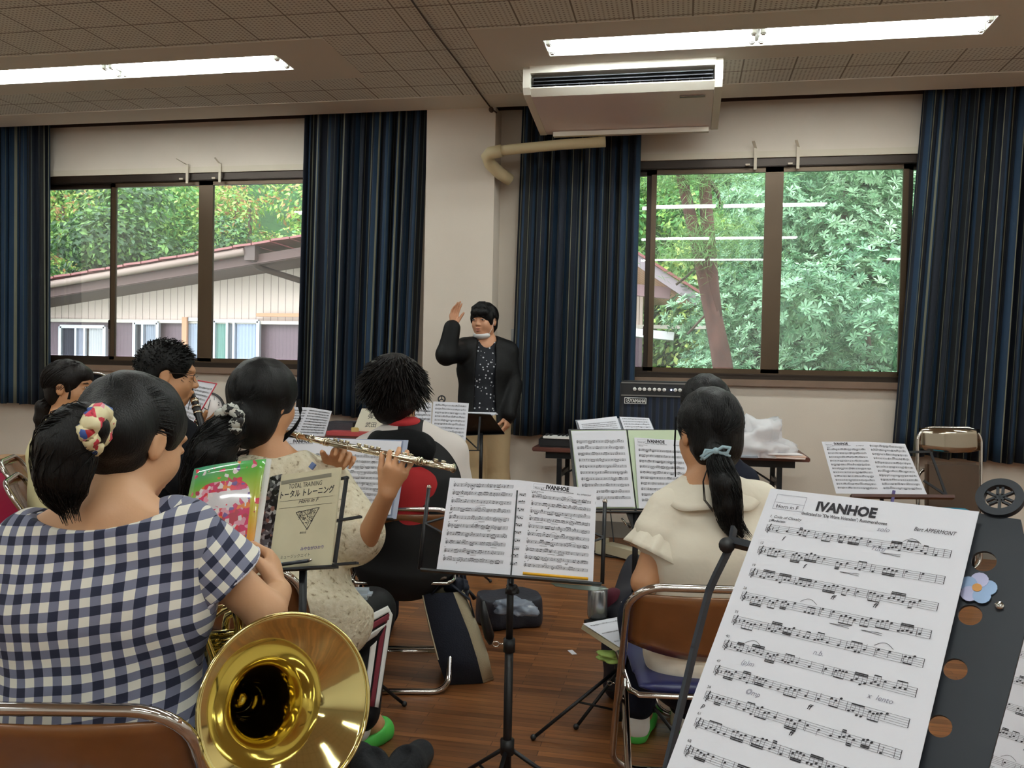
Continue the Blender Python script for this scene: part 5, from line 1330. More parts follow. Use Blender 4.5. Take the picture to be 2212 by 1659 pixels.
# ---------------------------------------------------------- conductor
J = dict(pel=at(1047, 905, 5.6), waist=at(1047, 852, 5.62), chest=at(1050, 800, 5.62), neck=at(1052, 742, 5.63), head=at(1046, 692, 5.6), shR=at(1006, 757, 5.56), shL=at(1096, 762, 5.66), elR=at(966, 766, 5.36), wrR=at(977, 706, 5.38), elL=at(1107, 832, 5.62), wrL=at(1097, 895, 5.52),
         hipR=at(1026, 912, 5.6), hipL=at(1070, 912, 5.6), knR=at(1024, 1035, 5.58), knL=at(1076, 1035, 5.6), anR=at(1022, 1158, 5.6), anL=at(1080, 1158, 5.62), toR=at(1015, 1172, 5.45), toL=at(1085, 1172, 5.47), R=frame(dirv(-.42, -.9, -.05)))
J['handR'] = dict(d=dirv(.12, .05, 1), pn=dirv(.75, -.75, 0), side=1, curl=(10, 12, 14, 18), thumb=.35, tc=10, spread=.4); J['handL'] = dict(d=dirv(-.05, -.2, -1), pn=dirv(-.8, .3, 0), side=-1, curl=(35, 38, 40, 42))
p = thing('person', 'standing conductor in a black open jacket and dotted navy blouse, one hand raised', 'person', base_of(J))
sdf_obj(person_sdf(J, .96, .0045, thick=1.04), 'body', mat('skin_face', (206, 152, 118), .5), p)
eyes(J, p)
g_ = 1.04
dm, n, l, b = nt('dotted_navy'); tc = N(n, 'ShaderNodeTexCoord'); vo = N(n, 'ShaderNodeTexVoronoi'); vo.inputs['Scale'].default_value = 42; vo.inputs['Randomness'].default_value = .8; l.new(tc.outputs['Object'], vo.inputs['Vector'])
q_ = math_(n, l, 'LESS_THAN', vo.outputs['Distance'], .23); c1 = N(n, 'ShaderNodeMix', data_type='RGBA'); c1.inputs[6].default_value = (*srgb((12, 15, 25)), 1); c1.inputs[7].default_value = (*srgb((196, 200, 204)), 1); l.new(q_, c1.inputs[0]); l.new(c1.outputs[2], b.inputs['Base Color']); b.inputs['Roughness'].default_value = .85
S = SDF(.006); torso_cloth(S, J, .014, g_, low=J['pel']); S.ell(J['neck'] + Vector((0, 0, .03)) - FWD * .06, (.045, .06, .06), None, .01, True); S.warp = folds(.003, 91, 20, 6); sdf_obj(S, 'blouse', dm, p)
S = SDF(.006); torso_cloth(S, J, .034, g_, low=J['pel'] + Vector((0, 0, -.02)), flare=.012); sleeve(S, J, 'R', .024, 1.95, g=1); sleeve(S, J, 'L', .024, 1.97, g=1)
S.eca(J['neck'] - FWD * .14 + Vector((0, 0, .1)), J['pel'] - FWD * .16 - Vector((0, 0, .25)), .055, .14, .085, .14, RIGHT, k=.01, sub=True)
S.ell(J['neck'] + Vector((0, 0, .03)) - FWD * .05, (.06, .08, .08), None, .01, True)
S.cut(J['pel'] - Vector((0, 0, .02)), (0, 0, -1)); S.warp = folds(.005, 93, 20, 10); sdf_obj(S, 'jacket', cloth('black_jacket_cloth', (10, 10, 11), .6), p)
S = SDF(.006); pants(S, J, .016, .97, .98); S.warp = folds(.005, 95, 22, 9); sdf_obj(S, 'trousers', cloth('beige_cotton', (172, 150, 116), .9), p)
def ex(S, P, R): S.ell(P(0, .065, .052), (.062, .038, .036), R, .02); S.ell(P(.068, .03, .01), (.016, .022, .04), R, .015); S.ell(P(-.068, .03, .01), (.016, .022, .04), R, .015)
S = hair_cap(J, r=(.086, .104, .088), face=(.064, .08, .08), fy=.105, fz=-.058, extra=ex, vox=.0035, ears=True); hm = MB(); cap_strands(hm, J['head'], J['R'], (.086, .104, .088), (0, -1, -.6), 160, 36, ymax=.4)
for k in range(90):
    x = -.058 + .116 * k / 89; z1_ = .022 + .004 * math.sin(k * 2.1); hm.tube([L2W(J, x * .4, .03, .122), L2W(J, x * .85, .085, .085), L2W(J, x, .101 - abs(x) * .5, .05), L2W(J, x, .1 - abs(x) * .55, z1_)], .0018, 3, cap=False)
hair_obj(S, hm, M['hair'], p)
S = SDF(.0035); c_ = np.array(J['head']); P_ = lambda x, y, z: c_ + J['R'] @ np.array([x, y, z])
S.ell(P_(0, .038, -.098), (.058, .052, .027), J['R']); S.ell(P_(0, .05, -.066), (.056, .07, .027), J['R'], .004, True)
sdf_obj(S, 'face_mask', mat('mask_white', (226, 228, 228), .8), p)
mb = MB()
for sx in (1, -1): mb.tube([L2W(J, sx * .055, .04, -.09), L2W(J, sx * .07, .02, -.05), L2W(J, sx * .078, .0, .02)], .0013, 5)
mb.build('mask_string', M['white'], p)
for q in 'LR':
    S = SDF(.006); a_ = J['an' + q]; t_ = J['to' + q]; S.cap(Vector((a_.x, a_.y, .035)), Vector((t_.x, t_.y, .035)), .045, .038); S.cut((0, 0, 0), (0, 0, -1)); sdf_obj(S, 'shoe', M['blackp'], p)
# ================================================================== FURNITURE
def rounded_hoop(w, pts_side, r, n=7):
    """pts_side: [(y,z) bottom .. top]; hoop with rounded top and bottom corners, closed; width w"""
    (y0, z0), (y1, z1) = pts_side[0], pts_side[-1]
    sd = [Vector((0, y, z)) for y, z in pts_side]
    up = (sd[-1] - sd[-2]).normalized(); dn = (sd[0] - sd[1]).normalized(); P = []
    def corner(c, along, x, first):
        out = []
        for i in range(n + 1):
            a = PI / 2 * i / n
            out.append(c + Vector((x * (w - r + r * math.cos(a)), 0, 0)) + along * (r * math.sin(a)))
        return out if first else out[::-1]
    P += corner(sd[-1] - up * r, up, 1, True); P += corner(sd[-1] - up * r, up, -1, False)
    for q in sd[-2:0:-1]: P.append(q + Vector((-w, 0, 0)))
    P += corner(sd[0] - dn * r, dn, -1, True); P += corner(sd[0] - dn * r, dn, 1, False)
    for q in sd[1:-1]: P.append(q + Vector((w, 0, 0)))
    return P
def make_chair(label, seatm, group='pipe framed folding chairs', top=.68, padm=None):
    t = thing('folding_chair', label, 'chair', (0, 0, 0), group=group)
    MB().tube(rounded_hoop(.205, [(.24, .011), (.1, .25), (-.1, .5), (-.215, top)], .085), .0105, 12, closed=True).build('front_frame', M['chrome'], t, local=True)
    MB().tube(rounded_hoop(.185, [(-.24, .011), (-.05, .2), (.17, .40)], .06), .0105, 12, closed=True).build('rear_frame', M['chrome'], t, local=True)
    g = []
    for i in range(9):
        row = []
        for j in range(13):
            u = j / 12 * 2 - 1; v = i / 8; zz = top - .018 - .15 * v - .035 * v * (1 - u * u)
            row.append((u * .195, -.2 + .095 * v - .035 * (1 - u * u) * .8 + .0, zz))
        g.append(row)
    mb = MB(); mb.grid(g); o = mb.build('backrest', padm or M['panelb'], t, local=True); so = o.modifiers.new('t', 'SOLIDIFY'); so.thickness = .006
    mb = MB(); mb.tube([(x, y, z - .001) for (x, y, z) in g[-1]], .0035, 6); mb.build('backrest_edge', M['blackp'], t, local=True)
    S = SDF(.008); S.eca((0, -.14, .405), (0, .17, .41), .17, .019, .19, .02, (1, 0, 0), k=0); V, Q = S.mesh(); o = nparr('seat', V, Q, seatm, t)
    MB().tube([(x, y, .392) for x, y in ((-.17, -.16), (.17, -.16), (.19, -.13), (.2, .15), (.17, .19), (-.17, .19), (-.2, .15), (-.19, -.13))], .008, 8, closed=True).build('seat_frame', M['chrome'], t, local=True)
    for s_ in (1, -1): MB().bar((s_ * .2, -.1, .40), (s_ * .2, .08, .28), .004, .02, mi=0).build('brace', M['steel'], t, local=True)
    MB().tube([(-.185, -.12, .12), (.185, -.12, .12)], .007, 8).build('crossbar', M['chrome'], t, local=True)
    return t
HD = math.atan2(-FWD.x, FWD.y)
def put(o, px, d, rz, label, back=.2):
    g_ = at(px, 800, d) + FWD * back; o.location = (g_.x, g_.y, 0); o.rotation_euler = (0, 0, HD + rz); o['label'] = label
    return o
ch = make_chair('x', M['vinylb'])
put(ch, 118, 1.31, .02, 'chrome folding chair nearest the viewer, behind the gingham blouse')
put(copy_tree(ch), 505, 2.24, -.12, 'chrome folding chair under the flute player')
put(copy_tree(ch), 868, 3.16, .05, 'chrome folding chair with a brown seat under the hooded jacket')
cb2 = make_chair('x', M['vinylblue']); put(cb2, 1560, 2.10, -.05, 'chrome folding chair with a navy blue seat under the cream blouse')
put(copy_tree(ch), 322, 3.0, -.85, 'folding chair under the person in glasses')
put(copy_tree(ch), 92, 3.62, -1.2, 'folding chair under the person in pale yellow, farthest left')
put(copy_tree(ch), 72, 4.3, -1.25, 'empty folding chair at the left frame edge, in front of the crimson suitcase')
put(copy_tree(ch), 1545, 3.0, 0, 'folding chair almost hidden behind the cream blouse')
# folded chair leaning on the wall
fc = thing('folded_chair', 'folded chrome chair with dark seat pad leaning on the wall at right', 'chair', (0, 0, 0))
xa, xb = at(1996, 950, 5.2), at(2136, 950, 5.2)
wv = (xb - xa); hw = wv.length / 2; cxm = (xa + xb) / 2; zt = at(2065, 926, 5.2).z
fc.location = (cxm.x, cxm.y + .06, 0); fc.rotation_euler = (-.06, 0, math.atan2(wv.y, wv.x)); fc['wl'] = [0., 0., 0.]
MB().tube(rounded_hoop(hw, [(0, .011), (0, .3), (0, .6), (0, zt)], .09), .0105, 12, closed=True).build('front_frame', M['chrome'], fc, local=True)
MB().tube(rounded_hoop(hw - .02, [(.03, .03), (.03, .3), (.03, .62)], .05), .0105, 12, closed=True).build('rear_frame', M['chrome'], fc, local=True)
mb = MB(); mb.grid([[((j / 12 * 2 - 1) * (hw - .01), .0 - .05 * (1 - (j / 6 - 1) ** 2), zt - .005 - .15 * v * (1 - .12 * (j / 6 - 1) ** 2)) for j in range(13)] for v in (0, .25, .5, .75, 1)])
o = mb.build('backrest', mat('polished_back', (176, 166, 150), .1, 1.0), fc, local=True); o.modifiers.new('t', 'SOLIDIFY').thickness = .004
mb = MB(); mb.box((0, -.03, zt - .40), (hw * 2 - .06, .04, .38), bev=.018); mb.build('seat', M['vinylb'], fc, local=True)
cz = at(2062, 1098, 5.1); MB().box((cz.x, cz.y, cz.z - .02), (.16, .12, .03), bev=.006).build('x', mat('cyan_plastic', (28, 140, 170), .4)); o = bpy.data.objects['x']; o.name = 'blue_pouch'; tag(o, 'cyan pouch in front of the folded chair, just above the nearest score', 'pouch')
sb_ = MB(); sb_.tube([(cz.x + .1, cz.y, 0.0), (cz.x + .1, cz.y, cz.z - .035)], .02, 10); sb_.box((cz.x, cz.y, cz.z - .045), (.34, .24, .02)); sb_.box((cz.x + .1, cz.y, .012), (.2, .2, .024)); tag(sb_.build('side_stool', M['blackm']), 'low black stool holding the cyan pouch at right', 'stool')

# long folding table by the wall
def folding_table(label, x0, x1, yf, z, dep, px=None):
    t = thing('folding_table', label, 'table', ((x0 + x1) / 2, yf + dep / 2, 0))
    mb = MB(); mb.box(((x0 + x1) / 2, yf + dep / 2, z - .014), (x1 - x0, dep, .028), bev=.005); mb.build('tabletop', M['wooddk'], t)
    mb = MB(); mb.box(((x0 + x1) / 2, yf + .06, z - .05), (x1 - x0 - .16, .02, .045)); mb.box(((x0 + x1) / 2, yf + dep - .06, z - .05), (x1 - x0 - .16, .02, .045)); mb.build('apron', M['blackm'], t)
    for x in (x0 + .17, x1 - .17):
        for y in (yf + .05, yf + dep - .05):
            MB().box((x, y, (z - .07) / 2), (.03, .03, z - .07)).build('leg', M['blackm'], t)
        mb = MB(); mb.box((x, yf + dep / 2, .22), (.02, dep - .12, .02)); mb.box((x, yf + dep / 2, .52), (.02, dep - .12, .03)); mb.build('leg_rail', M['blackm'], t)
        s_ = 1 if x < (x0 + x1) / 2 else -1; MB().bar((x, yf + dep / 2, .5), (x + s_ * .26, yf + dep / 2, z - .04), .012, .012).build('brace', M['blackm'], t)
    return t
tl_ = onz(1154, 963, .70); tr_ = onz(1755, 992, .70)
TY = (tl_.y + tr_.y) / 2
folding_table('brown topped folding table along the wall below the right window', tl_.x, tr_.x, TY, .70, .5)

# left tables
q0 = onz(405, 934, .70); q1 = onz(800, 940, .70)
folding_table('brown topped folding table below the left window, holding the clock', q0.x, q1.x, (q0.y + q1.y) / 2, .70, .45)
LTY = (q0.y + q1.y) / 2

# amplifier
a0 = at(1339, 822, 5.75); a1 = at(1514, 825, 5.75); ay = min(TY + .13, TAB - .34)
ax0 = ony(1339, 830, ay).x; ax1 = ony(1514, 830, ay).x; az = ony(1339, 822, ay).z
am = thing('guitar_amplifier', 'black combo amplifier with a row of knobs on the table by the window', 'amplifier', ((ax0 + ax1) / 2, ay + .12, .70))
mb = MB(); mb.box(((ax0 + ax1) / 2, ay + .13, (az + .70) / 2), (ax1 - ax0, .26, az - .70), bev=.012); mb.build('cabinet', mat('amp_vinyl', (26, 27, 32), .5, bump=.3, bscale=300), am)
mb = MB(); mb.box(((ax0 + ax1) / 2, ay - .004, az - .052), (ax1 - ax0 - .04, .012, .07)); mb.build('control_panel', M['blackp'], am)
mb = MB()
for z in (az - .012, az - .092): mb.box(((ax0 + ax1) / 2, ay - .006, z), (ax1 - ax0 - .02, .012, .008))
mb.build('trim_strip', M['steel'], am)
gl_, n, l, b = nt('grille_cloth'); tc = N(n, 'ShaderNodeTexCoord'); X, Y, Z = sepxyz(n, l, tc.outputs['Object']); fr = math_(n, l, 'FRACT', math_(n, l, 'ADD', math_(n, l, 'DIVIDE', X, .045), 10)); r = ramp(n, [(0, (16, 20, 30)), (.5, (24, 34, 54)), (.9, (44, 50, 60))]); l.new(fr, r.inputs[0]); l.new(r.outputs[0], b.inputs['Base Color']); b.inputs['Roughness'].default_value = .9
mb = MB(); mb.box(((ax0 + ax1) / 2, ay - .003, (az - .10 + .72) / 2), (ax1 - ax0 - .05, .008, az - .10 - .72)); mb.build('grille', gl_, am)
for i, px in enumerate((1371, 1382, 1392, 1403, 1414, 1424, 1435, 1459, 1469, 1480)):
    k = ony(px, 841, ay - .01); mb = MB(); mb.lathe([(.0001, 0), (.011, 0), (.012, .004), (.008, .016), (.0001, .016)], (k.x, ay - .01, az - .052), (0, -1, 0), 14); mb.tube([(k.x, ay - .027, az - .052), (k.x + .004, ay - .027, az - .044)], .0015, 5); mb.build('knob', M['white'], am)
k = ony(1450, 842, ay - .012); MB().ball((k.x, ay - .014, az - .052), .005).build('pilot_light', emit('blue_led', (.45, .6, 1.0), 12), am)
bx0 = ony(1349, 858, ay - .008); bx1 = ony(1396, 873, ay - .008)
mb = MB(); mb.box(((bx0.x + bx1.x) / 2, ay - .009, (bx0.z + bx1.z) / 2), (bx1.x - bx0.x, .006, abs(bx0.z - bx1.z)), mi=0); wdb = bx1.x - bx0.x; hb_ = abs(bx0.z - bx1.z)
mb.box(((bx0.x + bx1.x) / 2, ay - .0125, (bx0.z + bx1.z) / 2), (wdb - .008, .002, hb_ - .008), mi=1)
put_text(mb, 'YAMAHA', ((bx0.x + bx1.x) / 2 + .016, ay - .0136, (bx0.z + bx1.z) / 2 - .0115), Vector((1, 0, 0)), Vector((0, 0, 1)), .032, Vector((0, -1, 0)), mi=0, bold=.015, width=.096)
cx_ = bx0.x + .025; cz_ = (bx0.z + bx1.z) / 2
mb.tube([(cx_ + .013 * math.cos(t), ay - .014, cz_ + .013 * math.sin(t)) for t in np.linspace(0, 2 * PI, 21)[:-1]], .0012, 5, closed=True)
for k in range(3): t = PI / 2 + k * 2 * PI / 3; mb.bar((cx_, ay - .014, cz_), (cx_ + .012 * math.cos(t), ay - .014, cz_ + .012 * math.sin(t)), .002, .003)
mb.build('name_badge', [M['white'], M['blackp']], am)
# keyboard
kz = .70; kx0 = ony(1163, 950, TY + .02).x
kb = thing('electric_keyboard', 'black electric keyboard at the left end of the long table', 'keyboard', (kx0 + .5, TY + .13, kz))
mb = MB(); mb.box((kx0 + .5, TY + .15, kz + .03), (1.0, .26, .06), bev=.01); mb.build('keyboard_body', M['blackp'], kb)
mb = MB(); mb.box((kx0 + .5, TY + .08, kz + .063), (.94, .13, .014), bev=.002); mb.build('white_keys', M['white'], kb)
mb = MB(); 
for i in range(36):
    if i % 7 not in (2, 6): mb.box((kx0 + .045 + i * .026, TY + .10, kz + .075), (.011, .085, .012))
mb.build('black_keys', M['blackp'], kb)
pd = MB(); pts = [onz(1292, 1172, .06), onz(1312, 1178, .06), onz(1374, 1198, .06)]
pd.bar(onz(1290, 1178, .05), onz(1312, 1180, .05), .1, .09); pd.bar(onz(1312, 1182, .045), onz(1380, 1200, .045), .09, .06)
tag(pd.build('floor_pedal', mat('cream_plastic', (196, 188, 160), .6)), 'cream ribbed bar lying on the floor under the long table', 'pedal')
cbm = MB(); c_ = onz(1338, 1196, .006); cbm.tube([c_ + Vector((.17 * math.cos(t), .11 * math.sin(t), .0)) for t in np.linspace(0, 2 * PI, 41)[:-1]], .005, 6, closed=True); cbm.tube([ony(1335, 1000, 6.0), ony(1318, 1100, 6.0), onz(1328, 1190, .006)], .004, 6)
tag(cbm.build('floor_cable', M['blackp']), 'black cable coiled on the floor under the long table', 'cable')
# things on the right end of the table
def crumple(name, px, d_, size, h, m, seed, lab, cat, sharp=.35, flat=1.0):
    r = random.Random(seed); import bmesh
    bm = bmesh.new(); bmesh.ops.create_icosphere(bm, subdivisions=4, radius=1.0)
    for v in bm.verts:
        nn = noise.noise(v.co * 1.7 + Vector((seed, 0, 0))) * sharp + noise.noise(v.co * 4.1 + Vector((0, seed, 0))) * sharp * .4 + abs(noise.noise(v.co * 8 + Vector((0, seed, 3)))) * sharp * .2
        v.co = v.co * (1 + nn); v.co = Vector((v.co.x * size[0] / 2, v.co.y * size[1] / 2, max(-.6, v.co.z) * size[2] / 2))
    zmin = min(v.co.z for v in bm.verts)
    c = onz(px[0], px[1], h) if d_ is None else at(px[0], px[1], d_)
    mb = MB(); bm.verts.index_update(); mb.add([Vector((c.x, c.y, h)) + v.co - Vector((0, 0, zmin)) for v in bm.verts], [tuple(v.index for v in f.verts) for f in bm.faces], 0, True); bm.free()
    return tag(mb.build(name, m), lab, cat)
plast = mat('white_plastic_film', (250, 250, 252), .3, trans=.4)
crumple('white_wrapping', (1640, 986), None, (.33, .2, .25), .70, plast, 12, 'crumpled translucent white wrapping standing on the long table', 'wrapping', .75)
crumple('pink_pouch', (1648, 985), None, (.17, .09, .07), .70, mat('pink_cloth', (222, 168, 190), .7), 4, 'pink soft pouch on the long table under the white wrapping', 'pouch', .12)
for k, (x_, c_, s_) in enumerate(((1695, (238, 222, 214), .24), (1698, (226, 196, 180), .22), (1692, (240, 236, 236), .2))):
    c = onz(x_, 990, .70); MB().box((c.x, c.y + .04, .704 + k * .010), (s_, .14, .009), Matrix.Rotation(.12 * k - .1, 3, 'Z'), bev=.003).build('folded_paper', mat('fp%d' % k, c_, .8)); o = bpy.data.objects['folded_paper'] if k == 0 else bpy.data.objects['folded_paper.%03d' % k]
    tag(o, ['white bottom sheet of the stack at the right table end', 'peach middle sheet of the stack at the right table end', 'white top sheet of the stack at the right table end'][k], 'paper', 'stack of folded papers at the right table end')
c = onz(1612, 988, .70); MB().box((c.x, c.y + .03, .706), (.13, .12, .012), bev=.003).build('grey_booklet', mat('booklet_grey', (164, 174, 186), .7)); tag(bpy.data.objects['grey_booklet'], 'grey blue booklet on the long table beside the pink pouch', 'booklet')
# left table: clock, box, name sign, red book
ck = at(450, 886, 5.35); yk = LTY + .2; ck = ony(450, 886, yk); rk = (ony(485, 886, yk).x - ony(416, 886, yk).x) / 2
tc_ = thing('wall_clock', 'round white clock leaning on the table behind the clarinet', 'clock', (ck.x, yk, .70))
MB().lathe([(.0001, -.02), (rk, -.02), (rk + .004, -.012), (rk + .004, .008), (rk - .005, .012), (rk - .008, .006)], ck, (0, -1, .04), 48).build('case', mat('clock_rim', (40, 38, 40), .4), tc_)
MB().lathe([(.0001, .004), (rk - .007, .004), (rk - .007, 0)], ck, (0, -1, .04), 48).build('dial', mat('dial_white', (226, 218, 214), .4), tc_)
mb = MB()
for i in range(12):
    t = PI / 2 - i * PI / 6; nn_ = str(12 if i == 0 else i)
    put_text(mb, nn_, ck + Vector((math.cos(t) * rk * .78, -.0055, math.sin(t) * rk * .78 - .012)), Vector((1, 0, 0)), Vector((0, 0, 1)), .036, Vector((0, -1, 0)), bold=.004)
mb.build('numerals', M['ink'], tc_)
mb = MB()
for t, L_, w_ in ((PI / 2 - .25, rk * .62, .004), (PI - .5, rk * .42, .006)): mb.bar(ck + Vector((0, -.008, 0)), ck + Vector((math.cos(t) * L_, -.008, math.sin(t) * L_)), w_, .002, up=Vector((0, 1, 0)))
mb.build('clock_hand', M['ink'], tc_)
yq = LTY + .12
def onT(x0, x1, ytop, ybase, dep, name, m, lab, cat, y=yq):
    A = ony(x0, ytop, y); B = ony(x1, ybase, y); o = MB().box(((A.x + B.x) / 2, y + dep / 2, .70 + (A.z - .70) / 2), (B.x - A.x, dep, max(.01, A.z - .70)), bev=.004).build(name, m); return tag(o, lab, cat)
onT(706, 762, 911, 935, .16, 'black_case', mat('black_carbon', (52, 50, 56), .6, bump=.4, bscale=200), 'small black case on the left table beside the name card', 'case')
onT(704, 800, 931, 940, .2, 'red_book', mat('red_cover', (176, 70, 72), .6), 'flat red covered book at the right end of the left table', 'book', y=LTY + .0)
sg = MB(); ys = LTY + .09
P4_ = [ony(x, y, ys) for x, y in ((776, 883), (838, 885), (846, 930), (760, 930))]
for q in P4_[2:]: q.z = .712
P4_[0].y += .05; P4_[1].y += .05
nn_ = (P4_[3] - P4_[0]).cross(P4_[1] - P4_[0]).normalized(); nn_ = nn_ if nn_.y < 0 else -nn_
sg.plate(P4_, nn_, .003); sg.plate([P4_[0] + Vector((0, .001, 0)), P4_[1] + Vector((0, .001, 0)), P4_[2] + Vector((0, .1, 0)), P4_[3] + Vector((0, .1, 0))], -nn_, .003)
uy_ = (P4_[0] - P4_[3]).normalized(); uy_ = (uy_ - Vector((1, 0, 0)) * uy_.x * .0).normalized()
put_text(sg, '弾生', onpl(806, 904, P4_[0], nn_), Vector((1, 0, 0)), Vector((.12, uy_.y, uy_.z)), .042, nn_, mi=1, bold=.004)
put_text(sg, '武田', onpl(800, 922, P4_[0], nn_), Vector((1, 0, 0)), Vector((.12, uy_.y, uy_.z)), .042, nn_, mi=1, bold=.004)
tag(sg.build('name_card', [mat('cream_card', (218, 214, 192), .8), M['ink']]), 'folded cream name card with handwriting on the left table', 'card')
A = ony(770, 930, ys - .02); MB().box((A.x, ys - .05, .735), (.05, .05, .05), Matrix.Rotation(.5, 3, 'Z'), bev=.004).build('yellow_note', mat('note_yellow', (206, 186, 118), .8)); tag(bpy.data.objects['yellow_note'], 'yellow folded note in front of the name card', 'note')

# ================================================================== SCORES AND STANDS
def solve_quad(px, width):
    """4 picture corners TL TR BR BL -> flat parallelogram of the given width"""
    r = [ray(*p) for p in px]
    A = np.array([-r[1], r[2], -r[3]]).T; s = np.linalg.solve(A, -r[0]); P = [r[0], r[1] * s[0], r[2] * s[1], r[3] * s[2]]
    k = width / ((np.linalg.norm(P[1] - P[0]) + np.linalg.norm(P[2] - P[3])) / 2)
    return [Vector(CAM + p * k) for p in P]
def page(mb, Q, seed, staves=10, title=None, detail=1, top=.15, clefcol=False, lift=.0006, th=.0006, sub=None, ink=1, pm=0, marks=True, left=.07, right=.93, box=True, bend=0):
    """Q: TL TR BR BL. paper sheet with printed staves"""
    TL, TR, BR, BL = [Vector(q) for q in Q]
    ux = (TR - TL); uy = (TL - BL); nrm = ux.cross(uy).normalized(); 
    if nrm.dot(Vector(CAM) - TL) < 0: nrm = -nrm
    W_ = ux.length; H_ = uy.length
    def P(u, v, l=lift): return (TL * (1 - u) + TR * u) * (1 - v) + (BL * (1 - u) + BR * u) * v + nrm * l
    mb.plate([TL, TR, BR, BL], nrm, th, pm)
    r = random.Random(seed)
    def rect(u0, v0, u1, v1, l=lift, m=ink): mb.add([P(u0, v0, l), P(u1, v0, l), P(u1, v1, l), P(u0, v1, l)], [(0, 1, 2, 3)], m)
    def seg(u0, v0, u1, v1, w, m=ink):
        a = P(u0, v0); b_ = P(u1, v1); d = (b_ - a); 
        if d.length < 1e-7: return
        s_ = d.normalized().cross(nrm) * w / 2; mb.add([a + s_, b_ + s_, b_ - s_, a - s_], [(0, 1, 2, 3)], m)
    def blob(u, v, rx, ry, m=ink, ang=.35):
        pts = []
        for k in range(8):
            t = 2 * PI * k / 8; x = rx * math.cos(t); y = ry * math.sin(t); pts.append(P(u + (x * math.cos(ang) - y * math.sin(ang)) / W_, v - (x * math.sin(ang) + y * math.cos(ang)) / H_, lift * 1.2))
        mb.add(pts, [tuple(range(8))], m)
    sp = (1 - top - .05) / staves; sh = min(.0082, sp * H_ * .36); dl = sh / 4 / H_; lw = .00024 if detail >= 2 else .0004
    for i in range(staves):
        v0 = top + sp * i; u0 = left + (.12 if clefcol else 0); u1 = right
        if clefcol: 
            for k in range(5): seg(left - .045, v0 + dl * k, left + .045, v0 + dl * k, lw)
            for k in range(4): blob(left - .03 + .02 * k, v0 + dl * r.uniform(0, 4), .0018, .0016)
        for k in range(5): seg(u0, v0 + dl * k, u1, v0 + dl * k, lw)
        seg(u1, v0, u1, v0 + 4 * dl, .0006); seg(u0, v0, u0, v0 + 4 * dl, .0004)
        # treble clef
        cu = u0 + .016
        pts = [(0, 4.9), (-.6, 4.6), (-.2, 4.1), (.1, 3), (.0, 1), (.25, -.6), (.5, -.2), (.2, 1), (-.8, 2.2), (-.7, 3.4), (.2, 3.7), (.75, 3), (.4, 2.2), (-.2, 2.5)]
        for (x0, y0), (x1, y1) in zip(pts, pts[1:]): seg(cu + x0 * dl * H_ / W_ * 1.1, v0 + y0 * dl, cu + x1 * dl * H_ / W_ * 1.1, v0 + y1 * dl, .0006)
        seg(cu + .02, v0 + r.uniform(0, 2) * dl, cu + .02, v0 + 3 * dl, .0008)
        u = u0 + .06
        while u < u1 - .03:
            kind = r.random(); nb = r.choice([2, 3, 4, 4]) if kind < .55 else 1; base = r.uniform(.2, 3.8); up = base > 2
            stp = r.uniform(.014, .021) if nb > 1 else r.uniform(.022, .05)
            us = []
            for k in range(nb):
                yy = max(-1, min(5, base + r.choice([-.5, 0, .5, 1, -1]) * (k > 0))); uu = u + k * stp
                if uu > u1 - .02: break
                us.append((uu, yy)); blob(uu, v0 + yy * dl, dl * H_ * .62, dl * H_ * .44)
            hx = dl * H_ * .55 / W_ * (1 if up else -1)
            ends = [(uu + hx, (min(y for _, y in us) - 2.9) if up else (max(y for _, y in us) + 2.9)) for uu, _ in us] if us else []
            for (uu, yy), (eu, ev) in zip(us, ends): seg(eu, v0 + yy * dl, eu, v0 + ev * dl, .0003 if detail >= 2 else .0004)
            if len(us) > 1:
                for bb in range(r.choice([1, 2])): seg(ends[0][0], v0 + (ends[0][1] + (bb * .8 if up else -bb * .8)) * dl, ends[-1][0], v0 + (ends[-1][1] + (bb * .8 if up else -bb * .8)) * dl, dl * H_ * .5)
            u += stp * nb + r.uniform(.004, .016)
            if r.random() < .28: seg(u, v0, u, v0 + 4 * dl, .0004); u += .012
        if marks:
            for _ in range(r.choice([0, 1, 1, 2])):
                uu = r.uniform(u0, u1 - .15)
                if r.random() < .5: seg(uu, v0 + dl * 6.6, uu + .09, v0 + dl * 6.1, .0004); seg(uu, v0 + dl * 6.6, uu + .09, v0 + dl * 7.1, .0004)
                else: put_text(mb, r.choice(['f', 'mf', 'p', 'ff']), P(uu, v0 + dl * 8), ux.normalized(), uy.normalized(), .007, nrm, ink, bold=.01, shear=.3, lift=0)
            if r.random() < .3:
                uu = r.uniform(u0 + .1, u1 - .2)
                prev = None
                for k in range(9):
                    t = k / 8; q = (uu + .08 * t, v0 - dl * (1 + 2.2 * math.sin(PI * t)));
                    if prev: seg(prev[0], prev[1], q[0], q[1], .0004)
                    prev = q
            put_text(mb, str(5 + i * 7), P(u0 + .005, v0 - dl * 1.6), ux.normalized(), uy.normalized(), .004, nrm, ink, lift=0)
    U = ux.normalized(); Vv = uy.normalized()
    if title:
        tu = .42 + (.08 if clefcol else 0)
        put_text(mb, title, P(tu, .062), U, Vv, .0155, nrm, ink, bold=.045, width=.062 if W_ > .18 else W_ * .3, lift=0)
        put_text(mb, 'dedicated to "De Ware Vrienden", Rummershoven', P(tu, .083), U, Vv, .0052, nrm, ink, bold=.012, width=W_ * .42, lift=0)
        put_text(mb, 'Bert APPERMONT', P(.84, .088), U, Vv,   .0062, nrm, ink, bold=.0, shear=.3, width=W_ * .18, lift=0)
        put_text(mb, '1. Code of Chivalry', P(left + .08 + (.1 if clefcol else 0), .108), U, Vv, .0045, nrm, ink, shear=.3, lift=0)
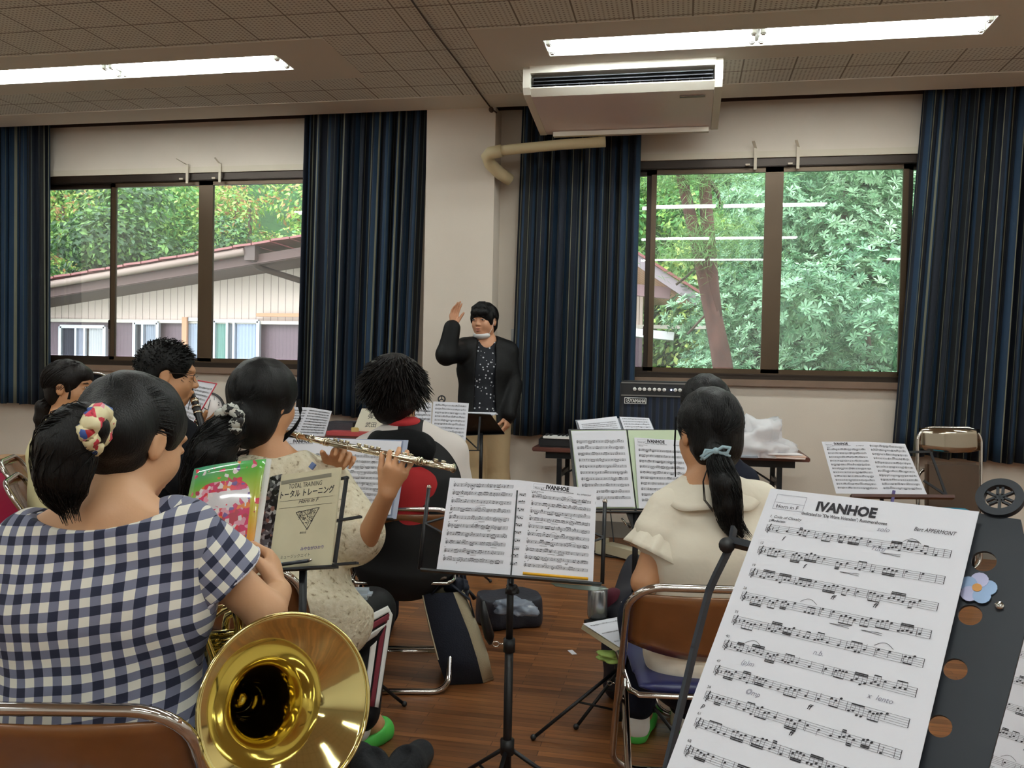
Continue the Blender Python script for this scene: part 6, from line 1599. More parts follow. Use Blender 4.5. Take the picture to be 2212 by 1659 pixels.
        put_text(mb, 'Moderato', P(left + .05 + (.1 if clefcol else 0), .122), U, Vv, .004, nrm, ink, bold=.01, lift=0)
        if box:
            bu = left - .005 + (.13 if clefcol else 0)
            for a_, b_, c_, d_ in ((bu, .02, bu + .16, .02), (bu, .075, bu + .16, .075), (bu, .02, bu, .075), (bu + .16, .02, bu + .16, .075), (bu, .05, bu + .16, .05)): seg(a_, b_, c_, d_, .0004, 2)
            put_text(mb, 'Horn in F', P(bu + .075, .07), U, Vv, .0065, nrm, ink, lift=0)
    return P, nrm, U, Vv
PM = [M['paper'], M['ink'], M['inkg']]
def score(label, pages, loc=None, **kw):
    Q0 = pages[0][0]; t = thing('sheet_music', label, 'sheet music', tuple(sum((Vector(q) for q in Q0), Vector()) / 4))
    for Q, d in pages:
        mb = MB(); page(mb, Q, **d); mb.build('page', PM, t)
    return t
def pl(pts, c, d, n_): 
    p0 = at(c[0], c[1], d); return [onpl(x, y, p0, n_) for x, y in pts]

def tripod(t, top, foot, r=.009, legs=True, spread=.24, hub=.22, knob=True, ang=.4, mid=.55):
    top = Vector(top); foot = Vector(foot); m_ = foot.lerp(top, mid)
    MB().tube([foot + Vector((0, 0, .04)), m_], r * 1.25, 12).build('lower_pole', M['blackm'], t); MB().tube([m_, top], r, 12).build('upper_pole', M['blackm'], t)
    MB().tube([m_ - Vector((0, 0, .02)), m_ + Vector((0, 0, .015))], r * 1.7, 12).build('collar', M['blackm'], t)
    mb = MB(); c = m_ - Vector((0, 0, .0)) - RIGHT * .012; mb.tube([c, c - RIGHT * .015], .003, 6); mb.tube([c - RIGHT * (.024 + .009 * math.cos(a)) + Vector((0, 0, .007 * math.sin(a))) for a in np.linspace(0, 2 * PI, 13)[:-1]], .002, 6, closed=True); mb.build('wing_screw', M['chrome'], t)
    if legs:
        hb = foot + Vector((0, 0, hub)); MB().tube([hb - Vector((0, 0, .02)), hb + Vector((0, 0, .02))], r * 2, 10).build('hub', M['blackm'], t)
        for k in range(3):
            a = ang + k * 2 * PI / 3; e = foot + Vector((math.cos(a) * spread, math.sin(a) * spread, .008))
            lg = MB().tube([hb, e], .006, 8).build('leg', M['blackm'], t); MB().ball(e + Vector((0, 0, .002)), .010).build('rubber_foot', M['blackp'], lg)
            MB().tube([foot + Vector((0, 0, .07)), hb.lerp(e, .5)], .004, 6).build('leg_brace', M['blackm'], t)
def desk_frame(t, C, U, V, N_, hw, h, side=True, m='blackm', diag=True):
    """folding wire desk: lip at C, arms spreading to side bars"""
    C = Vector(C); b_ = C - N_ * .008
    mb = MB(); mb.bar(C - U * hw - V * .004 + N_ * .008, C + U * hw - V * .004 + N_ * .008, .03, .005, up=V); mb.build('lip', M[m], t)
    if side:
        for s_ in (-1, 1):
            a0 = b_ + U * hw * s_ * 1.02; MB().tube([a0, a0 + V * h * .82], .0055, 8).build('side_bar', M[m], t)
            MB().ball(a0 + V * h * .82, .007).build('bar_tip', M['chrome'], t)
            mb = MB(); mb.bar(b_ + V * .02, a0 + V * h * .45, .004, .014, up=N_); mb.bar(b_ + V * h * .8, a0 + V * h * .45, .004, .014, up=N_); mb.build('arm', M[m], t)
    mb = MB(); mb.bar(b_ - V * .02, b_ + V * h * .85, .004, .022, up=N_); mb.build('spine', M[m], t)
Z3 = Vector((0, 0, 1))
# ---- S1: centre stand
n1 = (-FWD * .92 + Z3 * .38 + RIGHT * .02).normalized()
LP = pl([(972, 1032), (1121, 1037), (1093, 1241), (943, 1231)], (1117, 1140), 2.28, n1)
RP = pl([(1121, 1037), (1289, 1057), (1281, 1258), (1093, 1241)], (1117, 1140), 2.28, n1)
score('two-page score headed IVANHOE on the centre music stand with a yellow pencil', [(LP, dict(seed=11, staves=10, top=.06)), (RP, dict(seed=12, staves=10, title='IVANHOE', top=.14, clefcol=True))])
U1 = (RP[2] - LP[3]).normalized(); V1 = n1.cross(U1) * -1
V1 = U1.cross(n1) * -1; V1 = V1 if V1.z > 0 else -V1
C1 = (LP[3] + RP[2]) / 2 + U1 * -.01
st1 = thing('music_stand', 'black folding music stand standing alone in the centre foreground', 'music stand', (C1.x, C1.y, 0))
desk_frame(st1, C1 - n1 * .002, U1, V1, n1, .235, .27)
CB = at(1103, 1246, 2.3); ft = onz(1078, 1775, 0); ft = Vector((CB.x, CB.y, 0)) + (-RIGHT * .0)
tripod(st1, CB, ft, .0095, hub=.19, mid=.72)
mb = MB(); mb.tube([C1 + U1 * .03 + n1 * .012 + V1 * .007, C1 + U1 * .2 + n1 * .012 + V1 * .006], .0042, 6); a_ = C1 + U1 * .03 + n1 * .012 + V1 * .007
tag(mb.build('pencil', mat('pencil_yellow', (226, 168, 20), .5)), 'yellow pencil lying on the lip of the centre stand', 'pencil')
mb = MB(); pts = [(1188, 1258), (1230, 1262), (1280, 1266), (1315, 1272), (1285, 1276), (1240, 1272), (1200, 1266)]; pp = pl(pts, (1250, 1266), 2.25, (n1 + Z3).normalized()); mb.plate(pp, n1, .006)
tag(mb.build('plastic_sleeve', mat('sleeve_green', (136, 152, 142), .3)), 'greenish plastic sleeve sticking out below the centre stand lip', 'sleeve')
# ---- S2: nearest stand
Q2 = solve_quad([(1665, 1055), (2115, 1105), (1925, 1905), (1425, 1700)], .21)

U2 = (Q2[1] - Q2[0]).normalized(); V2 = (Q2[0] - Q2[3]).normalized(); n2 = U2.cross(V2).normalized()
if n2.dot(Vector(CAM) - Q2[0]) < 0: n2 = -n2
t = thing('sheet_music', 'large blurred score headed IVANHOE nearest the viewer, at lower right', 'sheet music', tuple(Q2[0]))
mb = MB(); PP, _, _, _ = page(mb, Q2, seed=5, staves=10, title='IVANHOE', top=.135, detail=2, left=.055, right=.93); 
for (u, v, s_) in ((.2, .60, '(p)m'), (.5, .52, 'n.b.'), (.27, .68, '◎mp'), (.62, .105, 'solo'), (.62, .17, 'Tutti'), (.8, .60, 'x  lento')): put_text(mb, s_, PP(u, v), U2, V2, .007, n2, 2, shear=.3, lift=0)
mb.build('page', PM, t)
Qr = solve_quad([(2262, 1140), (2700, 1225), (2480, 2010), (2028, 1826)], .21)
t = thing('sheet_music', 'second large score page cut by the right frame edge', 'sheet music', tuple(Qr[0]))
mb = MB(); page(mb, Qr, seed=6, staves=10, top=.16, detail=2, left=.05); mb.build('page', PM, t)
st2 = thing('music_stand', 'nearest black music stand with a ring emblem and round holes', 'music stand', tuple(Vector((Q2[2].x, Q2[2].y, 0))))
pb = Q2[0] - n2 * .012
def on2(x, y, k=0): return onpl(x, y, pb - n2 * k, n2)
def flat_plate(outline, holes, th, m, nm, parent):
    o3 = outline[0]; U_, V_ = U2, n2.cross(U2)
    cu = bpy.data.curves.new(nm, 'CURVE'); cu.dimensions = '2D'; cu.fill_mode = 'BOTH'; cu.extrude = th / 2
    for poly in [outline] + holes:
        s_ = cu.splines.new('POLY'); s_.points.add(len(poly) - 1); s_.use_cyclic_u = True
        for pt, q in zip(s_.points, poly): d = q - o3; pt.co = (d.dot(U_), d.dot(V_), 0, 1)
    o = bpy.data.objects.new(nm, cu); COL.objects.link(o); dg = bpy.context.evaluated_depsgraph_get(); me = bpy.data.meshes.new_from_object(o.evaluated_get(dg)); bpy.data.objects.remove(o)
    mb = MB(); mb.add([o3 + U_ * v.co.x + V_ * v.co.y + U_.cross(V_) * v.co.z for v in me.vertices], [tuple(p.vertices) for p in me.polygons]); return mb.build(nm, m, parent)
def circ3(x, y, rpx, k=28):
    c = on2(x, y); rr_ = (on2(x + rpx, y) - c).length; Vn = n2.cross(U2); return [c + (U2 * math.cos(t) + Vn * math.sin(t)) * rr_ for t in np.linspace(0, 2 * PI, k + 1)[:-1]]
navy = mat('stand_navy_black', (25, 30, 38), .5, .2)
out = [on2(*q) for q in ((2060, 1128), (2235, 1160), (2250, 1230), (2180, 1500), (2120, 1720), (1880, 1720), (1960, 1480))]
flat_plate(out, [circ3(2126, 1214, 28), circ3(2096, 1330, 27), circ3(2064, 1447, 27), circ3(2031, 1570, 27)], .003, navy, 'spine_plate', st2)
ring = thing('x', 'x', 'x', (0, 0, 0)); bpy.data.objects.remove(ring)
c = on2(2160, 1076); Ro = (on2(2214, 1076) - c).length; Vn = n2.cross(U2); Vn = Vn if Vn.z > 0 else -Vn
mb = MB(); prof = [(Ro, -.003), (Ro, .003), (Ro * .64, .003), (Ro * .62, -.003)]; mb.lathe(prof, c, n2, 48, close=True, smooth=False)
for k in range(3):   # three crossed tuning forks
    t = PI / 2 + .12 + k * 2 * PI / 3; d_ = U2 * math.cos(t) + Vn * math.sin(t); s_ = n2.cross(d_); mb.bar(c - d_ * Ro * .62, c + d_ * Ro * .2, .0022, .003, up=n2)
    for q in (-1, 1): mb.bar(c + d_ * Ro * .18 + s_ * q * .0022, c + d_ * Ro * .56 + s_ * q * .0022, .0022, .003, up=n2)
mb.build('ring_emblem', navy, st2)
out = [on2(*q, k=.004) for q in ((2088, 1108), (2206, 1126), (2214, 1168), (2075, 1158))]; flat_plate(out, [], .006, navy, 'emblem_neck', st2)
# left arm with clamp
mb = MB(); pp = [on2(x, y, k=.02) for x, y in ((1586, 1140), (1578, 1180), (1548, 1240), (1532, 1275), (1500, 1400), (1440, 1659), (1405, 1800))]
for a_, b_ in zip(pp, pp[1:]): mb.bar(a_, b_ + (b_ - a_).normalized() * .002, .010, .004, up=n2.cross(b_ - a_).normalized())
mb.build('side_bar', navy, st2)
mb = MB(); mb.bar(on2(1578, 1170, .015), on2(1720, 1205, .015), .012, .008, up=V2); mb.build('upper_arm', navy, st2); MB().tube([on2(1570, 1178, .028), on2(1570, 1178, .008)], .009, 16).build('clamp_knob', M['blackp'], st2)
sk = on2(2160, 1310, -.002); MB().tube([sk - n2 * .003, sk + n2 * .003], .0035, 10).build('rivet', M['chrome'], st2)
lipc = (Q2[3] + Qr[2]) / 2; mb = MB(); mb.bar(Q2[3] - n2 * .01 - U2 * .02, Qr[2] - n2 * .01 + U2 * .02, .03, .004, up=n2); mb.build('lip', navy, st2)
ftp = on2(2000, 1720); tripod(st2, ftp, Vector((ftp.x + .02, ftp.y + .05, 0)), .011, ang=.9)
# flower sticker
fl_ = MB(); c = on2(2112, 1272, -.0025)
for k in range(5): t = k * 2 * PI / 5 + .3; cc = c + (U2 * math.cos(t) + Vn * math.sin(t)) * .0085; fl_.lathe([(.0001, 0), (.0075, 0), (.0075, .001), (.0001, .001)], cc + n2 * (.0003 * k), n2, 14, mi=k % 2, smooth=False)
fl_.lathe([(.0001, 0), (.004, 0), (.004, .0012), (.0001, .0012)], c + n2 * .0016, n2, 12, mi=2, smooth=False)
tag(fl_.build('flower_sticker', [mat('sticker_silver_blue', (140, 164, 196), .25, .5), mat('sticker_lilac', (176, 176, 206), .25, .5), mat('sticker_orange', (196, 140, 70), .4)]), 'shiny pale blue flower sticker on the nearest stand', 'sticker')

# ---- S3: horn player's stand
n3 = (-FWD * .86 - RIGHT * .34 + Z3 * .30).normalized(); c3 = (660, 1115); d3 = 1.98
B3 = pl([(608, 1026), (736, 1009), (714, 1220), (579, 1230)], c3, d3, n3)
bk = thing('exercise_book', 'worn cream exercise book for horn on the horn player\'s stand', 'book', tuple(B3[0]))
mb = MB(); mb.plate(B3, n3, .006)
T_, R_, _, L_ = B3; u3 = (R_ - T_).normalized(); v3 = (T_ - L_).normalized(); W3 = (R_ - T_).length; H3 = (T_ - L_).length
P3 = lambda u, v: (B3[0] * (1 - u) + B3[1] * u) * (1 - v) + (B3[3] * (1 - u) + B3[2] * u) * v
w3 = lambda u: u3
put_text(mb, 'TOTAL TRAINING', P3(.44, .165), u3, v3, .016, n3, 1, width=W3 * .56)
put_text(mb, 'トータル トレーニング', P3(.47, .255), u3, v3, .019, n3, 1, bold=.02, width=W3 * .9)
put_text(mb, 'Horn in F', P3(.52, .335), u3, v3, .014, n3, 1, bold=.008, shear=.35, width=W3 * .34)
put_text(mb, '教則本', P3(.5, .66), u3, v3, .006, n3, 1)
put_text(mb, 'みやながひかり', P3(.68, .83), u3, v3, .009, n3, 2, bold=.01)
put_text(mb, 'ミュージックエイト', P3(.42, .90), u3, v3, .009, n3, 1)
tri = [P3(.34, .43), P3(.72, .40), P3(.56, .62)]
for a_, b_ in ((0, 1), (1, 2), (2, 0)): mb.bar(tri[a_] + n3 * .0006, tri[b_] + n3 * .0006, .0012, .0004, up=n3, mi=1)
rr = random.Random(4)
for _ in range(110):
    a_, b_ = rr.random(), rr.random()
    if a_ + b_ > 1: a_, b_ = 1 - a_, 1 - b_
    q = tri[0] * (1 - a_ - b_) + tri[1] * a_ + tri[2] * b_ + n3 * .0006; mb.bar(q, q + (u3 * rr.uniform(-1, 1) + v3 * rr.uniform(-1, 1)) * .005, .0009, .0003, up=n3, mi=1)
for v_ in (.295, .37): mb.bar(P3(.04, v_) + n3 * .0006, P3(.92, v_) + n3 * .0006, .0006, .0003, up=n3, mi=1)
mb.bar(P3(.02, .09) + n3 * .0006, P3(.86, .07) + n3 * .0006, .009, .0004, up=n3, mi=3)
mb.build('cover', [mat('worn_cream_cover', (210, 202, 170), .6, var=.05, vscale=14), M['ink'], mat('pen_violet', (66, 50, 130), .7), mat('print_grey', (132, 128, 112), .8)], bk)
# patterned strip (folded monochrome sheet)
crm, n, l, b = nt('crowd_print'); tc = N(n, 'ShaderNodeTexCoord'); vo = N(n, 'ShaderNodeTexVoronoi'); vo.inputs['Scale'].default_value = 110; l.new(tc.outputs['Object'], vo.inputs['Vector']); sx_ = sepxyz(n, l, vo.outputs['Color']); r = ramp(n, [(0, (30, 30, 34)), (.35, (110, 110, 116)), (.6, (190, 190, 192)), (.8, (60, 56, 60)), (.95, (150, 110, 100))]); l.new(sx_[0], r.inputs[0]); l.new(r.outputs[0], b.inputs['Base Color']); b.inputs['Roughness'].default_value = .35
ST = pl([(583, 1030), (608, 1024), (585, 1222), (548, 1222)], c3, d3 + .012, n3); mb = MB(); mb.plate(ST, n3, .004); tag(mb.build('printed_leaflet', crm), 'grey patterned leaflet edge between the folder and the exercise book', 'leaflet')
FD = pl([(421, 1013), (575, 992), (540, 1226), (380, 1235)], (500, 1110), d3 + .03, (n3 + RIGHT * .1).normalized())
fd = thing('clear_folder', 'colourful clear folder with a pink and green confetti print beside the exercise book', 'folder', tuple(FD[0]))
nf = (n3 + RIGHT * .1).normalized()
fpm, n, l, b = nt('folder_print'); tc = N(n, 'ShaderNodeTexCoord')
uvn = N(n, 'ShaderNodeUVMap'); U_, V_, _ = sepxyz(n, l, uvn.outputs[0])
bg = ramp(n, [(0, (30, 150, 120)), (.2, (96, 176, 70)), (.5, (196, 200, 70)), (.85, (230, 160, 60))], 'LINEAR'); l.new(math_(n, l, 'ADD', V_, math_(n, l, 'MULTIPLY', U_, .15)), bg.inputs[0])
vo = N(n, 'ShaderNodeTexVoronoi'); vo.inputs['Scale'].default_value = 95; l.new(tc.outputs['Object'], vo.inputs['Vector']); sx_ = sepxyz(n, l, vo.outputs['Color'])
cf = ramp(n, [(0, (216, 60, 110)), (.22, (240, 170, 190)), (.4, (244, 234, 234)), (.55, (190, 70, 90)), (.68, (232, 130, 60)), (.78, (226, 60, 80)), (.9, (120, 96, 160))]); l.new(sx_[0], cf.inputs[0])
du = math_(n, l, 'POWER', math_(n, l, 'DIVIDE', math_(n, l, 'ABSOLUTE', math_(n, l, 'SUBTRACT', U_, .5)), .40), 4.0); dv = math_(n, l, 'POWER', math_(n, l, 'DIVIDE', math_(n, l, 'ABSOLUTE', math_(n, l, 'SUBTRACT', V_, .60)), .42), 4.0)
ins = math_(n, l, 'LESS_THAN', math_(n, l, 'ADD', du, dv), 1.0); spark = math_(n, l, 'GREATER_THAN', sx_[1], .86); msk = math_(n, l, 'MAXIMUM', ins, spark)
cm_ = N(n, 'ShaderNodeMix', data_type='RGBA'); l.new(msk, cm_.inputs[0]); l.new(bg.outputs[0], cm_.inputs[6]); l.new(cf.outputs[0], cm_.inputs[7])
wht = math_(n, l, 'MULTIPLY', math_(n, l, 'LESS_THAN', math_(n, l, 'ABSOLUTE', math_(n, l, 'SUBTRACT', V_, .36)), .08), math_(n, l, 'LESS_THAN', math_(n, l, 'ABSOLUTE', math_(n, l, 'SUBTRACT', U_, .58)), .27)); wht = math_(n, l, 'MULTIPLY', wht, math_(n, l, 'LESS_THAN', sx_[2], .8))
c2_ = N(n, 'ShaderNodeMix', data_type='RGBA'); l.new(wht, c2_.inputs[0]); l.new(cm_.outputs[2], c2_.inputs[6]); c2_.inputs[7].default_value = (*srgb((232, 228, 232)), 1)
l.new(c2_.outputs[2], b.inputs['Base Color']); b.inputs['Roughness'].default_value = .22; setc(b, 'Coat Weight', 1.0); setc(b, 'Coat Roughness', .05)
g = []; uvs = []
for i in range(13):
    row = []
    for j in range(13):
        u = j / 12; v = i / 12; p_ = (FD[0] * (1 - u) + FD[1] * u) * (1 - v) + (FD[3] * (1 - u) + FD[2] * u) * v
        row.append(p_ + nf * (.012 * math.sin(PI * u) * (1 - v * .3) + .004 * math.sin(v * 5))); uvs.append([u, v])
    g.append(row)
mb = MB(); mb.grid(g); o = mb.build('folder_cover', fpm, fd, uv=uvs); o.modifiers.new('t', 'SOLIDIFY').thickness = .002
mb = MB(); mb.plate(pl([(574, 991), (586, 992), (553, 1222), (541, 1226)], (500, 1110), d3 + .03, nf), nf, .002); mb.build('white_margin', M['white'], fd)
st3 = thing('music_stand', 'black wire music stand in front of the horn player, behind the exercise book', 'music stand', tuple(Vector((B3[2].x, B3[2].y, 0))))
s3 = lambda x, y, k=.012: onpl(x, y, at(*c3, d3) - n3 * k, n3)
mb = MB()
for a_, b_, w_ in (((749, 1030), (723, 1216), .0105), ((731, 1035), (752, 1031), .010), ((722, 1126), (780, 1116), .011), ((590, 1230), (772, 1216), .013)): mb.bar(s3(*a_), s3(*b_), w_, .005, up=n3.cross((s3(*b_) - s3(*a_)).normalized()))
mb.build('desk_frame', M['blackm'], st3)
mb = MB(); mb.bar(s3(560, 1234, -.01), s3(724, 1224, -.01), .03, .005, up=v3); mb.build('lip', M['blackm'], st3)
tp = s3(655, 1226); tripod(st3, tp, Vector((tp.x, tp.y, 0)), .009)
mb = MB(); mb.tube([s3(592, 1221, -.016), s3(610, 1219, -.016)], .0045, 8, mi=1); mb.tube([s3(610, 1219, -.016), s3(666, 1211, -.016)], .0042, 8, mi=0); mb.tube([s3(666, 1211, -.016), s3(673, 1209, -.016)], .003, 8, mi=2); tag(mb.build('mechanical_pencil', [mat('pen_dark', (50, 54, 60), .3), mat('pen_blue', (70, 150, 190), .4), M['chrome']]), 'dark mechanical pencil with a blue tip on the exercise book', 'pencil')
mb = MB(); mb.bar(s3(671, 1012, -.004), s3(679, 1001, -.004), .012, .006, up=n3); tag(mb.build('blue_clip', mat('clip_blue', (84, 104, 150), .4)), 'blue clip on the top edge of the exercise book', 'clip')

# ---- S4: flute stand folder
n4 = (-FWD * .93 + Z3 * .32 - RIGHT * .12).normalized(); c4 = (740, 1030); d4 = 2.98
f4 = thing('clear_folder', 'open clear folder holding scores in front of the flute player', 'folder', tuple(at(*c4, d4)))
mb = MB(); mb.plate(pl([(596, 943), (882, 951), (856, 1121), (572, 1108)], c4, d4, n4), n4, .003); mb.build('folder_back', mat('folder_grey_blue', (150, 160, 186), .35), f4)
mb = MB(); mb.plate(pl([(872, 951), (882, 951), (856, 1121), (846, 1121)], c4, d4 - .004, n4), n4, .001); mb.build('clear_edge', mat('clear_edge', (176, 186, 208), .2), f4)
mb = MB(); mb.bar(onpl(728, 946, at(*c4, d4 - .004), n4), onpl(712, 1112, at(*c4, d4 - .004), n4), .006, .004); mb.build('spine', mat('spine_clear', (190, 196, 206), .2), f4)
score('score headed IVANHOE in the left pocket of the folder before the flute player', [(pl([(602, 947), (722, 946), (705, 1108), (580, 1100)], c4, d4 - .006, n4), dict(seed=21, staves=11, title='IVANHOE', top=.22))])
score('score in the right pocket of the folder before the flute player', [(pl([(735, 948), (868, 953), (843, 1112), (716, 1105)], c4, d4 - .006, n4), dict(seed=22, staves=10, top=.22, left=.1, right=.8))])
st4 = thing('music_stand', 'black music stand carrying the clear folder before the flute player', 'music stand', tuple(Vector((at(*c4, d4).x, at(*c4, d4).y, 0))))
U4 = Vector((n4.y, -n4.x, 0)).normalized(); U4 = -U4 if U4.dot(RIGHT) < 0 else U4; V4 = U4.cross(n4); V4 = V4 if V4.z > 0 else -V4
C4 = onpl(722, 1114, at(*c4, d4), n4) - n4 * .006; desk_frame(st4, C4, U4, V4, n4, .21, .25, side=False); tripod(st4, C4, Vector((C4.x, C4.y + .03, 0)), .009)
# ---- S5
n5 = (-FWD * .95 + Z3 * .28).normalized(); c5 = (970, 920); d5 = 4.75
score('pale two-sheet score on the stand left of the conductor', [(pl([(898, 868), (933, 870), (929, 960), (893, 958)], c5, d5 + .01, n5), dict(seed=31, staves=9, top=.1, marks=False)), (pl([(936, 867), (1013, 871), (1004, 971), (930, 967)], c5, d5, n5), dict(seed=32, staves=11, top=.06, marks=False))])
C5 = onpl(972, 972, at(*c5, d5), n5) - n5 * .004; U5 = RIGHT.copy(); U5.z = 0; U5.normalize(); V5 = U5.cross(n5); V5 = V5 if V5.z > 0 else -V5
st5 = thing('music_stand', 'black music stand with a round top emblem left of the conductor', 'music stand', (C5.x, C5.y, 0))
mb = MB(); e5 = lambda x, y: onpl(x, y, at(*c5, d5) - n5 * .01, n5)
for a_, b_ in (((905, 973), (1038, 973)), ((1005, 945), (1030, 968)), ((1037, 900), (1032, 972)), ((954, 880), (960, 972))): mb.bar(e5(*a_), e5(*b_), .011, .005)
mb.build('desk_frame', M['blackm'], st5)
mb = MB(); cc = e5(954, 862); mb.tube([cc + (U5 * math.cos(t) + V5 * math.sin(t)) * .019 for t in np.linspace(0, 2 * PI, 25)[:-1]], .0042, 6, closed=True)
for k in range(3): t = PI / 2 + k * 2 * PI / 3; mb.tube([cc, cc + (U5 * math.cos(t) + V5 * math.sin(t)) * .017], .003, 5)
mb.bar(cc - V5 * .02, cc - V5 * .05, .014, .004); mb.build('ring_emblem', M['blackm'], st5); tripod(st5, C5, Vector((C5.x, C5.y, 0)), .008)
# ---- S6
n6 = (-FWD * .9 + Z3 * .3 - RIGHT * .3).normalized(); c6 = (670, 910); d6 = 4.2
score('two-page score leaning right of the flute player\'s head', [(pl([(632, 879), (668, 880), (640, 941), (606, 940)], c6, d6, n6), dict(seed=41, staves=9, top=.1, marks=False)), (pl([(668, 880), (717, 888), (701, 943), (640, 941)], c6, d6, n6), dict(seed=42, staves=9, top=.08, marks=False))])
st6 = thing('music_stand', 'black music stand mostly hidden behind the flute player', 'music stand', tuple(Vector((at(*c6, d6).x, at(*c6, d6).y, 0)))); C6 = onpl(655, 944, at(*c6, d6), n6) - n6 * .006; desk_frame(st6, C6, U4, V4, n6, .16, .2, side=False); tripod(st6, C6, Vector((C6.x, C6.y, 0)), .008)
# ---- S7 conductor's desk, seen from behind
P7_ = [at(1007, 893, 5.15), at(1056, 897, 5.15), at(1085, 936, 4.98), at(1006, 940, 4.98)]
cdc = sum(P7_, Vector()) / 4; cds = thing('music_stand', 'solid black music stand in front of the conductor, seen from behind', 'music stand', (cdc.x, cdc.y, 0))
dk = [at(1000, 893, 5.02), at(1060, 896, 5.02), at(1090, 937, 5.22), at(995, 940, 5.22)]
nd = (dk[1] - dk[0]).cross(dk[3] - dk[0]).normalized(); mb = MB(); mb.plate(dk, nd if nd.y < 0 else -nd, .003); mb.bar(dk[3], dk[2], .05, .004); mb.build('desk', M['blackm'], cds); tripod(cds, at(1040, 935, 5.15), Vector((at(1040, 935, 5.15).x, at(1040, 935, 5.15).y, 0)), .011)
mb = MB(); 
for k in range(3): mb.box(cdc + Vector((-.02, .05, .055 + .004 * k)), (.2, .12, .003), Matrix.Rotation(.1 * k, 3, 'Z'))
tag(mb.build('score_pile', M['paper']), 'loose white pages on the conductor\'s stand', 'sheet music')
# ---- S8 green folder
n8 = (-FWD * .95 + Z3 * .3 + RIGHT * .04).normalized(); c8 = (1350, 1010); d8 = 3.02
f8 = thing('display_folder', 'black and pale green open display folder on the stand beside the cream blouse', 'folder', tuple(at(*c8, d8)))
mb = MB(); mb.plate(pl([(1163 + 65, 927), (1488, 928), (1500, 1102), (1244, 1101)], c8, d8 + .012, n8), n8, .006); mb.build('folder_back', M['blackp'], f8)
mb = MB(); mb.plate(pl([(1233, 930), (1353, 929), (1373, 1098), (1252, 1098)], c8, d8 + .004, n8), n8, .002); mb.plate(pl([(1356, 929), (1486, 929), (1496, 1100), (1376, 1098)], c8, d8 + .004, n8), n8, .002); mb.build('green_leaf', mat('pale_green_leaf', (196, 212, 180), .35), f8)
score('score in the left pocket of the pale green folder', [(pl([(1234, 931), (1352, 930), (1372, 1095), (1255, 1095)], c8, d8 - .002, n8), dict(seed=51, staves=10, top=.13, marks=False))])
score('score headed IVANHOE in the right pocket of the pale green folder', [(pl([(1370, 945), (1480, 952), (1494, 1100), (1380, 1098)], c8, d8 - .002, n8), dict(seed=52, staves=10, top=.16, title='IVANHOE', marks=False))])
st8 = thing('music_stand', 'black music stand carrying the pale green folder', 'music stand', tuple(Vector((at(1385, 1100, d8).x, at(1385, 1100, d8).y, 0))))
U8 = Vector((n8.y, -n8.x, 0)).normalized(); U8 = -U8 if U8.dot(RIGHT) < 0 else U8; V8 = U8.cross(n8); V8 = V8 if V8.z > 0 else -V8
C8 = onpl(1375, 1104, at(*c8, d8), n8) - n8 * .01; desk_frame(st8, C8, U8, V8, n8, .215, .26, side=False)
mb = MB(); mb.plate(pl([(1352, 1104), (1420, 1104), (1395, 1145), (1370, 1150)], c8, d8 + .02, n8), n8, .01); mb.build('desk_bracket', M['blackp'], st8)
mb = MB(); mb.tube([at(1343, 1119, 3.0), at(1352, 1132, 3.0), at(1362, 1140, 3.0)], .004, 6); mb.build('screw', M['chrome'], st8); tripod(st8, C8, Vector((C8.x, C8.y, 0)), .010, ang=3.9)
# ---- S10 open file on the keyboard
n10 = (-FWD * .7 + Z3 * .7).normalized(); c10 = (1330, 915); d10 = 5.37
f10 = thing('open_file', 'open file of scores on the music rest behind the pale green folder', 'folder', tuple(at(*c10, d10)))
mb = MB(); mb.plate(pl([(1243, 907), (1402, 901), (1416, 935), (1250, 937)], c10, d10 + .02, n10), n10, .006); mb.build('folder_back', mat('file_grey', (130, 134, 142), .4), f10)
score('cream page of the open file on the keyboard music rest', [(pl([(1247, 909), (1332, 899), (1344, 934), (1256, 936)], c10, d10, n10), dict(seed=61, staves=5, top=.3, marks=False))]); score('white page of the open file on the keyboard music rest', [(pl([(1338, 900), (1402, 903), (1414, 934), (1350, 934)], c10, d10, n10), dict(seed=62, staves=5, top=.1, marks=False))])
# ---- S9
n9 = (-FWD * .88 + Z3 * .42 - RIGHT * .1).normalized(); c9 = (1890, 1010); d9 = 3.9
score('two-page score headed IVANHOE on the stand before the right wall', [(pl([(1775, 954), (1870, 954), (1906, 1068), (1806, 1066)], c9, d9, n9), dict(seed=71, staves=11, top=.14, title='IVANHOE', marks=False)), (pl([(1870, 954), (1955, 959), (2003, 1069), (1906, 1068)], c9, d9, n9), dict(seed=72, staves=11, top=.06, marks=False))])
e9 = lambda x, y, k=.008: onpl(x, y, at(*c9, d9) - n9 * k, n9)
C9 = e9(1905, 1071); st9 = thing('music_stand', 'dark music stand before the right wall, right of the long table', 'music stand', (C9.x, C9.y, 0))
mb = MB(); mb.bar(e9(1838, 1072, -.01), e9(2060, 1074, -.01), .014, .03, up=n9); mb.build('lip', mat('stand_brown', (78, 50, 44), .4), st9)
mb = MB()
for a_, b_ in (((1955, 977), (2010, 976)), ((2010, 976), (2044, 1070)), ((1995, 1038), (2044, 1070)), ((1880, 1070), (1960, 985))): mb.bar(e9(*a_), e9(*b_), .011, .005, up=n9)
mb.build('desk_frame', M['blackm'], st9); tripod(st9, C9, Vector((C9.x, C9.y, 0)), .009)
mb = MB(); mb.bar(e9(1927, 1085, -.02), e9(1931, 1060, -.02), .012, .01, up=n9); tag(mb.build('clip', mat('clip_violet', (84, 76, 130), .4)), 'violet clip on the lip of the stand before the right wall', 'clip')
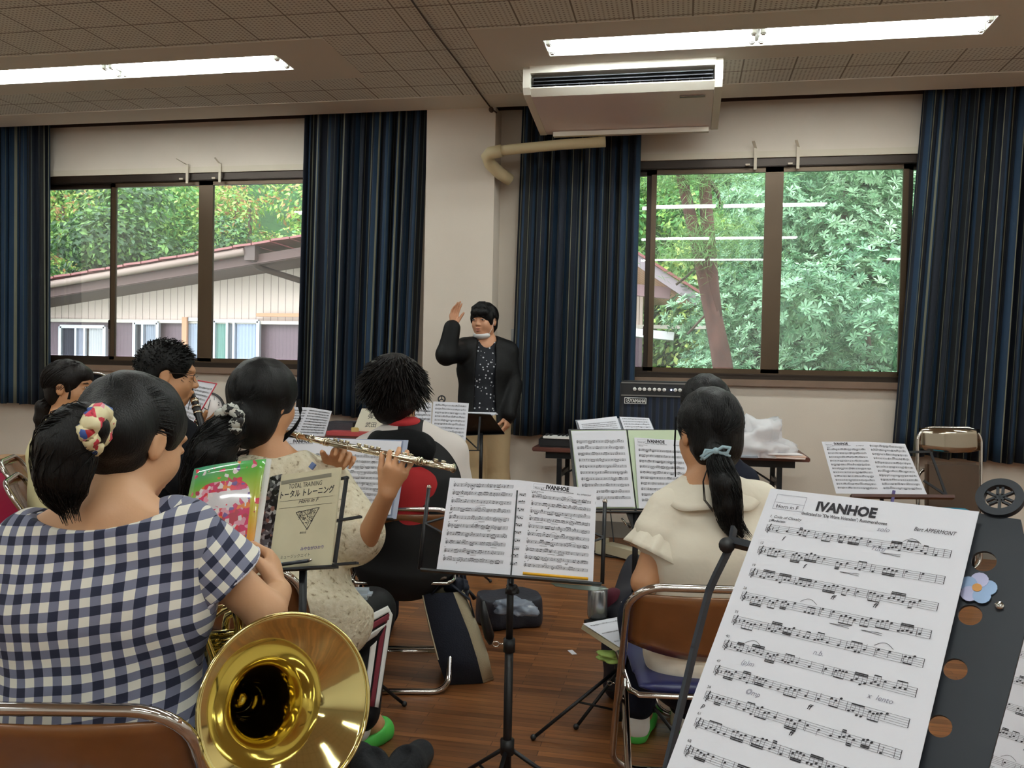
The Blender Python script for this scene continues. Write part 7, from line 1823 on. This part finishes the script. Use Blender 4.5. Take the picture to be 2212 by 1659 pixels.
# ---- S11 clarinet stand
n11 = (-FWD * .8 + Z3 * .35 - RIGHT * .45).normalized(); c11 = (425, 870); d11 = 4.0
score('score in a red edged sleeve before the clarinet player', [(pl([(428, 824), (467, 830), (416, 918), (372, 898)], c11, d11, n11), dict(seed=81, staves=9, top=.12, marks=False))])
mb = MB(); q = pl([(428, 822), (468, 829), (416, 919)], c11, d11 - .004, n11); mb.tube([q[0], q[1], q[2]], .0035, 6); tag(mb.build('sleeve_edge', mat('red_plastic', (190, 50, 70), .4)), 'red plastic sleeve rim around the score before the clarinet player', 'sleeve')
C11 = onpl(400, 912, at(*c11, d11), n11) - n11 * .006; st11 = thing('music_stand', 'black music stand before the clarinet player', 'music stand', (C11.x, C11.y, 0)); desk_frame(st11, C11, U4, V4, n11, .13, .2, side=False); tripod(st11, C11, Vector((C11.x, C11.y, 0)), .008)

# ================================================================== HORN
hn = thing('french_horn', 'polished brass french horn with its bell facing the viewer', 'horn', tuple(at(600, 1500, 1.6)))
hc = at(622, 1524, 1.47); axh = (-FWD * .76 + RIGHT * .58 + Z3 * .24).normalized()
prof = [(.152, 0), (.145, -.005), (.134, -.012), (.118, -.024), (.100, -.039), (.083, -.057), (.067, -.08), (.054, -.108), (.043, -.145), (.034, -.19), (.027, -.25), (.022, -.33)]
inner = [(r, h + .0) for r, h in prof]; outer = [(r + .0016, h - .0016) for r, h in prof]
MB().lathe(outer[::-1] + inner, hc, axh, 96).build('bell', M['brass'], hn)
mb = MB(); x_ = axh.cross(Z3).normalized(); y_ = axh.cross(x_); mb.tube([hc + (x_ * math.cos(t) + y_ * math.sin(t)) * .153 for t in np.linspace(0, 2 * PI, 97)[:-1]], .0032, 8, closed=True); mb.build('bell_rim', M['brass'], hn)
te = hc - axh * .33; hx = (at(430, 1440, 1.62)); 
cc = at(478, 1450, 1.70); ch_u = (RIGHT * .25 + FWD * .9).normalized(); chn = ch_u.cross(Z3)
R1 = .125
mb = MB(); pts = [te, te - axh * .05] + [cc + (ch_u * math.cos(t) + Z3 * math.sin(t)) * R1 for t in np.linspace(-.6, -5.4, 26)]
mb.tube(pts, [.022, .021] + list(np.linspace(.020, .008, 26)), 14); mb.build('main_coil', M['brass'], hn)
mb = MB(); tt = (RIGHT * .85 + FWD * .4).normalized(); c2 = at(462, 1400, 1.56)
mb.tube([c2 + (tt * math.cos(t) * .045 + Z3 * math.sin(t) * .125) for t in np.linspace(0, 2 * PI, 41)[:-1]], .0085, 12, closed=True); mb.build('outer_coil', M['brass'], hn)
mb = MB(); lp = [at(x, y, 1.62) for x, y in ((488, 1392), (487, 1350), (492, 1330), (508, 1322), (528, 1330), (540, 1350), (545, 1378), (542, 1400))]; mb.tube(lp, .0075, 12); mb.build('slide_loop', M['brass'], hn)
for k in range(4):
    mb = MB(); a_ = at(450 + k * 6, 1385 + k * 22, 1.58); mb.tube([a_, a_ + (tt * .1)], .006, 10); mb.tube([a_ + Z3 * .012, a_ + Z3 * .012 + tt * .1], .006, 10); mb.ball(a_ + tt * .1 + Z3 * .006, (.01, .01, .012)); mb.build('valve_slide', M['brass'], hn)
for k in range(3):
    mb = MB(); a_ = at(512 + k * 2, 1404 + k * 13, 1.6); mb.tube([a_ - tt * .03, a_ + tt * .03], .014, 16); mb.build('rotary_valve', M['brass'], hn)
mb = MB(); mb.tube([at(428, 1318, 1.52), at(440, 1370, 1.54), at(462, 1440, 1.56), at(474, 1520, 1.58)], [.006, .009, .010, .010], 12); mb.tube([at(440, 1330, 1.56), at(452, 1400, 1.57), at(458, 1470, 1.58), at(468, 1500, 1.6)], .006, 10); mb.build('lead_pipe', M['brass'], hn)

# ================================================================== FLOOR THINGS
def bag(name, lab, px_lo, w_, dep, h_, m, rz, lean=0, z=0, rnd=.03, px_is_center=True):
    pass
# tote
tb0 = onz(1005, 1468, 0)
tt_ = thing('tote_bag', 'navy tote bag with cream side panels standing beside the centre stand', 'bag', tuple(tb0))
Ux = (RIGHT * .88 + FWD * .3); Ux.z = 0; Ux.normalize(); Fy = Vector((-Ux.y, Ux.x, 0))
def P_t(x, y, z): return tb0 + Ux * x + Fy * y + Z3 * z
lean = lambda z: -.10 * z / .33
g = lambda pts: pts
A = [(-.085, -.04), (.055, -.06), (.105, -.035), (.12, .10), (-.06, .13)]
def ring_(z, s): return [P_t(x * s + lean(z), y * s * (1 if z < .3 else .55) + z * .05, z) for x, y in A]
lv = [(0.002, 1.0), (.1, 1.06), (.2, 1.02), (.3, .92), (.345, .86)]
R_ = [ring_(z, s) for z, s in lv]
for nm, fs, m_ in (('navy_panel', (0,), mat('navy_canvas', (24, 28, 42), .9, bump=.3, bscale=200)), ('cream_panel', (1, 2, 3, 4), mat('cream_canvas', (196, 184, 154), .9, bump=.3, bscale=200))):
    mb = MB()
    for i in fs:
        j = (i + 1) % 5; mb.grid([[r_[i], r_[i].lerp(r_[j], .5) + (r_[i].lerp(r_[j], .5) - tb0) * .0, r_[j]] for r_ in R_])
    o = mb.build(nm, m_, tt_); o.modifiers.new('t', 'SOLIDIFY').thickness = .005
mb = MB(); mb.add([p_ + Z3 * .01 for p_ in R_[0]], [(0, 1, 2, 3, 4)]); o = mb.build('bottom', M['blackp'], tt_)
mb = MB(); h0 = R_[-1][0].lerp(R_[-1][1], .3); h1 = R_[-1][0].lerp(R_[-1][1], .9)
def strap_(pts, w_=.024):
    m2 = MB(); cv = [Vector(q) for q in pts]; m2.grid([[q - Fy * 0 - (Ux * .3 + Fy * .95) * w_ / 2 for q in cv], [q + (Ux * .3 + Fy * .95) * w_ / 2 for q in cv]]); return m2
o = strap_([h0, h0 + Z3 * .035 + Ux * .03, h0 + Ux * .08 + Z3 * .03, h1 + Ux * .08 - Z3 * .03, h1 + Ux * .1 - Z3 * .10]).build('handle', bpy.data.materials['navy_canvas'], tt_); o.modifiers.new('t', 'SOLIDIFY').thickness = .004
o = strap_([R_[-1][2], R_[-1][2] + Z3 * .03, R_[-1][3] + Z3 * .05, R_[-1][3]]).build('handle', bpy.data.materials['navy_canvas'], tt_); o.modifiers.new('t', 'SOLIDIFY').thickness = .004
crumple('cap_cloth', (985, 1290), 3.35, (.1, .08, .07), .33, mat('navy_felt', (26, 30, 44), .9), 2, 'dark cloth poking out of the tote bag top', 'cloth', .2)
mb = MB(); a_ = P_t(.055, -.03, .31) ; mb.tube([a_, a_ + Ux * .01 - Z3 * .07, a_ + Ux * .03 - Z3 * .14, a_ + Ux * .035 - Z3 * .17], [.008, .018, .02, .008], 12); tag(mb.build('black_pouch', M['blackp']), 'glossy black pouch hanging at the right side of the tote bag', 'pouch')
# flat navy bag
bc_ = onz(1098, 1362, 0); nb = thing('satchel', 'navy soft satchel lying flat on the floor behind the centre stand', 'bag', tuple(bc_))
S = SDF(.007); Rz = Matrix.Rotation(HD + .35, 3, 'Z'); c0_ = bc_ + FWD * .12
ax_ = Rz @ Vector((1, 0, 0)); ay_ = Rz @ Vector((0, 1, 0))
for sx in (-1, 1):
    for sy in (-1, 1):
        q = c0_ + ax_ * .09 * sx + ay_ * .08 * sy; S.cap(Vector((q.x, q.y, .04)), Vector((q.x, q.y, .11)), .038, .034, k=.01)
for sx in (-1, 1): a_ = c0_ + ax_ * .09 * sx; S.eca(Vector((a_.x, a_.y, .02)), Vector((a_.x, a_.y, .125)), .06, .115, .055, .11, ax_, k=.03)
S.eca(Vector((c0_.x, c0_.y, .02)), Vector((c0_.x, c0_.y, .12)), .13, .11, .12, .105, ax_, k=.03); S.cut((0, 0, .003), (0, 0, -1)); S.cut((0, 0, .135), (0, 0, 1)); S.warp = folds(.004, 5, 20, 20)
sdf_obj(S, 'bag_body', mat('navy_nylon', (26, 28, 40), .6, bump=.3, bscale=60), nb)
mb = MB(); q = c0_ - ax_ * .17; mb.tube([q + Z3 * .13, q + Z3 * .17 - ax_ * .03, q + Z3 * .1 - ax_ * .05, q + Z3 * .02 - ax_ * .02], .012, 8); mb.build('bag_strap', M['blackp'], nb)
crumple('plastic_wrapper', (1115, 1300), 3.75, (.16, .12, .07), .135, mat('wrapper_film', (170, 180, 196), .15, trans=.4), 7, 'crumpled shiny clear wrapper on top of the navy satchel', 'wrapper', .6)
crumple('dark_charm', (1106, 1275), 2.3, (.035, .03, .035), at(1106, 1282, 2.3).z, M['blackp'], 9, 'small dark charm tied to the centre stand pole', 'charm', .4)
# tray stand with papers, can and pouch
pc_ = at(1330, 1362, 2.86)
tz = at(1330, 1362, 2.86).z
T4 = [onz(x, y, tz) for x, y in ((1256, 1340), (1345, 1325), (1372, 1398), (1352, 1398))]
T4 = [onz(1256, 1342, tz), onz(1352, 1324, tz), onz(1420, 1392, tz), onz(1350, 1402, tz)]
ts = thing('music_stand', 'black music stand folded flat as a tray beside the navy trousers', 'music stand', (pc_.x, pc_.y, 0))
mb = MB(); Tb = [onz(1262, 1322, tz), onz(1352, 1306, tz), T4[2], T4[3]]; mb.plate([q - Z3 * .028 for q in Tb], Z3, .01); mb.build('desk', M['blackm'], ts); cq = sum(T4, Vector()) / 4 - Z3 * .04; tripod(ts, cq, Vector((cq.x, cq.y, 0)), .011, ang=3.6, spread=.3)
for k in range(4):
    mb = MB(); off = Vector((.002 * k, -.003 * k, .0)); mb.plate([q + off + Z3 * (-.022 + .0055 * k) for q in T4], Z3, .005)
    o = mb.build('booklet', M['paper'] if k == 3 else M['paperb'])
    if k == 3: mb2 = MB(); page(mb2, [q + off + Z3 * (-.0055 + .0005) for q in T4], seed=91, staves=3, top=.1, th=.0004, marks=False); bpy.data.objects.remove(o); o = mb2.build('booklet', PM)
    tag(o, ['cream booklet at the bottom of the pile on the tray stand', 'cream booklet second from the bottom on the tray stand', 'cream booklet second from the top on the tray stand', 'white printed booklet on top of the pile on the tray stand'][k], 'booklet', 'pile of booklets on the tray stand')
crumple('green_tissue', (1325, 1395), 2.78, (.12, .08, .03), tz - .07, mat('lime_cloth', (140, 164, 84), .8), 3, 'lime green crumpled cloth hanging under the tray stand booklets', 'cloth', .4)
cn = onz(1291, 1345, 0); cn = at(1290, 1335, 3.05); mb = MB(); zc = tz - .02; cn.z = 0
tk = onz(1290, 1420, 0)
can = MB(); cpx = onz(1290, 1334, tz - .028) + Z3 * .055; can.lathe([(.0001, -.055), (.033, -.055), (.036, -.045), (.036, .045), (.031, .055), (.0001, .055)], cpx, (0, 0, 1), 24); cano = tag(can.build('tumbler', mat('silver_tumbler', (180, 184, 188), .25, .8)), 'silver tumbler behind the booklets on the tray stand', 'tumbler')
pch = SDF(.005); q = onz(1325, 1326, tz - .028) + Z3 * .05; pch.ell(q, (.038, .03, .045), None, .01); pch.cap(q - Z3 * .03, q + Z3 * .01, .034, k=.01); tag(sdf_obj(pch, 'drawstring_pouch', mat('maroon_cloth2', (92, 28, 46), .85), None), 'maroon drawstring pouch beside the silver tumbler', 'pouch')
pass
S = SDF(.007); S.cap(at(1345, 1330, 3.15), at(1372, 1215, 3.3), .07, .035, k=.02); S.cap(at(1360, 1300, 3.15), at(1385, 1235, 3.3), .06, .04, k=.03); S.cap(Vector((at(1345, 1330, 3.15).x, at(1345, 1330, 3.15).y, .06)), at(1345, 1330, 3.15), .07, k=.02); S.warp = folds(.005, 4, 20, 20)
tag(sdf_obj(S, 'gig_bag', mat('dark_nylon', (24, 22, 34), .7), None), 'dark navy soft gig bag standing left of the cream blouse', 'bag')
mb = MB(); q = onz(1236, 1409, .0012); mb.box(q, (.022, .055, .002), Matrix.Rotation(.5, 3, 'Z')); tag(mb.build('paper_scrap', M['paper']), 'small white paper scrap on the open floor', 'paper scrap')
# suitcase and box at left
sc0 = onz(-60, 1400, 0); zc_ = 0
s0 = at(-80, 1100, 4.75); s1 = at(91, 1100, 4.75); ztop = at(40, 1021, 4.75).z
su = thing('suitcase', 'glossy crimson suitcase with ribs at the left frame edge', 'suitcase', tuple(Vector(((s0.x + s1.x) / 2, (s0.y + s1.y) / 2, 0))))
ux_ = (s1 - s0); ux_.z = 0; W_ = ux_.length; ux_.normalize(); uy_ = Vector((-ux_.y, ux_.x, 0)); g = []
crim = mat('crimson_shell', (150, 26, 64), .22, coat=.5)
prof_ = []
nseg = 72
for i in range(nseg):
    t = 2 * PI * i / nseg; cx__ = math.cos(t); sy__ = math.sin(t); e = .22
    X_ = abs(cx__) ** e * (1 if cx__ > 0 else -1) * W_ / 2; Y_ = abs(sy__) ** e * (1 if sy__ > 0 else -1) * .13; rib = .003 * math.cos(i * PI) ; prof_.append((X_, Y_, rib))
ctr = (s0 + s1) / 2 + uy_ * .1
for z_, s_ in ((.04, .9), (.06, 1), (ztop - .05, 1), (ztop - .02, .97), (ztop, .88)):
    g.append([Vector((ctr.x, ctr.y, z_)) + ux_ * (X_ * s_ + (.004 * math.sin(X_ * 160))) + uy_ * (Y_ * s_ + .004 * math.cos(X_ * 160) * (1 if Y_ > 0 else -1)) for X_, Y_, rib in prof_ + [prof_[0]]])
mb = MB(); mb.grid(g); mb.add(g[-1][:-1], [tuple(range(nseg))]); mb.add(g[0][:-1], [tuple(range(nseg))]); mb.build('shell', crim, su)
hz_ = MB(); a_ = Vector((ctr.x, ctr.y, ztop)) - uy_ * .02 + ux_ * (W_ * .5 - .17); hz_.tube([a_, a_ + Z3 * .022, a_ + ux_ * .14 + Z3 * .025, a_ + ux_ * .14], .007, 8); hz_.build('handle', M['blackp'], su)
for sx in (-1, 1):
    for sy in (-1, 1): q = Vector((ctr.x, ctr.y, .022)) + ux_ * W_ * .38 * sx + uy_ * .08 * sy; MB().lathe([(.0001, -.012), (.022, -.012), (.022, .012), (.0001, .012)], q, ux_, 16).build('wheel', M['blackp'], su)
bx = at(12, 1000, 5.3); mb = MB(); mb.box((bx.x - .02, bx.y, at(10, 986, 5.3).z / 2), (.16, .25, at(10, 986, 5.3).z)); tag(mb.build('cardboard_box', mat('cardboard', (158, 122, 88), .85)), 'tall cardboard box behind the crimson suitcase', 'box')
sp_ = SDF(.006); q = at(62, 1118, 4.0); sp_.ell(q, (.05, .04, .05), None, .01); sp_.cap(Vector((q.x, q.y, .03)), q, .05, .045, k=.02); tag(sdf_obj(sp_, 'black_bag', M['blackp'], None), 'small black bag standing in front of the crimson suitcase', 'bag')
# drum behind the leftmost person
dc_ = at(205, 850, 4.5); axd = (-FWD * .75 + RIGHT * .5 + Z3 * .35).normalized()
dr_ = thing('drum', 'dark drum with a bright metal hoop behind the leftmost person', 'drum', (dc_.x, dc_.y, 0))
MB().lathe([(.0001, -.12), (.105, -.12), (.108, 0), (.0001, -.0)], dc_, axd, 40).build('drum_shell', M['blackp'], dr_); MB().lathe([(.104, -.004), (.115, -.002), (.117, .014), (.110, .018), (.104, .004)], dc_, axd, 48, close=True).build('hoop', M['chrome'], dr_)
tripod(dr_, dc_ - axd * .11 - Z3 * .02, Vector((dc_.x, dc_.y + .05, 0)), .01, knob=False)
# dark shoes at the bottom edge
for k, (x_, y_, rz_, lab) in enumerate(((806, 1672, .5, 'left of the pair of black fabric shoes at the bottom frame edge'), (872, 1668, -.3, 'right of the pair of black fabric shoes at the bottom frame edge'))):
    c = onz(x_, y_ + 20, 0); Rq = Matrix.Rotation(HD + rz_, 3, 'Z'); f = Rq @ Vector((0, 1, 0)); S = SDF(.005)
    S.cap(c - f * .08 + Z3 * .04, c + f * .02 + Z3 * .045, .045, .05, k=.02); S.cap(c + f * .02 + Z3 * .035, c + f * .12 + Z3 * .03, .05, .042, k=.02); S.cap(c - f * .07 + Z3 * .1, c - f * .0 + Z3 * .1, .03, .028, k=.008, sub=True); S.cut((0, 0, .002), (0, 0, -1))
    tag(sdf_obj(S, 'fabric_shoe', mat('black_felt', (24, 26, 30), .95, bump=.3, bscale=100), None), lab, 'shoe', 'pair of black shoes')
clean_props()
